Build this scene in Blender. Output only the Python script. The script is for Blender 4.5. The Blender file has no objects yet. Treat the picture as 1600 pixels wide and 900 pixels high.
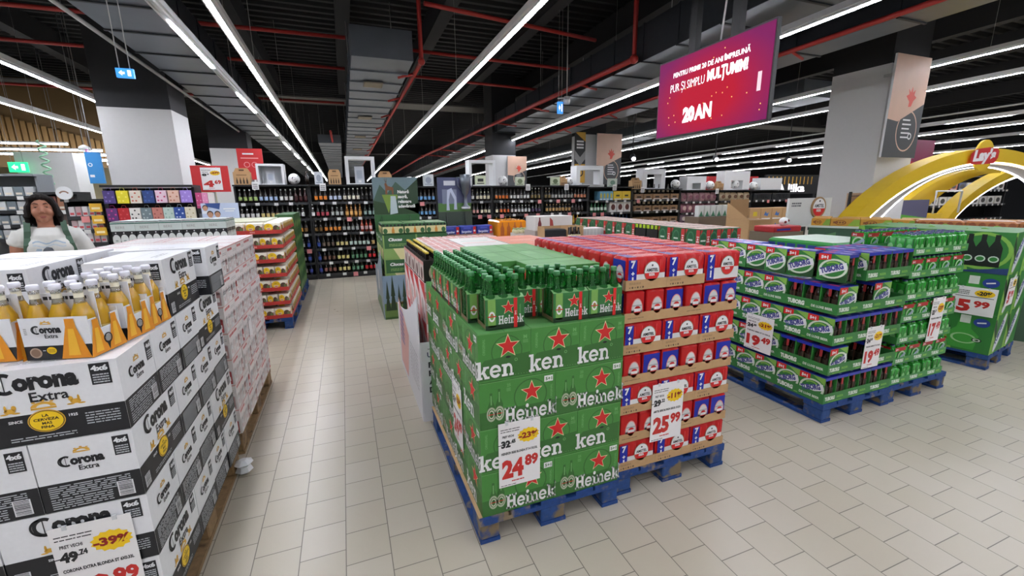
import bpy, math, random
from mathutils import Vector, Matrix
R = random.Random(7)
PI = math.pi
S = bpy.context.scene
COL = S.collection

# ---------------------------------------------------------------- camera, world, exposure
CAM_H = 1.66
cam_d = bpy.data.cameras.new('camera'); cam = bpy.data.objects.new('camera', cam_d); COL.objects.link(cam)
cam_d.sensor_width = 36.0; cam_d.lens = 672.0 / 1600 * 36.0
cam_d.clip_start = 0.05; cam_d.clip_end = 200
# rows: world axes written in camera coordinates (x right, y down, z forward)
RX = (0.93309193, -0.08785132, 0.34874288)
RY = (-0.3594532, -0.1967378, 0.91218838)
RZ = (-0.01152605, -0.97651236, -0.21515289)
M = Matrix(((RX[0], -RX[1], -RX[2], 0), (RY[0], -RY[1], -RY[2], 0), (RZ[0], -RZ[1], -RZ[2], CAM_H), (0, 0, 0, 1)))
cam.matrix_world = M
S.camera = cam
S.view_settings.view_transform = 'Standard'; S.view_settings.look = 'None'
S.view_settings.gamma = 1.0; S.view_settings.use_curve_mapping = False
S.view_settings.exposure = 1.05
LIGHT = 38.0           # emission of the ceiling tubes
S.cycles.use_denoising = True
S.cycles.max_bounces = 6; S.cycles.diffuse_bounces = 4; S.cycles.glossy_bounces = 3
S.cycles.transmission_bounces = 4; S.cycles.transparent_max_bounces = 6
S.cycles.sample_clamp_indirect = 4.0
S.cycles.caustics_reflective = False; S.cycles.caustics_refractive = False
w = bpy.data.worlds.new('world'); S.world = w; w.use_nodes = True
w.node_tree.nodes['Background'].inputs[0].default_value = (0.9, 0.95, 1.0, 1)
w.node_tree.nodes['Background'].inputs[1].default_value = 0.10

# ---------------------------------------------------------------- materials
def lin(h):
    h = h.lstrip('#')
    return tuple(((c / 12.92) if c <= 0.04045 else ((c + 0.055) / 1.055) ** 2.4) for c in (int(h[i:i + 2], 16) / 255 for i in (0, 2, 4)))
MATS = {}
def mat(name, hexc=None, rough=0.5, metal=0.0, trans=0.0, emit=None, estr=1.0, var=0.0, vscale=20.0, spec=0.5, alpha=1.0, bump=0.0, coat=0.0):
    if name in MATS: return MATS[name]
    m = bpy.data.materials.new(name); m.use_nodes = True
    nt = m.node_tree; b = nt.nodes['Principled BSDF']
    c = lin(hexc or '#888888')
    b.inputs['Base Color'].default_value = (*c, 1)
    b.inputs['Roughness'].default_value = rough; b.inputs['Metallic'].default_value = metal
    b.inputs['Transmission Weight'].default_value = trans; b.inputs['Specular IOR Level'].default_value = spec
    b.inputs['Coat Weight'].default_value = coat; b.inputs['Coat Roughness'].default_value = 0.08
    b.inputs['Alpha'].default_value = alpha
    if emit:
        b.inputs['Emission Color'].default_value = (*lin(emit), 1); b.inputs['Emission Strength'].default_value = estr
    if var > 0 or bump > 0:
        tc = nt.nodes.new('ShaderNodeTexCoord'); nz = nt.nodes.new('ShaderNodeTexNoise')
        nz.inputs['Scale'].default_value = vscale; nz.inputs['Detail'].default_value = 4
        nt.links.new(tc.outputs['Object'], nz.inputs['Vector'])
        if var > 0:
            mx = nt.nodes.new('ShaderNodeMix'); mx.data_type = 'RGBA'
            mx.inputs[6].default_value = (*[max(0, x * (1 - var)) for x in c], 1)
            mx.inputs[7].default_value = (*[min(1, x * (1 + var)) for x in c], 1)
            nt.links.new(nz.outputs['Fac'], mx.inputs[0]); nt.links.new(mx.outputs[2], b.inputs['Base Color'])
        if bump > 0:
            bp = nt.nodes.new('ShaderNodeBump'); bp.inputs['Strength'].default_value = bump; bp.inputs['Distance'].default_value = 0.01
            nt.links.new(nz.outputs['Fac'], bp.inputs['Height']); nt.links.new(bp.outputs['Normal'], b.inputs['Normal'])
    MATS[name] = m
    return m
def ink(hexc):                 # printed colours on carton and film
    return mat('print ' + hexc, hexc, 0.45, var=0.05, vscale=60)

WHITE = ink('#e8e8e8'); BLACK = ink('#15171b'); RED = ink('#cc1f1f'); YELLOW = ink('#f0c818'); GOLD = ink('#d9a83a')
NAVY = ink('#1b2a8c'); CREAM = ink('#eadfb0'); GREY = ink('#9a9a98')

def worn_paint(name, paint, wood, lo=0.52, hi=0.62):
    m = bpy.data.materials.new(name); m.use_nodes = True; nt = m.node_tree; b = nt.nodes['Principled BSDF']
    tc = nt.nodes.new('ShaderNodeTexCoord'); nz = nt.nodes.new('ShaderNodeTexNoise'); nz.inputs['Scale'].default_value = 9; nz.inputs['Detail'].default_value = 8
    oi = nt.nodes.new('ShaderNodeObjectInfo'); ad = nt.nodes.new('ShaderNodeVectorMath'); ad.operation = 'ADD'
    nt.links.new(tc.outputs['Object'], ad.inputs[0]); nt.links.new(oi.outputs['Location'], ad.inputs[1]); nt.links.new(ad.outputs[0], nz.inputs['Vector'])
    rp = nt.nodes.new('ShaderNodeValToRGB'); rp.color_ramp.elements[0].position = lo; rp.color_ramp.elements[1].position = hi
    mx = nt.nodes.new('ShaderNodeMix'); mx.data_type = 'RGBA'
    n2 = nt.nodes.new('ShaderNodeTexNoise'); n2.inputs['Scale'].default_value = 40
    m2 = nt.nodes.new('ShaderNodeMix'); m2.data_type = 'RGBA'
    m2.inputs[6].default_value = (*[x * 0.6 for x in lin(paint)], 1); m2.inputs[7].default_value = (*[x * 1.3 for x in lin(paint)], 1)
    nt.links.new(ad.outputs[0], n2.inputs['Vector']); nt.links.new(n2.outputs['Fac'], m2.inputs[0])
    nt.links.new(nz.outputs['Fac'], rp.inputs[0]); nt.links.new(rp.outputs[0], mx.inputs[0]); nt.links.new(m2.outputs[2], mx.inputs[6])
    mx.inputs[7].default_value = (*lin(wood), 1)
    nt.links.new(mx.outputs[2], b.inputs['Base Color']); b.inputs['Roughness'].default_value = 0.7
    MATS[name] = m
    return m
PAL_BLUE = worn_paint('worn blue pallet paint', '#163f7c', '#84745a', 0.58, 0.68)
PAL_WOOD = worn_paint('weathered pallet wood', '#8a6f4e', '#5b4630')
BLOCK_WOOD = worn_paint('scuffed pallet block', '#1e447c', '#75654c', 0.5, 0.6)
KRAFT = mat('kraft cardboard', '#b8946a', 0.8, var=0.08, vscale=40)
STEEL = mat('galvanised duct steel', '#6f767e', 0.4, 0.75, var=0.15, vscale=3)
DARK = mat('dark painted steel', '#25272a', 0.6, var=0.1)
BLK = mat('black shelf metal', '#101113', 0.5, var=0.1)
PIPE = mat('red sprinkler pipe', '#a52b27', 0.45, var=0.1)
WHT = mat('white painted metal', '#dcdee0', 0.45, var=0.03)
LED = mat('white light tube', '#ffffff', 0.5, emit='#f4f6ff', estr=LIGHT)
LED3 = mat('dim white tube', '#ffffff', 0.5, emit='#f4f6ff', estr=7.0)
LED2 = mat('white arch tube light', '#ffffff', 0.5, emit='#eef0ff', estr=4.0)

# ---------------------------------------------------------------- mesh builder
class MB:
    def __init__(s): s.v = []; s.f = []; s.mi = []; s.ms = []; s.sm = []
    def mx(s, m):
        if m not in s.ms: s.ms.append(m)
        return s.ms.index(m)
    def face(s, pts, m, smooth=False):
        n = len(s.v); s.v.extend(tuple(p) for p in pts); s.f.append(tuple(range(n, n + len(pts)))); s.mi.append(s.mx(m)); s.sm.append(smooth)
    def grid(s, vs, fs, m, smooth=False):
        n = len(s.v); s.v.extend(tuple(p) for p in vs); k = s.mx(m)
        for f in fs: s.f.append(tuple(n + i for i in f)); s.mi.append(k); s.sm.append(smooth)
    def box(s, x0, y0, z0, x1, y1, z1, m, skip=''):
        vs = [(x0, y0, z0), (x1, y0, z0), (x1, y1, z0), (x0, y1, z0), (x0, y0, z1), (x1, y0, z1), (x1, y1, z1), (x0, y1, z1)]
        fs = {'d': (3, 2, 1, 0), 'u': (4, 5, 6, 7), 'f': (0, 1, 5, 4), 'r': (1, 2, 6, 5), 'b': (2, 3, 7, 6), 'l': (3, 0, 4, 7)}
        s.grid(vs, [f for k, f in fs.items() if k not in skip], m)
    def cbox(s, x0, y0, z0, x1, y1, z1, m, c=0.01, mtop=None):   # box with chamfered edges (soft film packs)
        def ring(z, i): return [(x0 + i + c, y0 + i, z), (x1 - i - c, y0 + i, z), (x1 - i, y0 + i + c, z), (x1 - i, y1 - i - c, z), (x1 - i - c, y1 - i, z), (x0 + i + c, y1 - i, z), (x0 + i, y1 - i - c, z), (x0 + i, y0 + i + c, z)]
        rs = ring(z0, c * .6) + ring(z0 + c, 0) + ring(z1 - c, 0) + ring(z1, c)
        fs = []
        for k in range(3):
            for i in range(8): fs.append((k * 8 + i, k * 8 + (i + 1) % 8, k * 8 + 8 + (i + 1) % 8, k * 8 + 8 + i))
        fs.append(tuple(range(7, -1, -1)))
        s.grid(rs, fs, m); s.face(ring(z1, c), mtop or m)
    def scallop(s, x0, y0, z0, x1, y1, z1, m, nx, ny, dep=.007, c=.012, mtop=None):   # film pack: sides bulge over each can
        def outline(i):
            a0, b0, a1, b1 = x0 + i, y0 + i, x1 - i, y1 - i; out = []
            for (p, q, r_, t), n in (((a0, b0, a1, b0), nx), ((a1, b0, a1, b1), ny), ((a1, b1, a0, b1), nx), ((a0, b1, a0, b0), ny)):
                for k in range(n):
                    for w_ in (.02, .2, .5, .8, .98):
                        u = (k + w_) / n; dd = dep * (1 - math.sin(PI * w_) ** .6); L = math.hypot(r_ - p, t - q)
                        if (k == 0 and w_ < .1) or (k == n - 1 and w_ > .9): dd = dep * .9; u = .03 if k == 0 and w_ < .1 else .97
                        nxv, nyv = -(t - q) / L, (r_ - p) / L; out.append((p + (r_ - p) * u + nxv * dd, q + (t - q) * u + nyv * dd))
            return out
        rs = [[(a, b, z) for a, b in outline(i)] for i, z in ((c * .7, z0), (0, z0 + c), (0, z1 - c), (c * .4, z1 - c * .35), (c * 1.1, z1))]; n = len(rs[0])
        s.grid(sum(rs, []), [(k * n + i, k * n + (i + 1) % n, k * n + n + (i + 1) % n, k * n + n + i) for k in range(4) for i in range(n)], m, True)
        s.face(rs[-1], mtop or m); s.face(rs[0][::-1], m)
    def lathe(s, prof, cx=0, cy=0, cz=0, n=12, smooth=True, cap=True):
        # prof: list of (r, z, material for the band that starts here)
        base = len(s.v)
        for r, z, _ in prof:
            for i in range(n):
                a = 2 * PI * i / n; s.v.append((cx + r * math.cos(a), cy + r * math.sin(a), cz + z))
        for k in range(len(prof) - 1):
            m = s.mx(prof[k][2])
            for i in range(n):
                j = (i + 1) % n
                s.f.append((base + k * n + i, base + k * n + j, base + k * n + n + j, base + k * n + n + i)); s.mi.append(m); s.sm.append(smooth)
        if cap:
            s.f.append(tuple(base + i for i in range(n - 1, -1, -1))); s.mi.append(s.mx(prof[0][2])); s.sm.append(False)
            q = base + (len(prof) - 1) * n
            s.f.append(tuple(q + i for i in range(n))); s.mi.append(s.mx(prof[-1][2])); s.sm.append(False)
    def tube(s, pts, r, m, n=8, radii=None, smooth=True):
        pts = [Vector(p) for p in pts]; base = len(s.v); up = Vector((0, 0, 1)); k = s.mx(m)
        for i, p in enumerate(pts):
            d = (pts[min(i + 1, len(pts) - 1)] - pts[max(i - 1, 0)]).normalized()
            a = d.cross(up if abs(d.z) < .95 else Vector((1, 0, 0))).normalized(); b = d.cross(a)
            rr = radii[i] if radii else r
            for j in range(n):
                t = 2 * PI * j / n; s.v.append(tuple(p + a * rr * math.cos(t) + b * rr * math.sin(t)))
        for i in range(len(pts) - 1):
            for j in range(n):
                q = (j + 1) % n
                s.f.append((base + i * n + q, base + i * n + j, base + i * n + n + j, base + i * n + n + q)); s.mi.append(k); s.sm.append(smooth)
        s.f.append(tuple(base + j for j in range(n))); s.mi.append(k); s.sm.append(False)
        q = base + (len(pts) - 1) * n; s.f.append(tuple(q + j for j in range(n - 1, -1, -1))); s.mi.append(k); s.sm.append(False)
    def ball(s, c, r, m, n=16, k=10, sc=(1, 1, 1)):
        base = len(s.v); mi = s.mx(m)
        for i in range(k + 1):
            t = PI * i / k
            for j in range(n):
                a = 2 * PI * j / n
                s.v.append((c[0] + r * sc[0] * math.sin(t) * math.cos(a), c[1] + r * sc[1] * math.sin(t) * math.sin(a), c[2] - r * sc[2] * math.cos(t)))
        for i in range(k):
            for j in range(n):
                q = (j + 1) % n; s.f.append((base + i * n + j, base + i * n + q, base + i * n + n + q, base + i * n + n + j)); s.mi.append(mi); s.sm.append(True)
    def prism(s, poly, fr, th, m, side=None):      # 2D outline given thickness along the frame's normal
        O, U, V, N = fr
        a = [O + U * x + V * y for x, y in poly]; b = [p + N * th for p in a]; n = len(a); base = len(s.v)
        s.v.extend(tuple(p) for p in a + b); k = s.mx(m); ks = s.mx(side or m)
        s.f.append(tuple(base + i for i in range(n - 1, -1, -1))); s.mi.append(k); s.sm.append(False)
        s.f.append(tuple(base + n + i for i in range(n))); s.mi.append(k); s.sm.append(False)
        for i in range(n):
            j = (i + 1) % n; s.f.append((base + i, base + j, base + n + j, base + n + i)); s.mi.append(ks); s.sm.append(False)
    def pr(s, fr, shape, x, y, sx, m, lift=1, sy=None, rot=0, shear=0):   # print a flat shape on a face
        O, U, V, N = fr; sy = sx if sy is None else sy; vs, fs = shape; c, q = math.cos(rot), math.sin(rot); out = []
        for a, b in vs:
            a = a * sx + shear * b * sy; b = b * sy
            a, b = a * c - b * q, a * q + b * c
            out.append(O + U * (x + a) + V * (y + b) + N * (0.0007 * lift))
        s.grid(out, fs, m)
    def mesh(s, name):
        me = bpy.data.meshes.new(name); me.from_pydata(s.v, [], s.f)
        for m in s.ms: me.materials.append(m)
        me.polygons.foreach_set('material_index', s.mi); me.polygons.foreach_set('use_smooth', s.sm); me.update()
        return me
def FR(O, U, V):
    U = Vector(U).normalized(); V = Vector(V).normalized(); return (Vector(O), U, V, U.cross(V))
def faces_of(x0, y0, z0, x1, y1, z1):
    return dict(f=FR((x0, y0, z0), (1, 0, 0), (0, 0, 1)), r=FR((x1, y0, z0), (0, 1, 0), (0, 0, 1)), b=FR((x1, y1, z0), (-1, 0, 0), (0, 0, 1)),
                l=FR((x0, y1, z0), (0, -1, 0), (0, 0, 1)), u=FR((x0, y0, z1), (1, 0, 0), (0, 1, 0)))

# ---------------------------------------------------------------- flat shapes (verts, faces)
def poly(pts): return (pts, [tuple(range(len(pts)))])
def rect(x0=0, y0=0, x1=1, y1=1): return poly([(x0, y0), (x1, y0), (x1, y1), (x0, y1)])
def disc(n=20, rx=1, ry=1): return poly([(rx * math.cos(2 * PI * i / n), ry * math.sin(2 * PI * i / n)) for i in range(n)])
def ring(r=0.8, n=24, rx=1, ry=1, a0=0, a1=2 * PI):
    vs = []; fs = []
    for i in range(n + 1):
        a = a0 + (a1 - a0) * i / n; vs += [(rx * math.cos(a), ry * math.sin(a)), (r * rx * math.cos(a), r * ry * math.sin(a))]
    for i in range(n): fs.append((2 * i, 2 * i + 2, 2 * i + 3, 2 * i + 1))
    return vs, fs
def star(n=5, k=0.42):
    vs = [(0, 0)]
    for i in range(2 * n):
        a = PI / 2 + PI * i / n; r = 1 if i % 2 == 0 else k; vs.append((r * math.cos(a), r * math.sin(a)))
    return vs, [(0, 1 + i, 1 + (i + 1) % (2 * n)) for i in range(2 * n)]
def join(*sh):
    vs = []; fs = []
    for v, f in sh:
        n = len(vs); vs += v; fs += [tuple(n + i for i in q) for q in f]
    return vs, fs
def mv(sh, x, y, sx=1, sy=None):
    sy = sx if sy is None else sy
    return [(a * sx + x, b * sy + y) for a, b in sh[0]], sh[1]
RECT, DISC, STAR, RING = rect(), disc(), star(), ring()
BURST = star(14, 0.86)
TC = {}
def text(t, bold=0.0, squash=1.0):
    """flat lettering, cap height 1, starting at x = 0; returns (shape, width)"""
    key = (t, bold, squash)
    if key in TC: return TC[key]
    c = bpy.data.curves.new('lettering', 'FONT'); c.body = t; c.size = 1.0; c.offset = bold; c.resolution_u = 2; c.fill_mode = 'FRONT'
    o = bpy.data.objects.new('lettering', c); COL.objects.link(o)
    dg = bpy.context.evaluated_depsgraph_get(); dg.update(); e = o.evaluated_get(dg); me = e.to_mesh()
    k = 1 / 0.727
    vs = [(v.co.x * k * squash, v.co.y * k) for v in me.vertices]; fs = [tuple(p.vertices) for p in me.polygons]
    e.to_mesh_clear(); bpy.data.objects.remove(o); bpy.data.curves.remove(c)
    x0 = min((a for a, b in vs), default=0); vs = [(a - x0, b) for a, b in vs]
    TC[key] = ((vs, fs), max((a for a, b in vs), default=0))
    return TC[key]
def word(mb, fr, t, x, y, h, m, lift=1, bold=0.02, width=None, center=False, rot=0, shear=0):
    sh, wd = text(t, bold); sx = h if width is None else width / max(wd, 1e-6)
    if center: x = x - wd * sx / 2
    mb.pr(fr, sh, x, y, sx, m, lift, sy=h, rot=rot, shear=shear)
def scribble(mb, fr, x0, y0, x1, y1, rows, m, lift=1, seed=1, fill=0.55):   # unreadable small print: broken hairlines
    rr = random.Random(seed); h = (y1 - y0) / rows
    for i in range(rows):
        x = x0
        while x < x1:
            L = rr.uniform(.06, .25) * (x1 - x0); e = min(x1, x + L)
            mb.pr(fr, rect(x, y0 + i * h, e, y0 + i * h + h * fill), 0, 0, 1, m, lift); x = e + rr.uniform(.015, .04) * (x1 - x0)
# slab-serif letters for the beer cases, cap height 1
def slab(t):
    def R_(*a): return rect(*a)
    G = {
        'H': (join(R_(.1, 0, .32, 1), R_(.62, 0, .84, 1), R_(.3, .42, .64, .6), R_(0, 0, .42, .14), R_(0, .86, .42, 1), R_(.52, 0, .94, .14), R_(.52, .86, .94, 1)), .98),
        'e': (join(mv(ring(.55, 20, a0=.0, a1=1.8 * PI), .36, .36, .36, .37), R_(.06, .3, .7, .42)), .76),
        'i': (join(R_(.1, 0, .3, .7), R_(0, 0, .4, .13), R_(0, .57, .3, .7), mv(DISC, .2, .88, .13)), .44),
        'n': (join(R_(.1, 0, .3, .7), R_(0, 0, .38, .13), R_(0, .57, .3, .7), mv(ring(.5, 10, a0=0, a1=PI), .42, .4, .26, .32), R_(.55, 0, .68, .42), R_(.48, 0, .76, .13)), .8),
        'k': (join(R_(.1, 0, .3, 1), R_(0, 0, .38, .13), R_(0, .87, .3, 1), ([(.28, .3), (.46, .3), (.72, .7), (.5, .7)], [(0, 1, 2, 3)]), ([(.34, .42), (.48, .5), (.76, 0), (.54, 0)], [(0, 3, 2, 1)]), R_(.5, 0, .82, .13), R_(.44, .58, .8, .7)), .84),
        'l': (join(R_(.1, 0, .3, 1), R_(0, 0, .4, .13), R_(0, .87, .3, 1)), .42),
    }
    x = 0; parts = []
    for ch in t:
        sh, a = G[ch]; parts.append(mv(sh, x, 0)); x += a
    return join(*parts), x
CROWN = join(mv(ring(.55, 12, a0=0, a1=PI), 0, .1, .5, .5), rect(-.5, -.12, .5, .06), mv(DISC, 0, .72, .1), mv(DISC, -.35, .58, .08), mv(DISC, .35, .58, .08))

# ---------------------------------------------------------------- objects
ORD = ['first', 'second', 'third', 'fourth', 'fifth', 'sixth', 'seventh', 'eighth', 'ninth', 'tenth', 'eleventh', 'twelfth', 'thirteenth', 'fourteenth', 'fifteenth', 'sixteenth']
def link(name, me, parent=None, loc=(0, 0, 0), rz=0.0):
    o = bpy.data.objects.new(name, me); COL.objects.link(o); o.location = loc; o.rotation_euler = (0, 0, rz)
    if parent is not None: o.parent = parent
    return o
def tag(o, label=None, cat=None, group=None, kind=None):
    for k, v in (('label', label), ('category', cat), ('group', group), ('kind', kind)):
        if v: o[k] = v
    return o
class Proto:                      # a thing with its parts; every placement is a set of separate objects
    def __init__(s, name, mesh=None, kids=()): s.name = name; s.mesh = mesh; s.kids = list(kids)
    def kid(s, name, mesh, loc=(0, 0, 0), label=None, kids=()):
        s.kids.append((name, mesh, loc, label, list(kids))); return s
    def place(s, label, cat, group=None, loc=(0, 0, 0), rz=0.0, rx=0.0, ry=0.0):
        o = link(s.name, s.mesh, None, loc, rz); tag(o, label, cat, group); o.rotation_euler = (rx, ry, rz)
        s._k(o, s.kids); return o
    def _k(s, par, kids):
        for name, me, loc, lab, sub in kids:
            c = link(name, me, par, loc); tag(c, lab); s._k(c, sub)
def one(name, mb, label, cat, group=None, loc=(0, 0, 0), rz=0.0):
    return tag(link(name, mb.mesh(name), None, loc, rz), label, cat, group)
def empty(name, label, cat, group=None, loc=(0, 0, 0), rz=0.0):
    return tag(link(name, None, None, loc, rz), label, cat, group)
def part(name, mb, parent, label=None, loc=(0, 0, 0)):
    o = link(name, mb.mesh(name), parent, loc); return tag(o, label)
def struct(name, mb, loc=(0, 0, 0), rz=0):
    return tag(link(name, mb.mesh(name), None, loc, rz), kind='structure')
# ================================================================ SETTING
TILT = 0.021                       # the whole ceiling falls gently towards the back of the shop
def tz(z, y): return z - TILT * y
def tilt(mb): mb.v = [(x, y, tz(z, y)) for x, y, z in mb.v]; return mb

fm = bpy.data.materials.new('pale floor tiles'); fm.use_nodes = True; nt = fm.node_tree; b = nt.nodes['Principled BSDF']
tc = nt.nodes.new('ShaderNodeTexCoord'); sp = nt.nodes.new('ShaderNodeSeparateXYZ'); cb = nt.nodes.new('ShaderNodeCombineXYZ')
nt.links.new(tc.outputs['Object'], sp.inputs[0])
def madd(sock, val):
    n = nt.nodes.new('ShaderNodeMath'); n.operation = 'ADD'; n.inputs[1].default_value = val; nt.links.new(sock, n.inputs[0]); return n.outputs[0]
nt.links.new(madd(sp.outputs['Y'], -1.921 + 0.2035 * 60), cb.inputs[0]); nt.links.new(madd(sp.outputs['X'], 0.133 + 0.2013 * 100), cb.inputs[1])
bk = nt.nodes.new('ShaderNodeTexBrick'); bk.offset = 0.5; bk.offset_frequency = 2
bk.inputs['Scale'].default_value = 1.0; bk.inputs['Brick Width'].default_value = 0.2035; bk.inputs['Row Height'].default_value = 0.2013
bk.inputs['Mortar Size'].default_value = 0.0022; bk.inputs['Mortar Smooth'].default_value = 0.2; bk.inputs['Bias'].default_value = -0.3
bk.inputs['Color1'].default_value = (*lin('#b3ab9a'), 1); bk.inputs['Color2'].default_value = (*lin('#bbb3a5'), 1); bk.inputs['Mortar'].default_value = (*lin('#6b655c'), 1)
nt.links.new(cb.outputs[0], bk.inputs['Vector'])
nz = nt.nodes.new('ShaderNodeTexNoise'); nz.inputs['Scale'].default_value = 1.3; nz.inputs['Detail'].default_value = 6; nt.links.new(tc.outputs['Object'], nz.inputs['Vector'])
mr = nt.nodes.new('ShaderNodeMapRange'); mr.inputs[3].default_value = 0.24; mr.inputs[4].default_value = 0.36; nt.links.new(nz.outputs['Fac'], mr.inputs[0]); nt.links.new(mr.outputs[0], b.inputs['Roughness'])
nt.links.new(bk.outputs['Color'], b.inputs['Base Color'])
bp = nt.nodes.new('ShaderNodeBump'); bp.inputs['Strength'].default_value = 0.15; bp.inputs['Distance'].default_value = 0.002; bp.invert = True
nt.links.new(bk.outputs['Fac'], bp.inputs['Height']); nt.links.new(bp.outputs['Normal'], b.inputs['Normal'])
mb = MB(); mb.box(-16, -7, -0.2, 34, 40, 0, fm); struct('floor', mb)

DECK = mat('dark ceiling deck', '#212326', 0.7, 0.2, var=0.15, vscale=2)
CONC = mat('dark painted concrete', '#26272a', 0.8, var=0.12, vscale=3)
mb = MB(); y = -7.0; pts = []
while y < 40:
    pts += [(y, 5.2), (y + .11, 5.2), (y + .14, 5.12), (y + .22, 5.12)]; y += .25
for (a, za), (c, zc) in zip(pts, pts[1:]): mb.face([(-16, a, tz(za, a)), (-16, c, tz(zc, c)), (34, c, tz(zc, c)), (34, a, tz(za, a))], DECK)
mb.face([(-16, -7, 5.6), (34, -7, 5.6), (34, 40, 4.6), (-16, 40, 4.6)], DECK)
struct('ceiling', mb)
for i, x in enumerate((-5.2, -3.1, -1.55, .15, 1.75, 3.4, 5.1, 7.0, 9.2, 11.5, 14, 17, 20)):
    mb = MB(); mb.box(x, -7, 4.72, x + .22, 13.85, 5.14, CONC); tilt(mb); struct('ceiling_beam', mb)
mb = MB(); mb.box(-16, 13.9, 4.62, 34, 14.5, 5.15, CONC); tilt(mb); mb = MB(); mb.box(-16, 13.8, 4.575, 34, 14.6, 4.619, mat('pale beam flange', '#666664', .6, var=.1)); tilt(mb); struct('ceiling_beam', mb)
mb = MB(); mb.box(-16, 27, 4.55, 34, 27.5, 5.15, CONC); tilt(mb); struct('ceiling_beam', mb)
WALLD = mat('dark back wall', '#2c2d30', 0.8, var=0.1); WALLW = mat('white wall paint', '#c8c8c8', 0.7, var=0.03)
mb = MB(); mb.box(-16, 39.8, 0, 34, 40, 5.4, WALLD); struct('wall_back', mb)
mb = MB(); mb.box(-16.2, -7, 0, -16, 40, 5.6, WALLD); struct('wall_left', mb)
mb = MB(); mb.box(34, -7, 0, 34.2, 40, 5.6, WALLD); struct('wall_right', mb)
mb = MB(); mb.box(-16, -7.2, 0, 34, -7, 5.6, WALLW); struct('wall_front', mb)

# ---- strip lights: a long housing, its tube(s) and thin cables up to the deck
def strip(x, y0, y1, label, z=3.4, dashes=None, cab=3.0, wid=.042):
    t = empty('strip_light', label, 'strip light', 'long ceiling strip lights', (x, y0, tz(z, y0)))
    m = MB(); m.box(-.055, 0, .012, .055, y1 - y0, .07, WHT); m.box(-.03, 0, -.014, -wid / 2 - .0005, y1 - y0, .0118, WHT); m.box(wid / 2 + .0005, 0, -.014, .03, y1 - y0, .0118, WHT); m.v = [(a, q, c - TILT * q) for a, q, c in m.v]; part('housing', m, t)
    for a, c in (dashes or [(y0, y1)]):
        m = MB(); a -= y0; c -= y0; m.box(-wid / 2, a, -.02, wid / 2, c, .0119, LED); m.v = [(p, q, r - TILT * q) for p, q, r in m.v]; part('light_tube', m, t)
    q = max(y0, 0) + 1.0 - y0
    while q < min(y1, 22) - y0:
        m = MB(); m.tube([(0, q, .07 - TILT * q), (0, q, 5.11 - z - TILT * q)], .003, GREY, 4); part('suspension_cable', m, t); q += cab
    return t
strip(7.2, -6.8, 2.45, 'added fill strip light, out of view at the right over the foreground floor')  # extra row out of view, added to brighten the foreground
strip(-6.3, -6.8, 7.5, 'added fill strip light, out of view at the far left')  # unseen row added to fill in light on the stacks' sides
strip(-.93, -6.8, 34, 'long continuous strip light running above the left side of the tiled aisle')
strip(1.8, -6.8, 34, 'long continuous strip light above the green and red beer stacks, running to the far shelves')
strip(4.66, -6.8, 34, 'long continuous strip light passing behind the hanging magenta screen')
strip(9.23, -6.8, 33, 'upper long strip light passing behind the big right pillar and the magenta screen', z=3.72)
strip(11.25, -6.8, 33, 'second long strip light behind the big right pillar, just below the upper one', z=3.72)
strip(-3.6, -6.8, 12.5, 'upper left strip light ending at the white pillar above the gift bags')
strip(-5.0, 3, 26, 'strip light below the upper left one, passing behind the white pillar')
strip(16.4, 2, 32, 'long far strip light right of the wooden pillar banner, above the yellow arch')
strip(24, 4, 32, 'lowest far strip light right of the wooden banner, just over the yellow arch')
strip(-1.38, 4.0, 33, 'trunking with separate short lit tubes beside the left air duct', dashes=[(2.6 + 2.85 * k, 3.98 + 2.85 * k) for k in range(1, 11)])
strip(14.4, 2.5, 30, 'row of short separate tubes, upper of the dashed rows right of the wooden banner', dashes=[(3.3 + 2.33 * k, 4.45 + 2.33 * k) for k in range(0, 11)], cab=6)
strip(19.5, 3, 31, 'row of short separate tubes, lower of the dashed rows right of the wooden banner', dashes=[(3.6 + 2.33 * k, 5.0 + 2.33 * k) for k in range(0, 11)], cab=6)

# ---- ducts
def duct(x0, x1, z0, z1, y0, y1, label, grilles=(), seam=.62, side=None):
    t = empty('air_duct', label, 'air duct', None, (x0, y0, tz(z0, y0)))
    m = MB(); m.box(0, 0, 0, x1 - x0, y1 - y0, z1 - z0, STEEL if side is None else side)
    if side is not None: m.box(.002, 0, -.004, x1 - x0 - .002, y1 - y0, -.0005, STEEL)
    q = seam
    while q < y1 - y0:
        m.box(-.012, q, -.018, x1 - x0 + .012, q + .03, z1 - z0 + .012, STEEL if side is None else side); q += seam
    m.v = [(a, b_, c - TILT * b_) for a, b_, c in m.v]; part('duct_body', m, t)
    for g in grilles:
        m = MB(); g -= y0; m.box(.25 * (x1 - x0), g, -.03, .62 * (x1 - x0), g + .32, -.018, mat('grille', '#7b7468', .6))
        for k in range(7): m.box(.27 * (x1 - x0), g + .03 + k * .04, -.036, .6 * (x1 - x0), g + .045 + k * .04, -.03, mat('grille slats', '#a49a86', .5))
        m.v = [(a, b_, c - TILT * b_) for a, b_, c in m.v]; part('vent_grille', m, t)
    for k in range(2, int(min(y1, 22) - y0), 4):
        for xx in (.03, x1 - x0 - .03):
            m = MB(); m.tube([(xx, k, z1 - z0 + .01 - TILT * k), (xx, k, 5.1 - z0 - TILT * k)], .006, GREY, 4); part('hanger_rod', m, t)
    return t
DSIDE = mat('dark duct side', '#2f3338', .5, .4, var=.15)  # duct boxes darker than the steel sheet on their underside
duct(-2.2, -1.52, 3.55, 3.98, -5, 33, 'long ribbed air duct at upper left above the strip lights', seam=.75, side=DSIDE)
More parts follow.
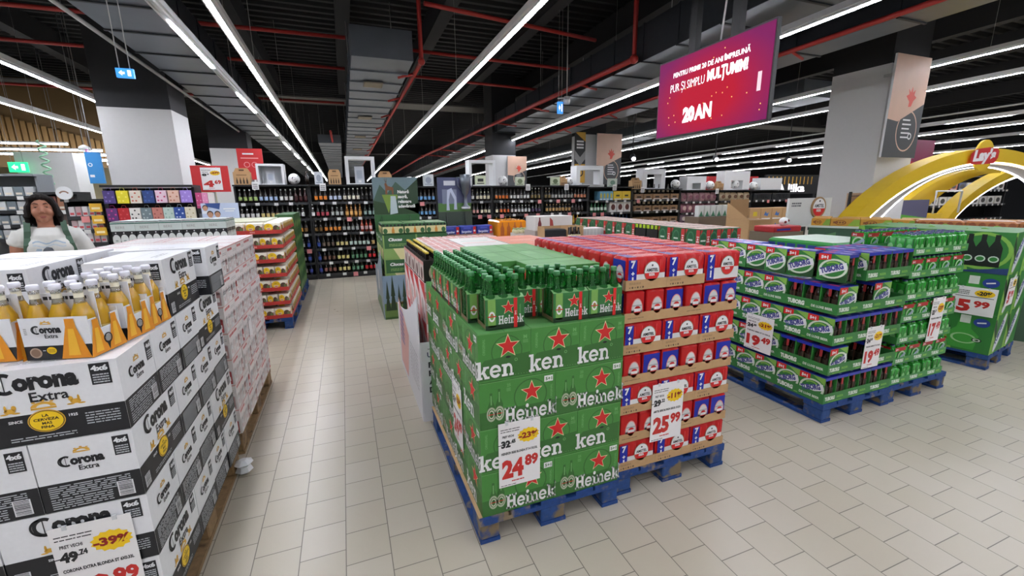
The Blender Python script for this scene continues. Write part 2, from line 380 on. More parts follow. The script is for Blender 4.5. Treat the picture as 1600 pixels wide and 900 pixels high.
duct(.27, 1.08, 3.6, 3.98, 6.55, 33, 'wide silver air duct hanging in the middle with square grilles', grilles=(7.7, 10.6, 13.5, 16.5, 19.5))
duct(4.12, 5.2, 3.58, 4.05, -5, 33, 'long dark-sided air duct behind the middle strip light', seam=.7, side=DSIDE)
duct(5.95, 6.45, 3.6, 3.85, -5, 33, 'flat silver air duct right of the hanging screen', seam=1.2, side=DSIDE)
duct(-.55, .1, 3.55, 3.8, 15, 33, 'far ribbed duct left of the silver middle duct', seam=.75)
duct(9.7, 10.8, 3.85, 4.2, 7.2, 30, 'far grey duct behind the big right pillar', seam=1.0)

# ---- sprinkler pipes (each a run with its branches)
def pipe(name, pts, r, label, branches=()):
    m = MB(); m.tube([(x, y, tz(z, y)) for x, y, z in pts], r, PIPE, 10)
    t = one(name, m, label, 'pipe', 'red sprinkler pipes')
    for p in pts[1:-1]:
        k = MB(); k.ball((p[0], p[1], tz(p[2], p[1])), r * 1.6, PIPE, 10, 6); part('elbow', k, t)
    for b_ in branches:
        k = MB(); k.tube([(x, y, tz(z, y)) for x, y, z in b_], r * .6, PIPE, 6); part('branch', k, t)
    return t
pipe('sprinkler_pipe', [(1.2, 6.6, 5.1), (1.2, 6.6, 3.62), (1.0, 33, 3.62)], .032, 'red pipe dropping then running along the silver middle duct', [[(1.2 - .006 * k, 7.2 + 1.6 * k, 3.62), (.94, 7.2 + 1.6 * k, 3.54)] for k in range(8)])
pipe('sprinkler_pipe', [(4.04, 5.6, 5.1), (4.04, 5.6, 3.62), (3.3, 19, 3.62), (3.2, 33, 3.62)], .04, 'red pipe dropping beside the hanging screen and running back along the dark duct', [[(3.95 - .055 * k * 1.9, 7 + 1.9 * k, 3.62), (4.3, 7 + 1.9 * k, 3.56)] for k in range(7)])
pipe('sprinkler_pipe', [(5.86, -4, 3.6), (5.84, 33, 3.6)], .03, 'straight red pipe passing right of the hanging screen', [[(5.85, 2.4 + 2.2 * k, 3.6), (6.1, 2.4 + 2.2 * k, 3.52)] for k in range(6)])
pipe('sprinkler_pipe', [(-.15, 13, 3.6), (-.1, 33, 3.6)], .03, 'far red pipe left of the silver middle duct')
for x0, x1, ya, yb, lab in ((-9, .25, 8.0, 7.75, 'red cross pipe at upper left, nearest of three'), (1.2, 4.04, 6.2, 6.65, 'red cross pipe from the drop pipe to the right, nearest of three'), (-9, .25, 9.3, 9.4, 'red cross pipe at upper left, second of three'),
                            (1.2, 7, 8.0, 8.3, 'red cross pipe right of the silver duct, second of three'), (1.2, 7, 9.5, 10.0, 'red cross pipe right of the silver duct, third of three'), (-9, .25, 12.4, 12.4, 'red cross pipe at upper left, farthest of three')):
    pipe('sprinkler_pipe', [(x0, ya, 4.2), (x1, yb, 4.2)], .028, lab)
for (x, y, z), (x1, y1, z1), lab in (((-2.3, -3, 3.53), (-2.29, 13.1, 3.53), 'pale cable conduit running along the left duct'), ((12.9, 2, 3.4), (12.6, 30, 3.4), 'pale cable rail far right below the strip lights')):
    m = MB(); m.tube([(x, y, tz(z, y)), (x1, y1, tz(z1, y1))], .022, GREY, 6); one('cable_conduit', m, lab, 'conduit')

# ---- pillars
PEACH = mat('pale wood banner', '#d8b39c', .5, var=.12, vscale=3); CHAR = mat('charcoal banner', '#4b4d4f', .6, var=.05)
def pillar(name, x0, y0, x1, y1, ztop, zmax=5.2):
    m = MB(); m.box(x0, y0, 0, x1, y1, ztop, WALLW); m.box(x0 + .001, y0 + .001, ztop, x1 - .001, y1 - .001, zmax, mat('dark pillar top', '#26272a', .8, var=.1))
    return struct(name, m)
pillar('pillar_left', -3.27, 8.5, -2.36, 9.3, 2.98, 5.02)
pillar('pillar_back', -3.0, 13.2, -2.16, 13.85, 2.85, 4.6)
pillar('pillar_right', 8.05, 4.6, 8.95, 5.48, 3.55, 5.08)
pillar('pillar_middle', 4.05, 12, 4.75, 12.7, 2.72, 4.95)
pillar('pillar_centre', 6.95, 12, 7.75, 12.7, 3.38, 4.95)
BIRD = poly([(-.9, .1), (-.45, .28), (-.62, .75), (-.2, .45), (0, .95), (.22, .45), (.62, .7), (.5, .25), (.95, .05), (.5, -.25), (.2, -.75), (-.3, -.8), (-.25, -.35)])
def banner(x0, x1, z0, z1, y, label, reach=.098):
    t = empty('banner', label, 'banner', None, (x0, y, z0)); w, h = x1 - x0, z1 - z0
    m = MB(); m.box(0, 0, 0, w, .03, h, WHT); f = FR((0, 0, 0), (1, 0, 0), (0, 0, 1))
    m.pr(f, poly([(0, .38 * h), (w * .3, .36 * h), (w, .55 * h), (w, h), (0, h)]), 0, 0, 1, PEACH, 1)
    m.pr(f, poly([(0, 0), (w, 0), (w, .55 * h), (w * .3, .36 * h), (0, .38 * h)]), 0, 0, 1, CHAR, 1)
    m.pr(f, BIRD, w * .58, h * .6, w * .16, mat('red bird mark', '#d9503f', .5), 2, sy=w * .2)
    m.pr(f, ring(.93, 28), w * .6, h * .27, w * .3, PEACH, 2, sy=w * .36)
    for k in range(5): m.pr(f, rect(0, 0, 1, .12), w * .45, h * .2 + k * w * .075, w * (.26 if k % 2 else .22), WHITE, 3, sy=w * .22)
    m.pr(f, ring(.6, 12), w * .72, h * .22, w * .06, WHITE, 3)
    part('panel', m, t)
    for xx in (.08, w - .08):
        k = MB(); k.box(xx - .02, .03, h * .8, xx + .02, reach, h * .8 + .04, GREY); part('bracket', k, t)
    return t
banner(7.83, 8.68, 2.14, 3.62, 4.42, 'tall wood and charcoal banner with red bird on the big right pillar', .178)
banner(4.46, 5.05, 1.85, 2.69, 11.9, 'small wood and charcoal banner with red bird on the farther middle pillar')
banner(7.38, 8.28, 1.9, 3.41, 11.9, 'wood and charcoal banner with red bird, left of the hanging screen')
m = MB(); m.box(6.62, 11.9, 1.95, 6.98, 11.93, 3.42, mat('black and gold banner', '#2a2a2c', .6)); f = FR((6.62, 11.9, 1.95), (1, 0, 0), (0, 0, 1))
m.pr(f, rect(0, .0, .36, .55), 0, 0, 1, GOLD, 1); m.pr(f, poly([(0, .7), (.18, .5), (.36, .7), (.36, .95), (.18, .75), (0, .95)]), 0, 0, 1, GREY, 2); m.pr(f, ring(.7), .18, .3, .12, BLACK, 2)
m.pr(f, poly([(0, 1.47), (.36, 1.47), (.36, 1.2)]), 0, 0, 1, GOLD, 1)
for k in range(3): m.pr(f, rect(.06, 1.0 + k * .09, .3, 1.05 + k * .09), 0, 0, 1, WHITE, 2)
m.box(6.955, 11.931, 2.5, 6.975, 11.998, 2.6, GREY); one('banner', m, 'narrow black and gold banner beside the wooden one with the red bird', 'banner')

# ---- hanging screen
scr = bpy.data.materials.new('lit magenta screen'); scr.use_nodes = True; nt = scr.node_tree; b = nt.nodes['Principled BSDF']
tc = nt.nodes.new('ShaderNodeTexCoord'); mp = nt.nodes.new('ShaderNodeMapping'); gr = nt.nodes.new('ShaderNodeTexGradient'); gr.gradient_type = 'SPHERICAL'
mp.inputs['Location'].default_value = (0, 0, .12); mp.inputs['Scale'].default_value = (1, 1.35, 2.1)
rp = nt.nodes.new('ShaderNodeValToRGB'); rp.color_ramp.elements[0].color = (*lin('#8d2568'), 1); rp.color_ramp.elements[1].color = (*lin('#d01a30'), 1); rp.color_ramp.elements[1].position = .6
nt.links.new(tc.outputs['Object'], mp.inputs[0]); nt.links.new(mp.outputs[0], gr.inputs[0]); nt.links.new(gr.outputs['Fac'], rp.inputs[0]); nt.links.new(rp.outputs[0], b.inputs['Emission Color'])
b.inputs['Emission Strength'].default_value = .38; b.inputs['Base Color'].default_value = (.02, .0, .01, 1); b.inputs['Roughness'].default_value = .6; b.inputs['Specular IOR Level'].default_value = .1
ELIT = mat('lit white lettering', '#ffffff', .5, emit='#f4eef4', estr=.46); EGOLD = mat('lit gold specks', '#e0b050', .5, emit='#e8b060', estr=.6)
tv = empty('hanging_screen', 'large magenta and red screen with white lettering hung from black poles', 'screen', None, (3.085, 3.195, 2.54))
m = MB(); m.box(0, -.645, -.36, .035, .645, .36, BLK); part('bezel', m, tv)
m = MB(); m.box(-.004, -.63, -.345, -.0005, .63, .345, scr); f = FR((-.0042, .63, -.345), (0, -1, 0), (0, 0, 1))
word(m, f, 'PENTRU PRIMII 20 DE ANI ÎMPREUNĂ', .20, .53, .042, ELIT, 1, .03, width=.86)
word(m, f, 'PUR ȘI SIMPLU', .17, .40, .075, ELIT, 1, .0, width=.43); word(m, f, 'MULȚUMIM!', .63, .41, .085, ELIT, 1, .05, width=.42)
word(m, f, '20', .36, .11, .12, ELIT, 2, .07, width=.15); word(m, f, 'AN', .51, .11, .12, ELIT, 1, .05, width=.2)
m.pr(f, rect(1.15, .22, 1.185, .36), 0, 0, 1, mat('lit pale bar', '#b8a0a8', .5, emit='#c8aab0', estr=.5), 1)
for k in range(26): m.pr(f, DISC, R.uniform(.1, 1.22), R.uniform(.05, .66), .005, EGOLD, 1)
part('display', m, tv)
for yy in (-.22, .26):
    m = MB(); m.box(.036, yy - .04, -.1, .1, yy + .04, 5.02 - 2.54, BLK); part('mounting_pole', m, tv)
m = MB(); m.tube([(.1, -.05, 2.4), (.11, -.08, 1.2), (.09, -.02, .34)], .008, WHT, 6); part('power_cable', m, tv)

# ---- hanging exit signs, sensor
EB = mat('lit blue exit sign', '#2e7fd6', .5, emit='#3a92ee', estr=.5); EG = mat('lit green exit sign', '#20c070', .5, emit='#30e890', estr=.8)
def exit_sign(x, y, z, w, h, mt, label, top):
    t = empty('exit_sign', label, 'exit sign', None, (x, y, z)); m = MB(); m.box(0, 0, 0, w, .03, h, mt); part('sign_box', m, t)
    m = MB(); f = FR((0, 0, 0), (1, 0, 0), (0, 0, 1)); m.pr(f, poly([(.15, .5), (.35, .8), (.35, .62), (.5, .62), (.5, .38), (.35, .38), (.35, .2)]), 0, 0, w, ELIT, 1, sy=h); m.pr(f, rect(.66, .18, .86, .82), 0, 0, w, ELIT, 1, sy=h)
    part('symbol', m, t)
    for xx in (.2 * w, .8 * w):
        m = MB(); m.tube([(xx, .015, h), (xx, .015, top - z)], .004, GREY, 4); part('hanging_rod', m, t)
exit_sign(-1.74, 5, 2.685, .125, .075, EB, 'small lit blue exit sign hanging over the left pallets', 4.99)
exit_sign(3.55, 7, 2.98, .1, .19, EB, 'small lit blue exit sign hanging over the red can stack', 4.9)
exit_sign(-6.32, 12.2, 2.2, .3, .2, EG, 'lit green exit sign at the far left edge', 4.8)
exit_sign(-5.15, 13.5, 1.98, .3, .16, EG, 'lit green exit sign in the doorway behind the woman', 4.8)
t = empty('ceiling_sensor', 'white swivelling sensor hanging beside the blue exit sign', 'sensor', None, (3.72, 7, 3.14)); m = MB(); m.lathe([(.05, 0, WHT), (.06, .05, WHT), (.05, .12, WHT)], n=12); part('body', m, t)
m = MB(); m.ball((-.02, -.06, .05), .04, WHT, 10, 6); part('lens', m, t); m = MB(); m.tube([(0, 0, .12), (0, 0, 1.7)], .01, GREY, 6); part('stem', m, t)
m = MB(); m.tube([(0, 0, .1), (-.17, 0, .08)], .012, WHT, 6); part('arm', m, t)

# ---- far left: store fronts, slatted fascia, columns
SLAT = mat('slatted pine', '#8a6a3c', .6, var=.1, vscale=8)
mb = MB(); x = -15.5
while x < -4.6:
    mb.box(x, 14, 2.55 + max(0, (-5.4 - x)) * .1, x + .09, 14.06, 3.0 + max(0, (-5.4 - x)) * .3, SLAT); x += .12
mb.box(-15.5, 14.06, 2.4, -4.6, 14.1, 4.4, mat('fascia back', '#6e5634', .8)); struct('trim_1', mb)
mb = MB(); mb.box(-6.3, 12.4, 0, -5.35, 13, 2.62, WALLW); struct('pillar_entrance', mb)
mb = MB(); mb.box(-15.5, 16, 0, -3.4, 16.2, 2.6, mat('beige shop front', '#b9b08e', .7, var=.05)); struct('wall_shopfront', mb)
for k, (xa, xb, z) in enumerate(((-9, -5.75, 2.85), (-9, -5.15, 2.72), (-8.2, -4.75, 2.62), (-6.1, -4.65, 2.5), (-5.1, -4.6, 2.42))):
    t = empty('shopfront_light', ORD[k] + ' from top of the white tubes below the slatted wood at left', 'light', 'shopfront tubes', (xa, 13.2, z))
    m = MB(); m.box(0, 0, .03, xb - xa, .08, .06, WHT); part('housing', m, t); m = MB(); m.box(0, .02, 0, xb - xa, .06, .029, LED3); part('light_tube', m, t)
    m = MB(); m.tube([(.2, .04, .06), (.2, .04, 4.85 - z)], .006, GREY, 4); part('hanging_rod', m, t)
    m = MB(); m.tube([(xb - xa - .2, .04, .06), (xb - xa - .2, .04, 4.85 - z)], .006, GREY, 4); part('hanging_rod', m, t)
# ================================================================ PALLETS
def pallet_proto(name, paint, block, w=.78, d=1.2):
    p = Proto(name)
    m = MB()
    for x0, x1 in ((0, .145), (.16, .26), (w / 2 - .07, w / 2 + .07), (w - .26, w - .16), (w - .145, w)): m.box(x0, 0, .122, x1, d, .143, paint)
    for y in (0, d / 2 - .07, d - .145): m.box(0, y, .1, w, y + .145, .1215, paint)
    p.kid('deck', m.mesh('deck'))
    for x in (0, w / 2 - .07, w - .1):
        for y in (0, d / 2 - .07, d - .145):
            m = MB(); m.cbox(x + .002, y + .002, .0225, x + (.14 if 0 < x < w - .11 else .1) - .002, y + .143, .0995, block, .006); p.kid('block', m.mesh('block'))
        m = MB(); xx = .14 if 0 < x < w - .11 else .1; m.box(x, 0, .001, x + xx, d, .022, paint); p.kid('runner', m.mesh('runner'))
    return p
PALB = pallet_proto('pallet', PAL_BLUE, BLOCK_WOOD); PALW = pallet_proto('pallet', PAL_WOOD, PAL_WOOD)
def pallet(x, y, label, p=None, rz=0): return (p or PALB).place(label, 'pallet', 'shipping pallets', (x, y, 0), rz)

# ================================================================ PRICE CARDS
def price_card(big, cents, old, pct, line, w, h, name_label, loc, normal, lean=0.0, wide=False):
    """white card with red price; normal 'f' faces the front aisle, 'l' / 'r' the sides"""
    t = empty('price_card', name_label, 'price card', 'promotional price cards', loc)
    m = MB(); m.box(0, 0, 0, w, .002, h, mat('white price card', '#eceaea', .4)); part('card', m, t)
    m = MB(); f = FR((0, 0, 0), (1, 0, 0), (0, 0, 1)); rd = ink('#c32a26')
    if not wide:
        word(m, f, big, w * .07, h * .15, h * .27, rd, 1, .055, width=w * .52); word(m, f, cents, w * .62, h * .28, h * .16, rd, 1, .05, width=w * .33)
        if line: word(m, f, line, w * .06, h * .515, h * .035, BLACK, 1, .04, width=w * .87)
        if old: word(m, f, old[0], w * .06, h * .63, h * .1, BLACK, 1, .06, width=w * .22); word(m, f, old[1], w * .3, h * .68, h * .055, BLACK, 1, .05, width=w * .1); m.pr(f, rect(w * .04, h * .665, w * .42, h * .676), 0, 0, 1, BLACK, 2, rot=.06); word(m, f, 'PRET VECHI', w * .09, h * .775, h * .035, BLACK, 1, .03, width=w * .27)
        if pct: m.pr(f, BURST, w * .71, h * .76, w * .27, YELLOW, 2, sy=h * .115); word(m, f, pct, w * .71, h * .72, h * .085, ink('#8f1a14'), 3, .05, width=w * .46, center=True)
        scribble(m, f, w * .05, h * .86, w * .5, h * .93, 2, BLACK, 1, 3, .3); scribble(m, f, w * .3, h * .07, w * .6, h * .1, 1, rd, 1, 4, .6); scribble(m, f, w * .04, h * .02, w * .4, h * .04, 1, BLACK, 1, 5, .5)
    else:
        word(m, f, big, w * .14, h * .12, h * .4, rd, 1, .06, width=w * .32); word(m, f, cents, w * .52, h * .3, h * .22, rd, 1, .05, width=w * .36)
        m.pr(f, disc(20, 1, 1), w * .72, h * .8, w * .23, YELLOW, 1, sy=h * .13); word(m, f, pct, w * .72, h * .74, h * .13, BLACK, 2, .05, width=w * .34, center=True)
        scribble(m, f, w * .1, h * .72, w * .38, h * .9, 3, BLACK, 1, 6, .4); m.pr(f, rect(w * .06, h * .64, w * .94, h * .66), 0, 0, 1, BLACK, 1)
    part('printing', m, t)
    for xx in (.2 * w, .8 * w):
        m = MB(); m.box(xx - .006, -.003, h - .012, xx + .006, .004, h + .004, mat('clear clip', '#d5d8da', .2)); part('clip', m, t)
    rz = {'f': 0, 'r': PI / 2, 'l': -PI / 2}[normal] if isinstance(normal, str) else normal
    t.rotation_euler = (lean, 0, rz)
    return t

# ================================================================ GREEN BEER CASES (front, middle of the picture)
HG, HD, HL = ink('#43853a'), ink('#33682c'), ink('#6aa360')
def green_case(L=.378, D=.2513, H=.2275):
    m = MB(); m.box(0, 0, 0, L, D, H, HG); F = faces_of(0, 0, 0, L, D, H)
    for k in 'fb':
        f = F[k]
        m.pr(f, rect(0, 0, L, .085), 0, 0, 1, HD, 1)
        for x, hh in ((.055, .155), (.094, .17)):
            m.pr(f, poly([(-.5, 0), (.5, 0), (.5, .55), (.17, .75), (.17, 1), (-.17, 1), (-.17, .75), (-.5, .55)]), x, .02, .036, HD, 2, sy=hh); m.pr(f, rect(-.05, .62, .05, .92), x, .02, .06, HL, 3, sy=hh)
            m.pr(f, ring(.72, 20), x, .07, .023, ink('#a9b59a'), 3, sy=.036); m.pr(f, ring(.72, 20), x, .07, .013, ink('#c9cdb8'), 4, sy=.022); m.pr(f, rect(-.016, -.002, .016, .002), x, .07, 1, RED, 4)
        m.pr(f, ring(.93, 28), .25, .13, .085, HD, 2); m.pr(f, STAR, .255, .15, .058, CREAM, 3); m.pr(f, STAR, .255, .15, .05, RED, 4)
        sh, wd = slab('Heinek'); k2 = .268 / wd; m.pr(f, sh, .118, .014, k2, WHITE, 5, sy=.078)
        m.pr(f, rect(.32, .185, .365, .215), 0, 0, 1, WHITE, 3); word(m, f, '5+1', .326, .192, .016, HD, 4, .03, width=.034)
        word(m, f, 'ORIGINAL', .362, .095, .011, HL, 3, .02, width=.075, rot=PI / 2); word(m, f, '25', .132, .195, .014, HL, 3, .02); scribble(m, f, .13, .172, .15, .19, 3, HL, 3)
        m.pr(f, rect(0, H - .003, L, H), 0, 0, 1, HL, 2)
    for k in 'rl':
        f = F[k]
        m.pr(f, join(poly([(.006, .008), (D - .004, .008), (D - .004, .118), (.03, .105), (.006, .08)])), 0, 0, 1, HD, 1)
        m.pr(f, ring(.93, 24), .135, .135, .075, HD, 1); m.pr(f, STAR, .14, .158, .06, CREAM, 2); m.pr(f, STAR, .14, .158, .052, RED, 3); m.pr(f, disc(8), .14, .108, .012, BLACK, 4, sy=.006)
        sh, wd = slab('ken'); m.pr(f, sh, -.012, .018, .18 / wd, WHITE, 5, sy=.084); m.pr(f, ring(.6, 10), .178, .09, .008, HL, 3)
        word(m, f, 'ORIGINAL', .032, .13, .012, HL, 3, .02, width=.075, rot=PI / 2); word(m, f, 'M', .215, .185, .018, HL, 3, .03); scribble(m, f, .212, .165, .238, .182, 3, HL, 3)
        for q in range(5): m.pr(f, disc(6), .175 + q * .014, .018, .002, HL, 3)
        m.pr(f, rect(0, H - .003, D, H), 0, 0, 1, HL, 2)
    f = F['u']; m.pr(f, rect(.003, .003, L - .003, D - .003), 0, 0, 1, ink('#5a9654'), .5); m.pr(f, rect(.0, D / 2 - .002, L, D / 2 + .002), 0, 0, 1, HD, 1); scribble(m, f, .05, .04, .2, .09, 3, HL, 1, 2)  # top tinted a lighter green: its sheen is painted into the colour
    m.pr(f, rect(.22, .15, .34, .21), 0, 0, 1, HL, 1)
    return Proto('beer_case', m.mesh('beer_case'))
HCASE = green_case()
hx, hy, hz, hl, hd, hh = .49, 1.71, .144, .38, .2533, .2302
def case_layer(cx, cy, cz, patt, l, d, fn):
    """two rows of three end-on and two rows of two side-on, in either order"""
    out = []; y = cy
    for kind in patt:
        n = 3 if kind == 'e' else 2; st = d if kind == 'e' else l; dp = l if kind == 'e' else d
        for i in range(n): out.append((cx + i * st, y, cz, kind, i, n))
        y += dp
    return out
rows = ['bottom', 'second lowest', 'third lowest', 'top']
for k in range(4):
    patt = 'eess' if k % 2 else 'ssee'; rr_ = {'e': 0, 's': 0}; last = None; rowi = 0; prev_y = None
    for x, y, z, kind, i, n in case_layer(hx, hy, hz + k * hh, patt, hl, hd, None):
        if prev_y is None or abs(y - prev_y) > .01: rowi += 1; prev_y = y
        if k < 3 and not (i == 0 or rowi == 1): continue            # the inside of the stack cannot be seen
        side = 'aisle corner' if i == 0 else ('middle' if n == 3 and i == 1 else 'right end')
        lab = f'green red-star beer case, {rows[k]} layer, {side} of its {ORD[rowi - 1]} row'
        if kind == 's': HCASE.place(lab, 'beer case', 'green beer cases', (x + .001, y + .001, z))
        else: HCASE.place(lab, 'beer case', 'green beer cases', (x + hd - .001, y + .001, z), PI / 2)
zt = hz + 4 * hh
HCASE.place('green beer case lying across in front on top of the green stack, behind the six-packs', 'beer case', 'green beer cases', (.872, 1.955, zt))
for i in range(2):
    for j in range(2): HCASE.place(f'green beer case on top of the green stack, {("left", "right")[i]} of the {("nearer", "farther")[j]} pair', 'beer case', 'green beer cases', (.745 + .2533 * (i + 1) - .001, 2.212 + .381 * j, zt), PI / 2)
pallet(.475, 1.705, 'worn blue pallet under the green red-star beer cases')
mb = MB(); mb.box(.472, 1.712, .1432, .489, 2.9, .149, mat('bare pine edge', '#c9a77c', .7, var=.1)); one('wooden_batten', mb, 'pale wooden batten along the aisle edge of the green stack\'s pallet', 'batten')

# ---- bottles and six-packs
GGL = mat('green bottle glass', '#2c9a3c', .06, trans=.8); GDK = mat('dark green bottle glass', '#12401c', .08, trans=.3)
AMB = mat('dark brown bottle glass', '#1c0f08', .08, spec=.6); CLR = mat('clear bottle glass', '#f4f4ec', .04, trans=.95); BEER = mat('golden beer in glass', '#e2b02c', .05, trans=.3)
CAPG = mat('dark green cap', '#4a8a58', .3, .4); CAPW = mat('white cap', '#e4e4ee', .35); CAPR = mat('red cap', '#b02020', .4)
def bottle(neck, body, cap, label=None, h=.235, r=.0295, n=10):
    m = MB(); L = label or body
    m.lathe([(r * .8, 0, body), (r, .012, body), (r, .05, L), (r, .115, body), (r * .97, .135, body), (r * .5, .168, neck), (r * .46, h - .022, neck), (r * .52, h - .021, cap), (r * .52, h - .004, cap), (r * .44, h, cap)], n=n)
    return m.mesh('bottle')
HC6 = ink('#2c7036')
GB = bottle(GGL, GGL, CAPG)
def sixpack_green(ends):
    p = Proto('six_pack'); W, D, H = .186, .126, .138
    m = MB(); IN = ink('#6d5a3e')
    m.box(0, 0, 0, W, D, .004, HD)
    m.box(0, 0, .004, W, .003, H, HC6); m.box(0, D - .003, .004, W, D, H, HC6)
    # sloping shoulders between the bottle necks
    for y0, y1 in ((.003, .03), (D - .003, D - .03)): m.face([(0, y0, H), (W, y0, H), (W, y1, H + .012), (0, y1, H + .012)], HL if ends else HG)
    for x0, x1 in ((0, .003), (W - .003, W)): m.box(x0, .003, .004, x1, D - .003, .02, IN); m.box(x0, .003, .02, x1, .012, H, IN); m.box(x0, D - .012, .02, x1, D - .003, H, IN)
    F = faces_of(0, 0, 0, W, D, H)
    for k in 'fb':
        f = F[k]
        m.pr(f, rect(.012, .012, .048, H), 0, 0, 1, ink('#78a852'), 1); m.pr(f, ring(.6, 16), .03, .06, .015, WHITE, 2, sy=.024); m.pr(f, rect(.01, .058, .05, .063), 0, 0, 1, RED, 3); m.pr(f, STAR, .03, .07, .006, RED, 3)
        m.pr(f, rect(0, 0, W, .02), 0, 0, 1, ink('#16321a'), 1)
        m.pr(f, STAR, .108, .096, .036, CREAM, 2); m.pr(f, STAR, .108, .096, .031, RED, 3)
        sh, wd = slab('Heinek'); m.pr(f, sh, .06, .022, .122 / wd, WHITE, 4, sy=.04); m.pr(f, rect(.133, .0, .15, H), 0, 0, 1, RED, 5); word(m, f, '5+1', .146, .06, .009, WHITE, 6, .03, rot=PI / 2)
        word(m, f, 'ORIGINAL', .168, .062, .007, HL, 2, .02, width=.045, rot=PI / 2)
    p.kid('carrier', m.mesh('carrier'))
    for i in range(3):
        for j in range(2): p.kid('bottle', GB, (.032 + i * .061, .0325 + j * .061, .0045))
    return p
H6 = sixpack_green(True)
def p6(x, y, rz, lab, z=None): H6.place(lab, 'six-pack', 'green bottle six-packs', (x, y, (zt if z is None else z) + .001), rz)
p6(.54, 1.745, 0, 'green six-pack with red star alone at the front left corner of the green stack')
p6(.868, 1.735, 0, 'front right pair of green six-packs: the left one beside the wrapped can stack')
p6(1.058, 1.735, 0, 'front right pair of green six-packs: the right one nearest the red cans')
p6(.846, 1.866 - .002, 0, 'green six-pack directly behind the front right pair, left one')
p6(.497, 1.885, 0, 'green six-pack standing behind the lone corner one, at the aisle edge')
p6(.688, 1.874, 0, 'green six-pack with half-hidden star behind the lone corner one')
for j in range(4): p6(.495, 2.02 + .19 * (j + 1), -PI / 2, f'green six-pack turned to the aisle, {ORD[j]} from the front of its line')
for j in range(4): p6(.622, 2.02 + .19 * (j + 1), -PI / 2, f'green six-pack in the inner line beside the tall cases, {ORD[j]} from the front')
price_card('24', '89', ('32', '45'), '-23%', 'HEINEKEN BERE BLONDA ST 5+1X0.33L', .212, .335, 'white 24.89 price card on the front of the green stack', (.575, 1.703, .285), 'f', 0)
price_card('24', '89', ('32', '45'), '-23%', 'HEINEKEN BERE BLONDA ST 5+1X0.33L', .2, .36, 'white 24.89 price card on the aisle side of the green stack', (.484, 2.23, .3), 'l', 0)

# ================================================================ SECOND PALLET ON THAT SIDE: white and red cartons behind a cardboard wall
WR = ink('#e6dcdc'); PINK = ink('#d99a94')
pallet(.475, 2.99, 'pallet hidden behind the white cardboard wall with black lettering')
def white_red_case(L=.37, D=.25, H=.3):
    m = MB(); m.box(0, 0, 0, L, D, H, WR); F = faces_of(0, 0, 0, L, D, H)
    for k in 'fblr':
        f = F[k]; Wd = L if k in 'fb' else D
        m.pr(f, poly([(Wd * .1, H), (Wd, H), (Wd, H * .55)]), 0, 0, 1, ink('#c22a30'), 1); m.pr(f, poly([(0, 0), (Wd * .5, 0), (Wd * .15, H * .7), (0, H * .8)]), 0, 0, 1, PINK, 1)
        m.pr(f, disc(16), Wd * .55, H * .4, .03, ink('#b9a9a0'), 2, sy=.06); scribble(m, f, Wd * .6, H * .1, Wd * .9, H * .25, 4, ink('#b55'.replace('#b55', '#bb5555')), 2)
    return Proto('beer_case', m.mesh('beer_case'))
WRC = white_red_case()
for k in range(3):
    for j in range(4):
        WRC.place(f'white and red beer carton behind the cardboard wall, {("bottom", "middle", "top")[k]} layer, {ORD[j]} from the green stack', 'beer case', 'white and red cartons', (.482, 2.99 + .27 * j, .144 + k * .301))
# dark six-packs on top
DKP = Proto('six_pack'); m = MB(); DKB = ink('#17120f'); m.box(0, 0, 0, .2, .126, .16, DKB); F = faces_of(0, 0, 0, .2, .126, .16)
m.pr(F['r'], disc(20), .07, .07, .035, ink('#c0a894'), 1, sy=.05); m.pr(F['r'], disc(16), .07, .075, .022, ink('#7a4038'), 2, sy=.034)
m.pr(F['f'], rect(.012, .01, .188, .15), 0, 0, 1, ink('#d3c5be'), 1); m.pr(F['f'], disc(16), .11, .06, .04, ink('#5a3a34'), 2, sy=.045); m.pr(F['f'], rect(.0, .125, .2, .15), 0, 0, 1, PINK, 2)
DKP.kid('carton', m.mesh('carton')); nb = bottle(mat('lime neck glass', '#8aa820', .1, trans=.4), AMB, mat('gold cap', '#c8b040', .3, .6), h=.215)
nbm = MB(); nbm.lathe([(.014, 0, nb.materials[0]), (.013, .04, nb.materials[0]), (.0145, .041, mat('gold cap')), (.0145, .055, mat('gold cap'))], n=8); nb = nbm.mesh('bottle_neck')
for i in range(3):
    for j in range(2): DKP.kid('bottle_neck', nb, (.036 + i * .064, .034 + j * .058, .1605))
for j in range(5): DKP.place(f'dark six-pack with round picture on the white and red cartons, {ORD[j]} from the green stack', 'six-pack', 'dark six-packs', (.484, 3.192 + .205 * j, 1.048), -PI / 2)
PKL = ink('#b5726a'); PKB = ink('#d8c9c4'); SHB = mat('white carton', '#d9d6d2', .6, var=.04)
def lid_pack(side, top, stripe, L=.122, D=.235, H=.205):
    m = MB(); m.cbox(0, 0, 0, L, D, H, side, .008, top); f = FR((0, 0, H), (1, 0, 0), (0, 1, 0)); m.pr(f, rect(L * .45, .01, L * .53, D - .01), 0, 0, 1, stripe, 1)
    for k in 'fl': m.pr(faces_of(0, 0, 0, L, D, H)[k], rect(.01, H - .05, (L if k == 'f' else D) - .01, H - .015), 0, 0, 1, stripe, 1)
    return Proto('can_pack', m.mesh('can_pack'))
PKP = lid_pack(PKB, PKL, ink('#dcc4bf'))
for i in range(2):
    for j in range(4): PKP.place(f'pink-topped pack behind the green six-packs, {ORD[j]} row back, {("left", "right")[i]} one', 'can pack', 'pink-topped packs', (.622 + i * .126, 2.99 + j * .245, 1.048))
for i in range(6): PKP.place(f'pink-topped pack in the rear cross row before the blue packs, {ORD[i]} from left', 'can pack', 'pink-topped packs', (.624 + i * .126, 3.985, 1.048))
WBX = ink('#d9d7d2')
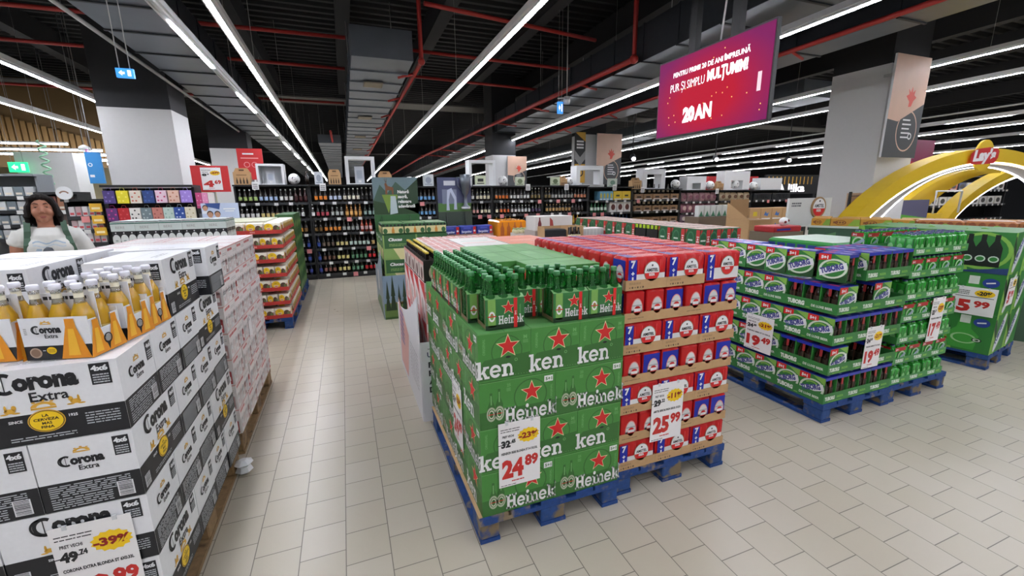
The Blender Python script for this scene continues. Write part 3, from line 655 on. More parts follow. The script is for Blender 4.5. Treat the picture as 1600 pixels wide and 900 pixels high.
def flat_carton(top, stripes, lab, x, y, w=.37, d=.48, h=.2):
    m = MB(); m.box(0, 0, 0, w, d, h, SHB); F = faces_of(0, 0, 0, w, d, h); m.pr(F['u'], rect(.002, .002, w - .002, d - .002), 0, 0, 1, top, 1)
    for a, c in stripes: m.pr(F['u'], rect(*a), 0, 0, 1, c, 2)
    scribble(m, F['f'], .05, .05, w - .05, h - .05, 4, PINK, 1); one('carton', m, lab, 'carton', 'flat cartons', (x, y, 1.048))
for j in range(2): flat_carton(WBX, [((.03, .06, .33, .09), PINK), ((.05, .2, .3, .23), ink('#9fb8a8')), ((.02, .35, .35, .37), ink('#b9b4b0'))], f'flat white carton behind the tall green cases, {("nearer", "farther")[j]} one', .884, 2.995 + .49 * j)
for j in range(2):
    for i in range(1): flat_carton(ink('#dd8a70'), [((.03, .22, .42, .24), ink('#c06a54')), ((.1, .08, .3, .12), ink('#e8b8a4'))], f'flat orange-topped carton left of the red can stack, {("nearer", "farther")[j]} one', 1.27, 3.02 + .49 * j, .46)
m = MB(); m.box(0, 0, 0, .86, 1.24, .9, SHB); one('carton', m, 'tall white carton block carrying the flat white and orange cartons', 'carton', None, (.868, 3.0, .1445)); pallet(1.3, 2.99, 'pallet hidden behind the red can stack')
# cardboard wall
cw = empty('cardboard_wall', 'white cardboard wall with black letters round the second aisle pallet', 'cardboard display', None, (.425, 2.965, 0))
CB = mat('white display board', '#d5d6da', .6, var=.03)
m = MB(); m.box(0, 0, 0, .36, .008, .62, CB); f = FR((0, 0, 0), (1, 0, 0), (0, 0, 1))
word(m, f, 'UR', .045, .505, .04, ink('#2a3358'), 1, .02); m.pr(f, rect(.05, .565, .2, .569), 0, 0, 1, BLACK, 1)
for k, s_ in enumerate(('PE', 'PE', 'AS', 'DI')): word(m, f, s_, .05, .425 - k * .065, .042, BLACK, 1, .05)
part('front_panel', m, cw)
m = MB(); U, V = Vector((0, -1, 0)), Vector((0, 0, 1)); n = 14
prof = [(0, 0), (1.3, 0)] + [(1.3 * (1 - q / n), .62 + .34 * max(0, (1 - q / n) ** 2)) for q in range(n + 1)]
m.prism([(a, c) for a, c in prof], FR((0, 1.31, 0), (0, -1, 0), (0, 0, 1)), .008, CB); f = FR((0, 1.31, 0), (0, -1, 0), (0, 0, 1))
f = (f[0] + f[3] * .0085, *f[1:]); m.pr(f, poly([(.1, .05), (.55, .05), (.75, .5), (.4, .62), (.12, .7)]), 0, 0, 1, ink('#cf9a94'), 1); scribble(m, f, .18, .3, .42, .62, 7, ink('#4a5aa0'), 2, 9); scribble(m, f, .8, .2, 1.2, .5, 9, ink('#8a8a90'), 1, 8, .25)
part('side_panel', m, cw)

# ================================================================ RED AND BLUE CAN STACK
FB, FRD, FW = mat('blue shrink film', '#16269a', .34, spec=.3, coat=.06, var=.08), mat('red shrink film', '#b80f14', .34, spec=.3, coat=.06, var=.08), mat('white shrink film', '#dadada', .25, coat=.5)
AW, AD, AH = .2495, .1245, .163
def amstel_disc(m, f, x, y, r, lift=3, sq=1.0):
    m.pr(f, disc(24), x, y, r * 1.08, ink('#8f7a60'), lift, sy=r * 1.2 * sq); m.pr(f, disc(24), x, y, r, WHITE, lift + 1, sy=r * 1.12 * sq)
    m.pr(f, poly([(math.cos(a) * r, math.sin(a) * r * 1.12 * sq) for a in [PI * 1.04 + PI * .92 * i / 14 for i in range(15)]]), x, y, 1, RED, lift + 2)
    word(m, f, 'AMSTEL', x, y + r * .02, r * .36, BLACK, lift + 3, .03, width=r * 1.6, center=True); word(m, f, 'BEER', x, y - r * .48, r * .28, WHITE, lift + 3, .04, width=r * .8, center=True); m.pr(f, disc(8), x, y + r * .72, r * .12, BLACK, lift + 3)
def can_pack(blue_end):
    m = MB(); m.scallop(0, 0, 0, AW, AD, AH, FRD, 4, 2); F = faces_of(0, 0, 0, AW, AD, AH)
    for k in 'fb':
        f = F[k]; m.pr(f, rect(.012, .014, AW - .012, .076), 0, 0, 1, FW, 1)
        bx = (.012, .062) if k == 'f' else (AW - .062, AW - .012)
        m.pr(f, rect(bx[0], .01, bx[1], AH - .012), 0, 0, 1, FB, 2)
        for q, ch in enumerate('7+1'): word(m, f, ch, bx[0] + .027, .112 - q * .042, .036 if ch != '+' else .024, WHITE, 3, .05, center=True)
        amstel_disc(m, f, .155, .086, .045)
        for q in range(4): m.pr(f, rect(.0, 0, .003, 1), .07 + q * .045, .09, 1, ink('#dd4a48'), 1, sy=.055)
    for k in 'rl':
        f = F[k]; c = FB if (k == 'l') == blue_end else FRD
        m.pr(f, rect(.01, .012, AD - .01, AH - .014), 0, 0, 1, c, 1)
        if c is FRD: m.pr(f, rect(.01, .012, AD - .01, .045), 0, 0, 1, FW, 2)
        m.pr(f, mv(join(disc(22), rect(-1, -1, 1, 0)), 0, 0), AD * .58, .062, .036, ink('#e0928c'), 3, sy=.062); m.pr(f, join(disc(22), rect(-1, -1, 1, 0)), AD * .58, .062, .032, ink('#cfcfcf'), 4, sy=.056)
        m.pr(f, disc(14), AD * .6, .058, .022, RED, 5, sy=.026); m.pr(f, rect(-.02, -.006, .02, .01), AD * .6, .06, 1, WHITE, 6); m.pr(f, rect(-.03, .02, .03, .028), AD * .58, .062, 1, ink('#a8a8a8'), 5)
    f = FR((0, 0, AH), (1, 0, 0), (0, 1, 0))
    m.pr(f, rect(.016, .012, .07, AD - .012), 0, 0, 1, FB, 1); m.pr(f, rect(.08, AD * .45, .235, AD * .52), 0, 0, 1, ink('#e8a8a4'), 1)
    for i in range(4):
        for j in range(2): m.pr(f, ring(.86, 14), .034 + i * .061, .033 + j * .059, .024, ink('#e07a76'), 2)
    return Proto('can_pack', m.mesh('can_pack'))
AP = [can_pack(True), can_pack(False)]
def tray(W, D, h, c, prints=None, name='cardboard_tray'):
    m = MB(); t = .003; m.box(0, 0, 0, W, D, t, c); m.box(0, 0, t, W, t, h, c); m.box(0, D - t, t, W, D, h, c); m.box(0, t, t, t, D - t, h, c); m.box(W - t, t, t, W, D - t, h, c)
    if prints: prints(m, faces_of(0, 0, 0, W, D, h))
    return Proto(name, m.mesh(name))
def kprint(m, F):
    for k, W in (('f', .254), ('b', .254)):
        scribble(m, F[k], .02, .03, .09, .042, 2, ink('#7d6347'), 1, 2, .4)
        for q in range(6): m.pr(F[k], DISC if q % 2 else STAR, .025 + q * .016, .014, .0055, ink('#5d4732'), 1)
TE = tray(.2535, .381, .052, KRAFT, kprint); TS = tray(.381, .2535, .052, KRAFT, lambda m, F: scribble(m, F['f'], .02, .022, .12, .03, 1, ink('#7d6347'), 1, 2, .5))
ax, ay, az, ap = 1.282, 1.76, .144, .1715
lev = ['bottom', 'second', 'third', 'fourth', 'fifth', 'sixth', 'top']
pallet(1.275, 1.752, 'worn blue pallet under the red and blue can packs')
G_ = 'red, white and blue can multipacks'
for k in range(7):
    z = az + k * ap
    if k % 2 == 0:
        for i in range(3):
            x = ax + i * .2545
            if not (k == 6 and i == 2): TE.place(f'brown tray, {lev[k]} layer of the red can stack, {ORD[i]} from the green stack', 'tray', 'brown can trays', (x, ay, z))
            for j in range(9 if k == 6 or i == 2 else 1):
                if k == 6:
                    lab = f'red can multipack on top of the red stack, {ORD[j]} row back, {("left", "middle", "right")[i]} column'
                else: lab = f'red can multipack, {lev[k]} layer of the red stack, {("left", "middle", "right")[i]} column, {ORD[j]} row back'
                yy = ay + .0035 + j * .1252; zz = z + .0035
                if k == 6 and i == 2: zz = z + .0005
                if k == 6 and j > 2: zz = z + .0035
                AP[1 if k == 6 and i == 0 and j > 0 else 0].place(lab, 'can pack', G_, (x + .002, yy, zz))
    else:
        for i in range(2):
            TS.place(f'wide brown cardboard tray in the {lev[k]} layer of the red can stack, {("left", "right")[i]} one', 'tray', 'brown can trays', (ax + i * .3815, ay, z))
            for j in range(3):
                bl = (k, i * 3 + j) in ((5, 2), (5, 4), (5, 5), (3, 1), (3, 2), (3, 5), (1, 4), (1, 5))
                AP[0 if bl else 1].place(f'{"blue" if bl else "red"}-ended can multipack in the {lev[k]} layer of the red stack, {ORD[i * 3 + j]} from left', 'can pack', G_, (ax + i * .3815 + .0035 + (j + 1) * .1248, ay + .0035, z + .0035), PI / 2)
# the left flank of the sixth layer above the green cases
price_card('25', '99', ('29', '22'), '-11%', 'AMSTEL BERE BLONDA 8X0.5L DOZA', .215, .345, 'white 25.99 price card on the front of the red can stack', (1.485, 1.752, .285), 'f', 0)
# ================================================================ WHITE AND BLACK BEER CASES (front left)
CW, CK = ink('#e4e5e8'), ink('#14161c'); CTXT = ink('#b9bdc2'); CGOLD = ink('#d8a63a')
def logo_corona(m, f, x, y, h, lift=1, width=None):
    w_ = width or h * 4.3
    m.pr(f, ring(.66, 22, a0=.3 * PI, a1=1.68 * PI), x + h * .52, y + h * .5, h * .56, CK, lift, sy=h * .66); m.pr(f, ring(.8, 14, a0=.55 * PI, a1=1.45 * PI), x + h * .42, y + h * .5, h * .6, CK, lift, sy=h * .62); m.pr(f, rect(.46, .02, .51, .98), x, y, h, CK, lift)
    word(m, f, 'orona', x + h * .84, y + h * .06, h * 1.02, CK, lift, .06, width=w_ - h * .86); word(m, f, 'Extra', x + w_ * .38, y - h * .75, h * .6, CK, lift, .02, width=w_ * .46)
def griffin(m, f, x, y, s, flip=1, lift=1):
    for a, b, r, q in ((0, 0, .5, .3), (.4, .35, .22, .3), (-.3, .35, .12, .4), (-.5, -.3, .35, .1), (.5, -.3, .35, .1)): m.pr(f, disc(10), x + flip * a * s, y + b * s, r * s, CGOLD, lift, sy=q * s)
def badge(m, f, x, y, w_, h_, lift=2):
    m.pr(f, rect(x, y, x + w_, y + h_), 0, 0, 1, CK, lift); word(m, f, '4x6', x + w_ * .08, y + h_ * .66, h_ * .24, CW, lift + 1, .05, width=w_ * .84); scribble(m, f, x + w_ * .1, y + h_ * .08, x + w_ * .9, y + h_ * .55, 4, CTXT, lift + 1, 4, .5)
def barcode(m, f, x, y, w_, h_, lift=3, vert=False):
    m.pr(f, rect(x, y, x + w_, y + h_), 0, 0, 1, CW, lift); rr = random.Random(3); q = .06
    while q < .92:
        t = rr.uniform(.02, .06)
        m.pr(f, rect(x + .08 * w_, y + h_ * q, x + .92 * w_, y + h_ * (q + t)) if not vert else rect(x + w_ * q, y + .08 * h_, x + w_ * (q + t), y + .92 * h_), 0, 0, 1, CK, lift + 1); q += t + rr.uniform(.03, .06)
def white_case(L=.397, D=.2637, H=.2495):
    m = MB(); m.box(0, 0, 0, L, D, H, CW); F = faces_of(0, 0, 0, L, D, H); hb = .1
    for k in 'fb':
        f = F[k]; m.pr(f, rect(0, 0, L, hb), 0, 0, 1, CK, 1)
        logo_corona(m, f, .09, .18, .054, 2, .205); badge(m, f, .325, .17, .052, .072)
        griffin(m, f, .115, .118, .028, 1, 2); griffin(m, f, .275, .125, .028, -1, 2); m.pr(f, CROWN, .195, .116, .062, CGOLD, 2, sy=.034)
        m.pr(f, disc(24), .195, .072, .046, CGOLD, 3, sy=.038); m.pr(f, ring(.95), .195, .072, .043, CK, 4, sy=.035); m.pr(f, disc(24), .195, .072, .041, YELLOW, 4, sy=.033)
        for q, s_ in enumerate(('LA', 'CERVEZA', 'MAS', 'FINA')): word(m, f, s_, .195, .087 - q * .013, .009, CK, 5, .02, width=.008 * len(s_) if len(s_) < 5 else .062, center=True)
        word(m, f, 'SINCE', .105, .076, .009, CW, 2, .03); word(m, f, '1925', .25, .076, .009, CW, 2, .03)
        scribble(m, f, .29, .04, .38, .085, 5, CTXT, 2, 6, .4); scribble(m, f, .1, .014, .26, .03, 2, CTXT, 2, 7, .4); barcode(m, f, .015, .012, .04, .045)
    for k in 'rl':
        f = F[k]; m.pr(f, rect(0, 0, D, hb), 0, 0, 1, CK, 1)
        logo_corona(m, f, .065, .158, .03, 2, .115); m.pr(f, CROWN, .125, .202, .044, CGOLD, 2, sy=.022); badge(m, f, .208, .165, .044, .07)
        scribble(m, f, .02, .05, .235, .094, 6, CTXT, 2, 8, .45); scribble(m, f, .02, .008, .18, .048, 5, CTXT, 2, 9, .4); barcode(m, f, .195, .012, .045, .055)
    f = F['u']; m.pr(f, rect(0, D / 2 - .001, L, D / 2 + .001), 0, 0, 1, ink('#b5b6b8'), 1); scribble(m, f, .1, .05, .25, .08, 2, GREY, 1, 2, .4)
    return Proto('beer_case', m.mesh('beer_case'))
CC = white_case()
cx1, cy0, cz0, cl, cdp, ch = -.73, 1.69, .144, .4, .2667, .2525
for k in range(4):
    patt = 'esss' if k % 2 == 0 else 'ssse'; y = cy0; ri = 0
    lay = ('bottom', 'second', 'third', 'fourth')[k]
    for kind in patt:
        n, st, dp = (3, cdp, cl) if kind == 'e' else (2, cl, cdp)
        for i in range(n):
            if i == 0 or ri == 0 and i < 3 or k == 3:
                lab = f'white and black beer case, {lay} layer up, {("aisle end", "second from aisle", "third from aisle")[i]}, {ORD[ri]} row'
                off = R.uniform(-.004, .004)
                if kind == 's': CC.place(lab, 'beer case', 'white and black beer cases', (cx1 - (i + 1) * st + .0015 + (off if i == 0 else 0) - .004, y + .0015, cz0 + k * ch))
                else: CC.place(lab, 'beer case', 'white and black beer cases', (cx1 - i * st - .0015 - .004 + (off if i == 0 else 0), y + .0015, cz0 + k * ch), PI / 2)
        y += dp; ri += 1
pallet(-1.53, 1.68, 'brown wooden pallet under the white and black beer cases', PALW)
ct_ = cz0 + 4 * ch
CC.place('white and black beer case on top of the stack, right behind the clear bottle packs', 'beer case', 'white and black beer cases', (-.735, 2.2, ct_), PI / 2)
CC.place('white and black beer case on top of the stack, farthest on the aisle side', 'beer case', 'white and black beer cases', (-1.09, 2.65, ct_))
CC.place('white and black beer case on top of the stack, leftmost one cut by the frame', 'beer case', 'white and black beer cases', (-1.133, 2.14, ct_), PI / 2)
CC.place('white and black beer case atop the stack, at the back before the woman', 'beer case', 'white and black beer cases', (-1.532, 2.56, ct_))
CC.place('white and black beer case atop the stack, second at the left beside the leftmost', 'beer case', 'white and black beer cases', (-1.402, 2.14, ct_), PI / 2)

# six-packs of clear bottles in open carriers
cbm = MB()
cbm.lathe([(.024, 0, BEER), (.0295, .01, BEER), (.0295, .03, ink('#1c1c22')), (.0297, .055, ink('#e8d080')), (.0297, .085, BEER), (.0295, .12, BEER), (.0285, .138, BEER), (.016, .172, mat('clear neck', '#e6e2cf', .05, trans=.85)), (.0128, .19, ink('#f0ead2')), (.0125, .205, CLR), (.0135, .218, CAPW), (.0155, .222, CAPW), (.0155, .232, CAPW), (.013, .236, CAPW)], n=14)
CBOT = cbm.mesh('bottle')
def picture_bottle(m, f, x, y, s, lift):
    m.pr(f, poly([(-.33, 0), (.33, 0), (.3, .1), (.18, .55), (.11, .8), (.1, 1), (-.1, 1), (-.11, .8), (-.18, .55), (-.3, .1)]), x, y, s, ink('#e09020'), lift); m.pr(f, poly([(-.16, .08), (.1, .08), (.06, .75), (-.06, .75)]), x, y, s, ink('#f0b838'), lift + 1)
C6 = Proto('six_pack'); W, D, Hc = .192, .13, .138
m = MB(); m.box(0, 0, 0, W, D, .003, CW); m.box(0, 0, .003, W, .003, Hc, CW); m.box(0, D - .003, .003, W, D, Hc, CW)
for x0, x1 in ((0, .003), (W - .003, W)): m.box(x0, .003, .003, x1, D - .003, .085, CW); m.box(x0, .003, .085, x1, .035, .125, CW); m.box(x0, D - .035, .085, x1, D - .003, .125, CW)
m.box(.012, D / 2 - .0015, .003, W - .012, D / 2 + .0015, .205, CW); scribble(m, FR((.012, D / 2 - .002, .17), (1, 0, 0), (0, 0, 1)), .02, .012, .15, .026, 1, CK, .2, 3, .8); m.box(W * .33, .0045, .1, W * .34, D - .004, .128, CW); m.box(W * .66, .0045, .1, W * .67, D - .004, .128, CW)
F = faces_of(0, 0, 0, W, D, Hc)
for k in 'fb':
    f = F[k]; m.pr(f, rect(0, 0, W, .046), 0, 0, 1, CK, 1); logo_corona(m, f, .034, .088, .022, 2, .08); m.pr(f, CROWN, .074, .118, .03, CGOLD, 2, sy=.013); picture_bottle(m, f, .142, .0, .132, 3)
    m.pr(f, disc(16), .03, .024, .017, ink('#b9a08a'), 3); m.pr(f, disc(16), .03, .024, .013, ink('#8c6f5a'), 4); m.pr(f, disc(16), .075, .03, .014, YELLOW, 3, sy=.012); scribble(m, f, .066, .024, .085, .036, 3, ink('#a8801a'), 4); m.pr(f, rect(.05, .0295, .058, .0315), 0, 0, 1, CW, 2)
    scribble(m, f, .01, .085, .018, .108, 4, GREY, 2)
for k in 'rl':
    f = (F[k][0], F[k][1], F[k][2], F[k][3]); m.pr(f, rect(0, 0, D, .046), 0, 0, 1, CK, 1); picture_bottle(m, f, .026, .001, .12, 2); picture_bottle(m, f, D - .026, .001, .12, 2); m.pr(f, ring(.75), D / 2, .045, .018, CK, 3); m.pr(f, disc(14), D / 2, .045, .012, GREY, 3)
C6.kid('carrier', m.mesh('carrier'))
for i in range(3):
    for j in range(2): C6.kid('bottle', CBOT, (.034 + i * .062, .0345 + j * .061, .0035))
for x, y, rz, lab in ((-.985, 1.765, -.22, 'front white carrier of six clear golden bottles on the white case stack'), (-1.2, 1.80, -.12, 'leftmost white carrier of clear golden bottles, cut by the frame edge'),
                      (-.955, 1.925, -.2, 'middle white carrier of clear golden bottles behind the front one'), (-.94, 2.065, -.12, 'rear white carrier of clear golden bottles against the tall white case')):
    C6.place(lab, 'six-pack', 'carriers of clear bottles', (x, y, ct_ + .001), rz)
price_card('29', '99', ('49', '74'), '-39%', 'CORONA EXTRA BLONDA ST 6X0.33L', .222, .36, 'white 29.99 price card on the front of the white case stack', (-1.005, 1.681, .235), 'f', 0)

# ================================================================ WHITE AND PINK CAN TRAYS
PKT = ink('#c86a6a'); WCB = ink('#e2dcda'); CRED = ink('#a8383c')
def pink_tray(L=.397, D=.263, H=.169):
    m = MB(); m.box(0, 0, 0, L, D, H, WCB); F = faces_of(0, 0, 0, L, D, H); rr = random.Random(5)
    for k in 'fbrl':
        f = F[k]; Wd = L if k in 'fb' else D; n = 6 if k in 'fb' else 4
        m.pr(f, rect(0, H - .008, Wd, H), 0, 0, 1, ink('#d8a8a4'), 1); scribble(m, f, .02, H - .035, Wd * .55, H - .014, 1, PKT, 1, 3, .8); scribble(m, f, Wd * .6, H - .05, Wd * .95, H - .03, 2, GREY, 1, 4, .3)
        for q in range(n):
            x = (q + .5) * Wd / n; c = (WHITE, ink('#dccfcd'), WHITE, ink('#b08a88'), ink('#cfd2d6'), ink('#b8484a'))[q % 6]
            m.pr(f, join(rect(-.36, 0, .36, .8), mv(disc(12), 0, .8, .36, .15)), x, .006, Wd / n, ink('#c9c4c4'), 1, sy=.1); m.pr(f, join(rect(-.3, 0, .3, .8), mv(disc(12), 0, .8, .3, .1)), x, .006, Wd / n, c, 2, sy=.098 if q % 2 else .085)
            m.pr(f, rect(-.2, .2, .2, .5), x, .01, Wd / n, (ink('#d8c4c2'), ink('#e6e2e0'))[q % 2], 3, sy=.09)
    f = F['u']; m.pr(f, rect(0, .02, L, .03), 0, 0, 1, PKT, 1); m.pr(f, rect(0, D - .03, L, D - .02), 0, 0, 1, PKT, 1)
    for q in range(6):
        for j in range(4): m.pr(f, ring(.85, 10), (q + .5) * L / 6, (j + .5) * D / 4, .028, ink('#c4c4c8'), 1)
    return Proto('can_tray', m.mesh('can_tray'))
PT = pink_tray(); kz = .144
for k in range(7):
    y = 3.02; ri = 0
    for kind in ('e', 's', 's', 's') if k % 2 else ('s', 's', 's', 'e'):
        n, st, dp = (3, .2667, .4) if kind == 'e' else (2, .4, .2667)
        for i in range(n):
            if i == 0 or k == 6:
                lab = f'white pink-lettered can tray, {ORD[k]} layer up, {ORD[ri]} row back, {("aisle end", "second in", "third in")[i]}'
                off = R.uniform(-.006, .006) if i == 0 else 0
                if kind == 's': PT.place(lab, 'can tray', 'white pink-lettered can trays', (-.74 - (i + 1) * st + .0015 + off, y + .0015, kz + k * .1715))
                else: PT.place(lab, 'can tray', 'white pink-lettered can trays', (-.7415 - i * st + off, y + .0015, kz + k * .1715), PI / 2)
        y += dp; ri += 1
pallet(-1.53, 3.01, 'brown wooden pallet under the white pink-lettered can trays', PALW)
t = price_card('', '', None, '', '', .1, .16, 'small price card on the side of the white pink-lettered can trays', (-.732, 3.55, .62), 'r', 0)
m = MB(); n = 9
m.lathe([(.02, 0, WHT), (.05, .02, WHT), (.035, .05, WHT), (.055, .07, WHT), (.02, .09, WHT)], n=7, smooth=False); one('film_scrap', m, 'crumpled white film scrap on the floor by the brown pallet', 'litter', None, (-.71, 2.78, .002))

# ================================================================ RED AND YELLOW CAN PACKS (second on the left)
RT = ink('#c23a34'); YB = ink('#e8e2d2'); BRN = ink('#5a4438')
def heart_pack(L=.19, D=.126, H=.128):
    m = MB(); m.scallop(0, 0, 0, L, D, H, YB, 3, 2, .006, .01, ink('#d8ddc8')); F = faces_of(0, 0, 0, L, D, H)
    for k in 'fblr':
        f = F[k]; Wd = L if k in 'fb' else D
        m.pr(f, poly([(.01, .012), (Wd - .01, .012), (Wd - .01, .085), (Wd * .6, .05), (.01, .1)]), 0, 0, 1, RT, 1)
        m.pr(f, disc(14), Wd * .72, .062, Wd * .18, BRN, 2, sy=.036); m.pr(f, disc(12), Wd * .84, .055, Wd * .1, ink('#6a7a4a'), 3, sy=.026)
        m.pr(f, disc(16), Wd * .3, .075, Wd * .25, YELLOW, 3, sy=.045); m.pr(f, poly([(-.8, .2), (.8, .2), (0, -1.2)]), Wd * .3, .062, Wd * .2, ink('#e8d8c8'), 4, sy=.03); m.pr(f, rect(-.5, 0, .5, .5), Wd * .3, .05, Wd * .16, ink('#d05a50'), 5, sy=.02); m.pr(f, rect(-.6, .5, .3, .9), Wd * .3, .07, Wd * .16, ink('#c8a010'), 4, sy=.03)
    return Proto('can_pack', m.mesh('can_pack'))
HP = heart_pack()
RTRAY = tray(.388, .262, .045, RT, lambda m, F: [word(m, F[k], 'BERE', .05, .014, .018, ink('#e8a8a0'), 1, .03) for k in 'fb'])
for k in range(7):
    z = .144 + k * .178
    for i in range(2):
        RTRAY.place(f'red cardboard tray of the red and yellow pack stack, {lev[k]} layer, {("right", "left")[i]} front one', 'tray', 'red trays', (-.735 - .39 * (i + 1), 5.96, z))
        for j in range(4 if k % 2 else 2):
            if k % 2 == 0: HP.place(f'red and yellow can pack facing front, {lev[k]} layer, {ORD[i * 2 + 1 - j]} from the right', 'can pack', 'red and yellow can packs', (-.735 - .39 * (i + 1) + .005 + j * .191, 5.965, z + .0035))
            elif j < 3: HP.place(f'red and yellow can pack end-on, {lev[k]} layer, {ORD[i * 3 + 2 - j]} from the right', 'can pack', 'red and yellow can packs', (-.735 - .39 * (i + 1) + .005 + (j + 1) * .1268, 5.965, z + .0035), PI / 2)
    for j in range(3):
        RTRAY.place(f'red tray on the aisle flank of the red-yellow stack, {lev[k]} layer, {ORD[j]} from corner', 'tray', 'red trays', (-.736, 6.225 + j * .39 - .0, z), PI / 2)
        for q in range(3): HP.place(f'red and yellow can pack on the aisle flank, {lev[k]} layer, {ORD[j * 3 + q]} behind the corner', 'can pack', 'red and yellow can packs', (-.741 - .19, 6.23 + j * .39 + q * .1272, z + .0035))
m = MB(); m.box(0, 0, 0, .58, 1.13, 1.21, ink('#cfd6c0'))
f = FR((0, 0, 1.21), (1, 0, 0), (0, 1, 0))
for i in range(3):
    for j in range(8): m.pr(f, rect(.01, .01, .18, .125), .005 + .19 * i, .01 + .14 * j, 1, ink('#b9cba0') if (i + j) % 2 else ink('#d8c8b8'), 1)
one('carton', m, 'pale printed carton filling the middle of the red and yellow pack stack', 'carton', None, (-1.52, 6.225, .1435)) 
pallet(-1.515, 5.95, 'blue pallet under the red and yellow can packs'); pallet(-1.515, 7.56, 'blue pallet under the dark green cartons on the left')
GRN = ink('#2c5a2a')
m = MB(); m.box(0, 0, 0, .385, .255, .245, GRN); F = faces_of(0, 0, 0, .385, .255, .245)
for k in 'fblr':
    Wd = .385 if k in 'fb' else .255; m.pr(F[k], poly([(.0, .02), (Wd, .1), (Wd, .16), (0, .08)]), 0, 0, 1, ink('#6c8f4a'), 1); m.pr(F[k], disc(12), Wd * .6, .17, .04, ink('#183a1c'), 1)
GC = Proto('carton', m.mesh('carton'))
for k in range(5):
    for j in range(3): GC.place(f'dark green carton in the left stack by the shelves, {lev[k]} layer, {ORD[j]} from front', 'carton', 'dark green cartons', (-.75, 7.57 + j * .387, .144 + k * .2465), PI / 2)

# ================================================================ BLACK AND WHITE BOTTLE PACKS behind the can trays, and the case under them
BWT = ink('#c9d3cf'); TEAL = ink('#2f6658')
def bw_pack(W=.19, D=.127, H=.235):
    m = MB(); m.cbox(0, 0, 0, W, D, H, BLACK, .008, BWT); F = faces_of(0, 0, 0, W, D, H)
    for k in 'fblr':
        f = F[k]; Wd = W if k in 'fb' else D; n = 3 if k in 'fb' else 2
        m.pr(f, rect(0, .14, Wd, H - .008), 0, 0, 1, BWT, 1); m.pr(f, rect(0, .21, Wd, .22), 0, 0, 1, TEAL, 2); word(m, f, 'BERE', Wd * .2, .165, .025, GREY, 2, .0)
        for q in range(n): m.pr(f, disc(18), (q + .5) * Wd / n, .058, Wd / n * .49, ink('#d8dcda'), 2, sy=.052); m.pr(f, disc(8), (q + .5) * Wd / n, .125, .006, WHITE, 2); m.pr(f, rect(-.2, -.1, .2, .1), (q + .5) * Wd / n, .05, .05, ink('#8a9694'), 3)
    return Proto('six_pack', m.mesh('six_pack'))
BW = bw_pack()
for i in range(5):
    for j in range(3): BW.place(f'black and white bottle pack below the gift bags, {ORD[i]} from left, {("front", "second", "third")[j]} row', 'six-pack', 'black and white bottle packs', (-2.12 + .1925 * i - (0 if i < 3 else -.0), 5.3 + .13 * j, 1.2))
m = MB(); m.box(0, 0, 0, .99, .55, 1.045, ink('#8a6a50')); m.pr(faces_of(0, 0, 0, .99, .55, 1.045)['f'], rect(.02, .8, .97, 1.03), 0, 0, 1, ink('#c8d0cc'), 1)
one('carton', m, 'brown carton block carrying the black and white bottle packs', 'carton', None, (-2.14, 5.29, .1435)); pallet(-1.06, 5.12, 'blue pallet under the black and white bottle packs', None, PI / 2)
# ================================================================ DARK GREEN AND WHITE-SWIRL BOTTLE PACKS (right, 19.49)
TG, TGD, TGL = ink('#2f7a34'), ink('#1d4a22'), ink('#7fb24a'); TLET = ink('#dfe6dc'); TBL = ink('#3b3f88')
def swirl(m, f, x, y, w, h, lift=1, name='TUBORG'):
    """green panel with a slanted white lozenge and lettering"""
    m.pr(f, rect(x, y, x + w, y + h), 0, 0, 1, TG, lift); m.pr(f, poly([(x, y + h * .1), (x + w * .5, y), (x + w, y), (x + w, y + h * .35), (x + w * .4, y + h * .1)]), 0, 0, 1, TGD, lift + 1)
    m.pr(f, poly([(x + w * .5, y + h), (x + w, y + h * .72), (x + w, y + h)]), 0, 0, 1, TGL, lift + 1)
    m.pr(f, ring(.82, 26), x + w * .52, y + h * .47, w * .48, ink('#c9d6c2'), lift + 2, sy=h * .37, rot=.0, shear=.15); m.pr(f, ring(.8, 22, a0=.2, a1=2.4), x + w * .52, y + h * .47, w * .34, TGL, lift + 2, sy=h * .27)
    m.pr(f, poly([(-.5, -.22), (.46, -.16), (.5, .2), (-.46, .14)]), x + w * .52, y + h * .46, w * .98, ink('#dde1e4'), lift + 3, sy=h * .66, rot=.34)
    word(m, f, name, x + w * .15, y + h * .26, h * .2, TBL, lift + 4, .06, width=w * .78, rot=.36)
    m.pr(f, poly([(x, y + h * .74), (x + w * .42, y + h * .8), (x + w * .42, y + h), (x, y + h)]), 0, 0, 1, RED, lift + 3); word(m, f, '5+1', x + w * .08, y + h * .82, h * .11, WHITE, lift + 4, .06, width=w * .24)
BTB = bottle(AMB, AMB, CAPR, mat('dark brown label', '#2a2016', .4), h=.215)
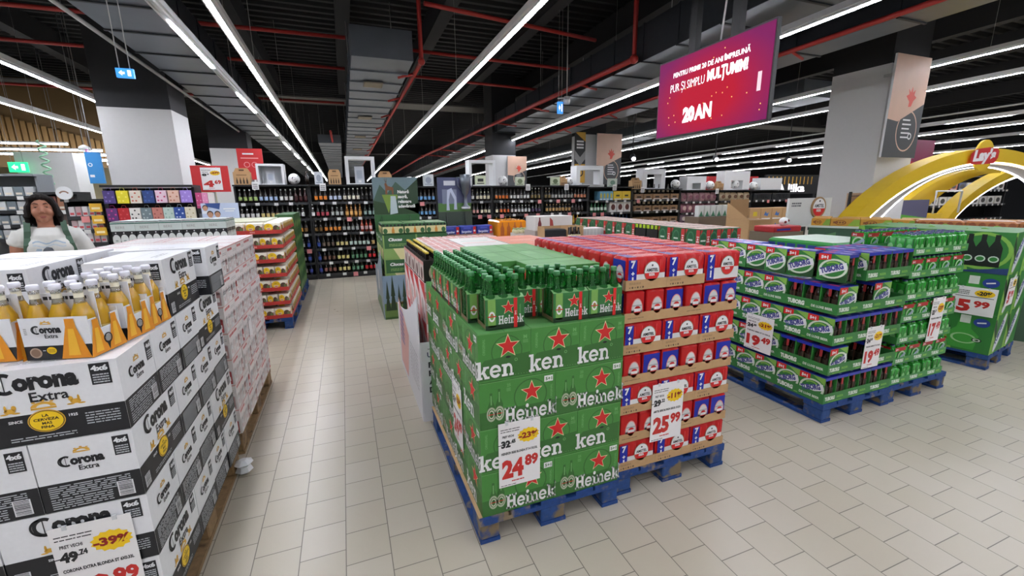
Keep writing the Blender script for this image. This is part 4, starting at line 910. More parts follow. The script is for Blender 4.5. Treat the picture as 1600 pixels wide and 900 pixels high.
def swirl_pack(W=.187, D=.125, H=.19):
    p = Proto('six_pack'); m = MB(); FB2 = mat('blue carton top', '#1e2ca0', .35, coat=.3)
    m.box(0, 0, 0, W, D, .003, TGD); m.box(0, 0, .003, W, .003, H, TG); m.box(0, D - .003, .003, W, D, H, TG); m.box(0, 0, H, W, D, H + .004, FB2)
    for x0 in (0, W - .004):
        m.box(x0, D / 2 - .009, .12, x0 + .004, D / 2 + .009, H - .019, ink('#9a2a2c')); m.box(x0, .004, H - .018, x0 + .004, D - .004, H - .0005, FB2); m.box(x0, D / 2 - .004, .004, x0 + .003, D / 2 + .004, .1195, ink('#4a2f22'))
    F = faces_of(0, 0, 0, W, D, H)
    for k in 'fb': swirl(m, F[k], 0, 0, W, H)
    f = FR((0, 0, H + .004), (1, 0, 0), (0, 1, 0)); m.pr(f, rect(.02, .03, .06, .1), 0, 0, 1, ink('#c04078'), 1); m.pr(f, rect(.1, .05, .17, .075), 0, 0, 1, ink('#c9c4e6'), 1); m.pr(f, rect(.07, .02, .085, .11), 0, 0, 1, ink('#6a70d8'), 1)
    p.kid('carton', m.mesh('carton'))
    bm = MB(); bm.lathe([(.022, 0, AMB), (.0285, .012, AMB), (.0285, .05, mat('dark brown label', '#2a2016', .4)), (.0285, .1, AMB), (.0285, .118, AMB), (.015, .15, AMB), (.0135, .172, CAPW), (.0145, .186, CAPW)], n=10); me = bm.mesh('bottle')
    for i in range(3):
        for j in range(2): p.kid('bottle', me, (.0335 + i * .06, .034 + j * .0575, .0035))
    return p
SP = swirl_pack()
def tprint(m, F):
    for k in 'fb':
        word(m, F[k], 'TUBORG', .02, .022, .03, TLET, 1, .07, width=.13); word(m, F[k], 'DE LUXE BEER', .2, .026, .017, TLET, 1, .03, width=.15); m.pr(F[k], rect(.16, .012, .19, .018), 0, 0, 1, TGL, 1)
    for k in 'rl': word(m, F[k], 'TUBORG', .015, .024, .027, TLET, 1, .07, width=.105); word(m, F[k], 'BEER', .145, .03, .016, TGL, 1, .03, width=.07); m.pr(F[k], rect(.05, .008, .2, .013), 0, 0, 1, TGL, 1)
TT = tray(.381, .2535, .075, ink('#33793a'), tprint)
tx, ty, tzz, tp = 3.1, 1.86, .144, .222
pallet(3.095, 1.85, 'blue pallet under the dark bottle packs with slanted lettering')
G2 = 'green packs of dark bottles'
for k in range(5):
    z = tzz + k * tp
    long_left = k in (0, 2)
    for j in range(3):          # trays along the aisle side (long side to the left)
        for i in range(3 if j == 0 else 1):
            if k == 4 and j < 2 and i == 0: continue
            lab = f'green lettered tray, {lev[k]} layer of the dark bottle stack, ' + (f'{ORD[i]} along the front' if j == 0 else f'{ORD[j]} along the left side')
            TT.place(lab, 'tray', 'green lettered trays', (tx + .2535 * (i + 1), ty + .382 * j, z), PI / 2)
            for q in range(2):      # two deep in view
                if i > 0 and q == 1 and k < 4: continue
                if long_left:       # faces to the left, bottle ends to the front
                    for s_ in range(2):
                        lab2 = f'{lev[k]} layer, green pack {ORD[j * 2 + q]} from front, column {ORD[i * 2 + s_]}, slanted lettering to the left'
                        SP.place(lab2, 'six-pack', G2, (tx + .2535 * i + .003 + .1255 * s_, ty + .382 * j + .004 + .188 * (q + 1), z + .0035), -PI / 2) if not (s_ == 1 and (j > 0 or q > 0) and k < 4) else None
                elif k in (1, 3):
                    # mixed: near corner shows bottle ends to the left and lettering to the front
                    if j == 0:
                        if i < 2 and q == 0:
                            for s_ in range(3): SP.place(f'{lev[k]} layer, green pack end-on to the left, {ORD[s_]} from front, {("left", "right")[i]} column', 'six-pack', G2, (tx + .003 + .372 * i, ty + .004 + .126 * s_, z + .0035)) if i == 0 or s_ == 0 else None
                    else:
                        SP.place(f'{lev[k]} layer, green pack {ORD[j * 2 + q]} from front with slanted lettering to the left', 'six-pack', G2, (tx + .003, ty + .382 * j + .004 + .188 * (q + 1), z + .0035), -PI / 2)
                else:
                    if j < 2 and i == 0: continue
                    for s_ in range(2): SP.place(f'top layer, green pack {ORD[j * 2 + q]} from front, column {ORD[i * 2 + s_]}, bottle ends to the front', 'six-pack', G2, (tx + .2535 * i + .003 + .1255 * s_, ty + .382 * j + .004 + .188 * (q + 1), z + .0035), -PI / 2)
for q, (x, y, a) in enumerate(((3.1, 2.035, -PI / 2 + .12), (3.09, 2.265, -PI / 2 + .2), (3.085, 2.44, -PI / 2 - .1), (3.09, 2.63, -PI / 2 + .1), (3.225, 2.09, -PI / 2 + .05))): SP.place(f'top layer, loose green pack without tray, {("nearest corner one", "second from corner", "third from corner", "fourth from corner", "inner one")[q]}', 'six-pack', G2, (x + .02, y + .01, tzz + 4 * tp + .001), a)
price_card('19', '49', ('24', '80'), '-21%', 'TUBORG BERE ST 5+1X0.5L', .25, .3, 'white 19.49 price card on the left side of the dark bottle stack', (3.093, 2.55, .36), 'l', 0)
price_card('19', '49', ('24', '80'), '-21%', 'TUBORG BERE ST 5+1X0.5L', .19, .32, 'white 19.49 price card on the front of the dark bottle stack', (3.46, 1.853, .36), 'f', 0)

# ================================================================ GREEN BOTTLE TRAYS (17.49)
GPL = mat('green plastic bottle', '#2f9a34', .2, coat=.3, var=.1); GBR = ink('#46b04a')
def pet_pack(red):
    m = MB(); W, D, H = .18, .125, .15
    m.scallop(0, 0, 0, W, D, H - .02, GPL, 3, 2)
    for i in range(3):
        for j in range(2): m.lathe([(.026, H - .021, GPL), (.016, H - .006, mat('dark blue screw cap', '#22305e', .4)), (.014, H + .004, mat('dark blue screw cap', '#22305e', .4))], .032 + .058 * i, .034 + .058 * j, 0, 8)
    F = faces_of(0, 0, 0, W, D, H)
    for k in 'fblr':
        f = F[k]; Wd = W if k in 'fb' else D; n = 3 if k in 'fb' else 2
        for q in range(n + 1): m.pr(f, rect(-.004, .01, .004, H - .03), min(max(q * Wd / n, .012), Wd - .012), 0, 1, ink('#1f6a26'), 1)
        if red: m.pr(f, rect(.01, H - .045, Wd * .8, H - .015), 0, 0, 1, ink('#a51c20'), 2); word(m, f, '5+1', .02, H - .038, .015, WHITE, 3, .05); m.pr(f, ring(.75, 18), Wd * .55, .055, .045, ink('#a8d0a0'), 3, sy=.05); m.pr(f, rect(-.04, -.012, .04, .012), Wd * .6, .06, 1, ink('#8fa8b0'), 4, rot=.6)
        else:
            for q in range(n): m.pr(f, disc(12), (q + .5) * Wd / n, .05, .018, ink('#7cc078'), 2, sy=.03)
    return Proto('six_pack', m.mesh('six_pack'))
PP = [pet_pack(False), pet_pack(True)]
GT = tray(.236, .3, .055, ink('#3d8a44'), lambda m, F: [word(m, F['f'], 'TUBORG', .03, .016, .026, TLET, 1, .07, width=.1), m.pr(F['f'], rect(.15, .02, .2, .036), 0, 0, 1, TGL, 1)])
for k in range(7):
    z = .144 + k * .172
    for i in range(3):
        GT.place(f'green lettered tray of the 17.49 stack, {lev[k]} layer, {("left", "middle", "right")[i]}', 'tray', 'green trays of the 17.49 stack', (3.872 + .2365 * i, 1.87, z))
    for i in range(4 if k % 2 else 5):
        n = 4 if k % 2 else 5
        w_ = .709 / n
        for j in range(2 if k < 6 else 1):
            if k % 2 == 0: PP[0].place(f'green bottle pack of the 17.49 stack, {lev[k]} layer, {ORD[i]} from left, {("front", "second")[j]} row', 'six-pack', 'green bottle packs', (3.876 + w_ * i + .126, 1.875 + j * .182, z + .0035), PI / 2)
            elif j == 0 or k == 5: PP[1].place(f'red-banded green bottle pack of the 17.49 stack, {lev[k]} layer, {ORD[i]} from left' + (', second row' if j else ''), 'six-pack', 'green bottle packs', (3.875 + .1775 * i, 1.875 + j * .13, z + .0035)) if i < 3 or True and k != 99 and .1775 * i + .18 < .71 + .01 else None
pallet(3.86, 1.86, 'blue pallet under the 17.49 green bottle packs')
price_card('17', '49', ('22', '39'), '-23%', 'TUBORG BERE PET', .165, .36, 'tall white 17.49 price card on the green bottle packs', (4.24, 1.862, .46), 'f', 0)
# tops behind the front row of the 17.49 stack
for i in range(4):
    for j in range(4): PP[1].place(f'red-banded green pack atop the 17.49 stack behind its front row, {ORD[i]} from left', 'six-pack', 'green bottle packs', (3.872 + .178 * i, 2.19 + .2 * j, 1.18)) if j == 0 else None
def film_bale(x, y, z, w, d, h, lab, side, top, stripes):
    m = MB(); m.cbox(0, 0, 0, w, d, h, side, .02, top); f = FR((0, 0, h), (1, 0, 0), (0, 1, 0)); g = FR((0, 0, 0), (1, 0, 0), (0, 0, 1)); gl = FR((0, d, 0), (0, -1, 0), (0, 0, 1))
    n = int(w / .1)
    for i in range(n):
        for a, b_, c in stripes: m.pr(g, rect(i * w / n + .008, a * h, (i + 1) * w / n - .012, b_ * h), 0, 0, 1, c, 1)
    for i in range(int(d / .1)):
        for a, b_, c in stripes: m.pr(gl, rect(i * .1 + .008, a * h, i * .1 + .088, b_ * h), 0, 0, 1, c, 1)
        if i % 2: m.pr(gl, disc(10), i * .1 + .05, h * .91, .035, ink('#b02a2c'), 2)
    for j in range(int(d / .12)): m.pr(f, rect(.03, j * .12 + .03, w - .03, j * .12 + .045), 0, 0, 1, ink('#b8c4bc'), 1)
    return one('wrapped_pack_row', m, lab, 'wrapped packs', None, (x, y, z))
film_bale(3.875, 2.42, .16, .7, .64, 1.05, 'film-wrapped green packs behind the 17.49 stack with pale film tops', ink('#2e8a3a'), ink('#c9d6c9'), [(.1, .86, ink('#3a9a44')), (.88, .965, ink('#2a3c8a'))])

# ================================================================ RED AND GREEN PACKS behind the dark bottle stack
def rg_pack(dark):
    m = MB(); W, D, H = .19, .126, .2; c = ink('#1f5a34') if not dark else ink('#101a12'); m.cbox(0, 0, 0, W, D, H, c, .008, ink('#c9a8a0')); F = faces_of(0, 0, 0, W, D, H)
    for k in 'fblr':
        f = F[k]; Wd = W if k in 'fb' else D
        if dark:
            for q in range(3): m.pr(f, rect(-.02, .155, .02, .195), (q + .5) * Wd / 3, 0, 1, ink('#a8c828'), 1); m.pr(f, rect(-.022, .01, .022, .15), (q + .5) * Wd / 3, 0, 1, BLACK, 1)
        else:
            m.pr(f, rect(Wd - .05, .004, Wd - .004, H - .01), 0, 0, 1, ink('#c23030'), 1); word(m, f, '5+1', Wd - .012, .07, .03, WHITE, 2, .04, rot=PI / 2); m.pr(f, disc(18), (Wd - .05) * .5, .1, .045, ink('#3f7a52'), 1, sy=.075); m.pr(f, disc(18), (Wd - .05) * .5, .1, .036, ink('#1c5a38'), 2, sy=.06); m.pr(f, poly([(.004, .14), (.03, .19), (.004, .19)]), 0, 0, 1, ink('#c23030'), 1); m.pr(f, rect(-.03, -.008, .03, .008), (Wd - .05) * .5, .09, 1, ink('#c9d8cc'), 3)
    return Proto('six_pack', m.mesh('six_pack'))
RG = [rg_pack(False), rg_pack(True)]
GTR = ink('#1f6a3a')
pallet(3.08, 3.12, 'blue pallet under the red and green packs behind the dark bottle stack'); pallet(3.08, 4.4, 'blue pallet under the farther red and green packs')
for j in range(12):
    for i in range(4):
        dark = 3 <= j <= 4; lab = f'{"dark lime-necked" if dark else "red and green"} pack behind the dark bottle stack, row {ORD[j]} from front, {ORD[i]} from left'
        RG[1 if dark else 0].place(lab, 'six-pack', 'red and green packs', (3.095 + .128 * i, 3.14 + .198 * j + .19, 1.11), -PI / 2)
for j in range(2):
    m = MB(); m.box(0, 0, 0, .72, 1.17, .965, ink('#1f5a34')); f = FR((0, 1.17, 0), (0, -1, 0), (0, 0, 1))
    for k in range(4):
        for q in range(3): m.pr(f, rect(.01, .01, .375, .075), q * .385, k * .24, 1, GTR, 1); word(m, f, 'BEER', q * .385 + .2, k * .24 + .025, .03, ink('#c9d8cc'), 2, .03); m.pr(f, rect(.01, .085, .375, .225), q * .385, k * .24, 1, ink('#12361f'), 1)
    one('carton', m, f'dark green carton block under the red and green packs, {("nearer", "farther")[j]} one', 'carton', None, (3.09, 3.135 + 1.29 * j, .1435))

# ================================================================ ROTATED PALLET OF GREEN BOTTLE BOXES (5.99)
def pet_box(L=.385, D=.385, H=.375, bottles=False):
    m = MB(); m.box(0, 0, 0, L, D, H, TG); F = faces_of(0, 0, 0, L, D, H)
    for k in 'fblr':
        f = F[k]; m.pr(f, poly([(0, 0), (.13, 0), (.05, H), (0, H)]), 0, 0, 1, TGL, 1); m.pr(f, poly([(0, .25), (.1, .12), (.13, .15), (.03, .34), (0, .34)]), 0, 0, 1, ink('#12351c'), 2)
    for k in 'lb':
        f = F[k]
        if bottles:
            m.pr(f, ring(.85, 22), .2, .2, .19, TGL, 3, sy=.17); m.pr(f, poly([(0, .0), (.385, .06), (.385, .0)]), 0, 0, 1, ink('#243c6c'), 4)
            for q in range(3): m.pr(f, poly([(-.5, 0), (.5, 0), (.5, .6), (.2, .8), (.2, 1), (-.2, 1), (-.2, .8), (-.5, .6)]), .11 + q * .085, .06, .085, ink('#0c140e'), 5, sy=.29); m.pr(f, disc(12), .11 + q * .085, .13, .035, ink('#c9d6c9'), 6, sy=.03); m.pr(f, disc(12), .11 + q * .085, .13, .026, TG, 7, sy=.02)
            continue
        m.pr(f, poly([(.1, .02), (.28, .02), (.3, .16), (.24, .22), (.23, .3), (.15, .3), (.14, .22), (.08, .16)]), 0, 0, 1, ink('#3f9a3a'), 3); m.pr(f, rect(.155, .27, .225, .345), 0, 0, 1, ink('#cfd6cc'), 4); m.pr(f, ring(.8, 20), .2, .12, .09, ink('#9ac890'), 4, sy=.05); m.pr(f, disc(18), .3, .29, .055, ink('#243c8c'), 4, sy=.042); m.pr(f, rect(-.03, -.006, .03, .006), .3, .29, 1, WHITE, 5, rot=.2)
        m.pr(f, disc(14), .29, .12, .035, ink('#12351c'), 4, sy=.02); m.pr(f, ring(.6, 14), .29, .12, .025, ink('#cfd6cc'), 5, sy=.014)
    for k in 'fr':
        f = F[k]; m.pr(f, disc(24), .2, .19, .2, ink('#d4dade'), 3, sy=.06, rot=1.05); m.pr(f, ring(.9, 24), .2, .19, .22, TGL, 3, sy=.085, rot=1.05); word(m, f, 'TUBORG', .13, .075, .05, TBL, 4, .05, width=.25, rot=1.05)
    return Proto('beer_case', m.mesh('beer_case'))
PB = pet_box(); PBB = pet_box(bottles=True); pr0 = Vector((5.43, 1.915, 0)); pa = math.radians(9)
ux, uy = Vector((math.cos(pa), math.sin(pa), 0)), Vector((-math.sin(pa), math.cos(pa), 0))
pallet(5.43, 1.915, 'turned blue pallet at the right edge under the green bottle boxes', None, pa)
for k in range(3):
    for i in range(2):
        for j in range(3):
            if i == 0 or j == 0 or k == 2:
                p = pr0 + ux * (.005 + i * .387) + uy * (.005 + j * .387); (PBB if k == 2 else PB).place(f'big green bottle box at the right edge, {("bottom", "middle", "top")[k]} layer, {ORD[j]} back, {("left", "right")[i]}', 'beer case', 'green bottle boxes', (p.x, p.y, .144 + k * .3765), pa)
p = pr0 + uy * .32 - ux * .006; price_card('5', '99', None, '-20%', '', .29, .26, 'wide white 5.99 price card facing the aisle on the green bottle boxes', (p.x, p.y, .5), -PI / 2 + pa, 0, True)
p = pr0 + ux * .09 - uy * .006; price_card('5', '99', None, '-20%', '', .22, .26, 'white 5.99 price card at the right edge of the picture', (p.x, p.y, .6), pa, 0, True)
# ================================================================ BOTTLE SHELVES at the back
LAB = {}
def shelf_bottle(glass, label, cap, h=.26, r=.031):
    key = (glass, label, cap, h)
    if key in LAB: return LAB[key]
    g = mat('shelf bottle ' + glass, glass, .12, spec=.6); l = ink(label); c = mat('shelf cap ' + cap, cap, .4); m = MB()
    m.lathe([(r, 0, g), (r, .045, l), (r, .115, g), (r * .95, .14, g), (r * .45, .18, l if h > .27 else g), (r * .42, .2, g), (r * .42, h - .025, c), (r * .42, h, c)], n=8)
    LAB[key] = m.mesh('beer_bottle'); return LAB[key]
TAGM = mat('white shelf tag', '#d6d6d4', .4); REDTAG = ink('#d88a8a')
def gondola(name, label, x0, x1, top, levels, y=9.4, depth=.5, back=BLK, BLK=BLK):
    t = empty(name, label, 'shelf', None, (x0, y, 0)); w_ = x1 - x0
    m = MB(); m.box(0, depth, 0, w_, depth + .03, top, back); part('back_panel', m, t)
    m = MB(); m.box(0, .0, 0, w_, depth - .001, .1, BLK); part('plinth', m, t)
    for xx in (0, w_ - .03): m = MB(); m.box(xx, .05, .1, xx + .03, depth - .001, top - .002, BLK); part('side_panel', m, t)
    m = MB(); m.box(0, -.02, top, w_, depth + .03, top + .03, BLK); part('top_shelf', m, t)
    for z in levels:
        m = MB(); m.box(.031, .0, z - .03, w_ - .031, depth - .002, z, BLK); m.box(.031, -.012, z - .045, w_ - .031, -.0005, z + .004, mat('shelf price rail', '#26282b', .4)); s_ = part('shelf_board', m, t)
        q = .1 + R.uniform(0, .15)
        while q < w_ - .12:
            m = MB(); k = R.random() < .18; m.box(q, -.017, z - .052 - (.03 if k else 0), q + (.09 if k else .07), -.0125, z + .0, REDTAG if k else TAGM); part('price_tag', m, s_); q += R.uniform(.18, .32)
    return t
A_L = (1.535, 1.225, .925, .62, .345, .103)
B_L = (1.5, 1.19, .9, .62, .345, .103)
gondola('shelf_unit', 'black bottle shelf at the end of the aisle, left bay below the white niche', -1.87, -.61, 1.84, A_L)
gondola('shelf_unit', 'black bottle shelf at the end of the aisle, right bay beside the stag poster', -.605, .65, 1.84, A_L)
for k, lab in enumerate(('black bottle shelf bay between the stag poster and the trophy poster', 'black bottle shelf bay right of the trophy poster', 'black bottle shelf bay above the orange packs', 'black bottle shelf bay left of the second white arch')):
    gondola('shelf_unit', lab, .655 + 1.25 * k, 1.9 + 1.25 * k, 1.8, B_L)
DKG = '#15100c'
RUNS = {0: [('green and yellow', '#9cb46a', DKG, 4), ('pale blue', '#a9bfe0', DKG, 4), ('white', '#dcdcd8', DKG, 3), ('dark red', '#3a1214', '#30090c', 3), ('orange', '#e8862a', DKG, 3), ('white and blue', '#c3cfe6', DKG, 3), ('cream', '#dcd6c4', DKG, 4), ('black', '#1c1c1e', DKG, 3), ('ivory', '#d6d2b8', '#c9c2b0', 3), ('rose white', '#e0c8c4', DKG, 5)],
        1: [('white', '#e2e0de', DKG, 4), ('yellow', '#e3cd86', DKG, 4), ('pale yellow', '#e2d8a0', DKG, 3), ('white', '#e0e0de', DKG, 3), ('crimson', '#b04050', DKG, 3), ('grey', '#b8bcb8', DKG, 3), ('amber', '#d9a45a', '#8a5a2a', 4), ('teal grey', '#8fa6a0', '#1a2a22', 3), ('pink', '#dcb4b0', DKG, 3), ('red and white', '#cc8a84', DKG, 3), ('silver', '#c8ccd0', DKG, 3)],
        2: [('amber', '#d99a3a', DKG, 3), ('brown', '#7a5a2a', DKG, 3), ('orange', '#d98a3a', DKG, 4), ('grey', '#a8aca8', DKG, 4), ('pink', '#d8b0b0', '#a04030', 3), ('dark green', '#6a8a7a', '#16281c', 4)],
        3: [('grey', '#9a9c9a', DKG, 3), ('blue', '#3a54a8', '#1a2040', 2), ('brown', '#6a5a50', DKG, 3), ('pale gold', '#d9c98a', DKG, 3), ('mint', '#b8ccc4', DKG, 5), ('tan', '#c9a66a', DKG, 4)],
        4: [('grey', '#8a8c88', DKG, 3), ('blue', '#3a54a8', '#1a2040', 2), ('brown', '#6a4a3c', DKG, 3), ('cream yellow', '#e0d68a', DKG, 3), ('green', '#5a8a68', '#16301c', 4), ('red', '#c82a30', DKG, 4)],
        5: [('grey', '#8f8a84', DKG, 3), ('blue', '#3a48a8', '#1a2040', 2), ('dull red', '#8a5a50', DKG, 3), ('cream yellow', '#e0d68a', DKG, 3), ('green', '#6a9a7c', '#16301c', 3), ('red', '#c8242c', DKG, 4)]}
SHN = ('top', 'second', 'third', 'fourth', 'fifth', 'lowest')
def stock(x0, x1, levels, rows, where, seed, gap=.0835, runs=RUNS):
    rr = random.Random(seed)
    for r in rows:
        x = x0 + .05; q = 0; z = levels[r]
        while x < x1 - .04:
            nm, lb, gl, n = runs[r][q % len(runs[r])]; q += 1
            me = shelf_bottle(gl, lb, '#d9d9d0' if rr.random() < .4 else '#3a2a22', rr.choice((.25, .262, .275)))
            for i in range(n):
                if x > x1 - .04: break
                if any(abs(x - b_) < .065 for b_ in (-.6075, .6525, 1.9, 3.15, 4.4, 5.65)): x += .1
                o = link('beer_bottle', me, None, (x, 9.45, z + .001)); g = f'bottles with {nm} labels on the {SHN[r]} shelf {where}'
                tag(o, f'dark {nm}-labelled bottle on the {SHN[r]} shelf {where}', 'bottle', g); x += gap
            x += rr.uniform(.0, .02)
stock(-1.83, .62, A_L, (0, 1), 'at the end of the aisle', 1)
stock(-1.03, .62, A_L, (2, 3, 4, 5), 'at the end of the aisle', 2)
B_R = {0: [('red', '#c0402a', '#9a2a1a', 2), ('sky blue', '#6aa0d0', DKG, 5), ('white', '#c8c8c4', '#0c0c0c', 9), ('cream', '#e0dcc0', DKG, 4), ('orange', '#e07a30', DKG, 4), ('white', '#dcdcd8', DKG, 6), ('olive', '#7a6a40', DKG, 5), ('grey', '#a0a09a', '#0c0c0c', 7), ('rust', '#c07a5a', DKG, 4)],
       1: [('red', '#c0402a', '#9a2a1a', 2), ('sky blue', '#6aa0d0', DKG, 5), ('pale pink', '#e0c4c0', DKG, 6), ('rose', '#d09a94', DKG, 4), ('cream', '#e0dcc0', DKG, 4), ('orange', '#e06a28', DKG, 3), ('white', '#d6d8d6', DKG, 6), ('purple', '#5a4a6a', DKG, 3), ('tan', '#c09a60', DKG, 8), ('black', '#2a2422', DKG, 5)],
       2: [('gold', '#c9a040', '#b08a30', 4), ('brown', '#6a3a2a', DKG, 6), ('black', '#1c1a1c', DKG, 5)]}
stock(1.25, 5.6, B_L, (0, 1), 'along the middle of the back wall', 3, .086, B_R); stock(3.2, 5.6, B_L, (2,), 'along the middle of the back wall', 4, .11, B_R)
# right-hand bays with boxes, snack bags and cartons
C_L = (1.46, 1.16, .86, .5, .103); D_L = (1.38, 1.08, .8, .45, .103)
gondola('shelf_unit', 'black shelf bay with green and blue bottles below the arch with the charcoal panel', 5.655, 6.95, 1.76, C_L); gondola('shelf_unit', 'black shelf bay of brown bottle cartons left of the pink bags', 6.955, 8.5, 1.7, C_L)
gondola('shelf_unit', 'black shelf bay full of pink snack bags', 8.505, 9.85, 1.66, D_L); gondola('shelf_unit', 'black shelf bay of beige snack bags and red trays', 9.855, 11.1, 1.65, D_L); gondola('shelf_unit', 'rightmost black shelf bay with dark plastic crates', 11.105, 12.7, 1.64, D_L)
def row_of(name, cat, make, n, x0, step, z, lab, group, y=9.43):
    me = make.mesh(name)
    for i in range(n): tag(link(name, me, None, (x0 + step * i, y + R.uniform(0, .02), z + .001)), lab.format(ORD[i]) if '{' in lab else lab, cat, group)
def simple_box(w_, d, h, c, pic, pc):
    m = MB(); m.box(0, 0, 0, w_, d, h, c); f = FR((0, 0, 0), (1, 0, 0), (0, 0, 1)); m.pr(f, pic, w_ * .5, h * .5, w_ * .3, pc, 1, sy=h * .3); m.pr(f, rect(.1, .06, .9, .16), 0, 0, w_, WHITE, 1, sy=h); return m
def bag(w_, h, c, pc):
    m = MB(); n = 10; rings = [(.0, .02), (.12, .06), (.5, .075), (.85, .05), (.95, .012), (1, .006)]; vs = []
    for z, t in rings:
        for i in range(n):
            a = 2 * PI * i / n; vs.append((w_ / 2 + w_ * .5 * math.cos(a) * (1 if .1 < z < .9 else .92), .08 + t * math.sin(a), z * h))
    fs = [(k * n + i, k * n + (i + 1) % n, k * n + n + (i + 1) % n, k * n + n + i) for k in range(5) for i in range(n)]; m.grid(vs, fs, c, True); m.face(vs[:n][::-1], c); m.face(vs[-n:], c)
    m.pr(FR((0, .004, 0), (1, 0, 0), (0, 0, 1)), DISC, w_ * .5, h * .5, w_ * .3, pc, 1, sy=h * .22); return m
row_of('snack_bag', 'snack bag', bag(.2, .24, ink('#b08a8e'), ink('#7a4a5a')), 6, 8.57, .21, D_L[0], '{} pink snack bag from left on the top shelf', 'pink snack bags'); row_of('snack_bag', 'snack bag', bag(.2, .25, ink('#a8707e'), ink('#d0b0a8')), 6, 8.57, .21, D_L[1], '{} pink snack bag from left on the second shelf', 'pink snack bags')
row_of('snack_bag', 'snack bag', bag(.2, .25, ink('#8f7484'), ink('#c9b8b0')), 6, 8.57, .21, D_L[2], '{} mauve snack bag from left on the third shelf', 'pink snack bags')
row_of('snack_bag', 'snack bag', bag(.22, .23, ink('#c9b79a'), ink('#6a4a34')), 5, 9.92, .235, D_L[0], '{} beige snack bag from left on the top shelf', 'beige snack bags'); row_of('snack_bag', 'snack bag', bag(.22, .25, ink('#a89a7c'), ink('#5a3a24')), 5, 9.92, .235, D_L[1], '{} beige snack bag from left on the second shelf', 'beige snack bags')
row_of('snack_box', 'snack box', simple_box(.17, .3, .16, ink('#b8746a'), DISC, ink('#e0d0c8')), 6, 9.92, .19, D_L[2], '{} red and white snack box from left on the third shelf', 'red snack boxes')
for lv in (0, 1, 2): row_of('bottle_carton', 'carton', simple_box(.27, .3, .14, ink('#8a6a4c'), rect(-.8, -.6, .8, .4), ink('#2c1c12')), 5, 7.02, .288, C_L[lv], '{} brown bottle carton from left on the ' + SHN[lv] + ' shelf', 'brown bottle cartons on the right shelf')
for lv in (0, 1):
    bm = shelf_bottle(DKG, '#a8987a', '#3a2a22', .25)
    for i in range(9): tag(link('beer_bottle', bm, None, (7.07 + .15 * i, 9.5, C_L[lv] + .142)), 'dark bottle in the brown cartons on the ' + SHN[lv] + ' shelf', 'bottle', 'bottles in brown cartons, ' + SHN[lv] + ' shelf')
row_of('gift_carton', 'carton', simple_box(.25, .25, .22, ink('#d9b92e'), rect(-.7, -.3, .7, .3), ink('#3a3a20')), 2, 6.38, .27, C_L[0], '{} yellow carton from left on the top shelf', 'yellow cartons'); row_of('blue_carton', 'carton', simple_box(.09, .25, .22, ink('#6aa4c0'), DISC, ink('#c0b040')), 4, 5.98, .096, C_L[0], '{} blue carton from left beside the yellow ones', 'blue cartons')
row_of('beer_bottle', 'bottle', (lambda: (lambda m: (m.lathe([(.035, 0, mat('shelf green glass', '#2a5a3a', .15)), (.035, .06, ink('#b9c9bc')), (.035, .13, mat('shelf green glass')), (.014, .19, mat('shelf green glass')), (.014, .24, CAPG)], n=8), m)[1])(MB()))(), 5, 5.75, .1, C_L[1], 'green bottle with pale label on the second shelf', 'green bottles, second shelf')
row_of('beer_bottle', 'bottle', (lambda: (lambda m: (m.lathe([(.035, 0, mat('shelf blue glass', '#22304a', .15)), (.035, .06, ink('#8fa0c0')), (.035, .13, mat('shelf blue glass')), (.014, .19, mat('shelf blue glass')), (.014, .24, CAPW)], n=8), m)[1])(MB()))(), 11, 5.75, .105, C_L[2], 'dark bottle with blue label on the third shelf', 'blue-labelled bottles, third shelf')
row_of('gift_box', 'carton', simple_box(.2, .2, .25, ink('#d6d2cc'), DISC, ink('#5a2a24')), 3, 6.28, .215, C_L[1], '{} white gift box from left on the second shelf', 'white gift boxes')
def crate(w_, d, h, c):
    m = MB(); m.box(0, 0, 0, w_, d, .01, c); m.box(0, 0, h - .03, w_, .012, h, c); m.box(0, d - .012, .01, w_, d, h, c)
    for x in (0, w_ - .012): m.box(x, .012, .01, x + .012, d - .012, h, c)
    m.box(.012, 0, .01, w_ - .012, .012, .03, c)
    k = int(w_ / .04)
    for i in range(k): m.box(.012 + i * (w_ - .024) / k, 0, .03, .03 + i * (w_ - .024) / k, .01, h - .03, c)
    return m
row_of('plastic_crate', 'crate', crate(.7, .4, .2, mat('dark grey plastic', '#2e3134', .5)), 2, 11.2, .75, D_L[0], '{} dark plastic crate from left on the top right shelf', 'dark plastic crates')
YC = simple_box(.38, .38, .3, KRAFT, rect(-.6, -.5, .6, .7), ink('#c9b020')).mesh('carton'); BC = simple_box(.38, .38, .3, KRAFT, poly([(-.7, -.3), (-.2, .8), (.2, .1), (.8, .5), (.5, -.6)]), ink('#3a6ab0')).mesh('carton')
for i in range(4):
    for k in range(4): tag(link('carton', YC if i == 0 else BC, None, (9.65 + .39 * i, 8.2, .001 + .302 * k)), f'kraft carton with {"yellow" if i == 0 else "blue"} print, {ORD[i]} stack from left, {("bottom", "second", "third", "top")[k]} of its stack', 'carton', 'kraft cartons before the right shelves')
for i in range(8):
    m = MB(); c = ink('#4a8a6a') if i < 5 else ink('#b05070'); m.cbox(0, 0, 0, .15, .12, .24, ink('#dfe3e0'), .01); m.pr(FR((0, 0, 0), (1, 0, 0), (0, 0, 1)), poly([(.02, .01), (.13, .01), (.075, .13)]), 0, 0, 1, c, 1)
    one('bottle_pack', m, f'white-topped pack with {"green" if i < 5 else "pink"} cone shape before the pink bags, {ORD[i]} from left', 'bottle pack', 'white-topped packs', (7.0 + .165 * i, 7.2, 1.12))
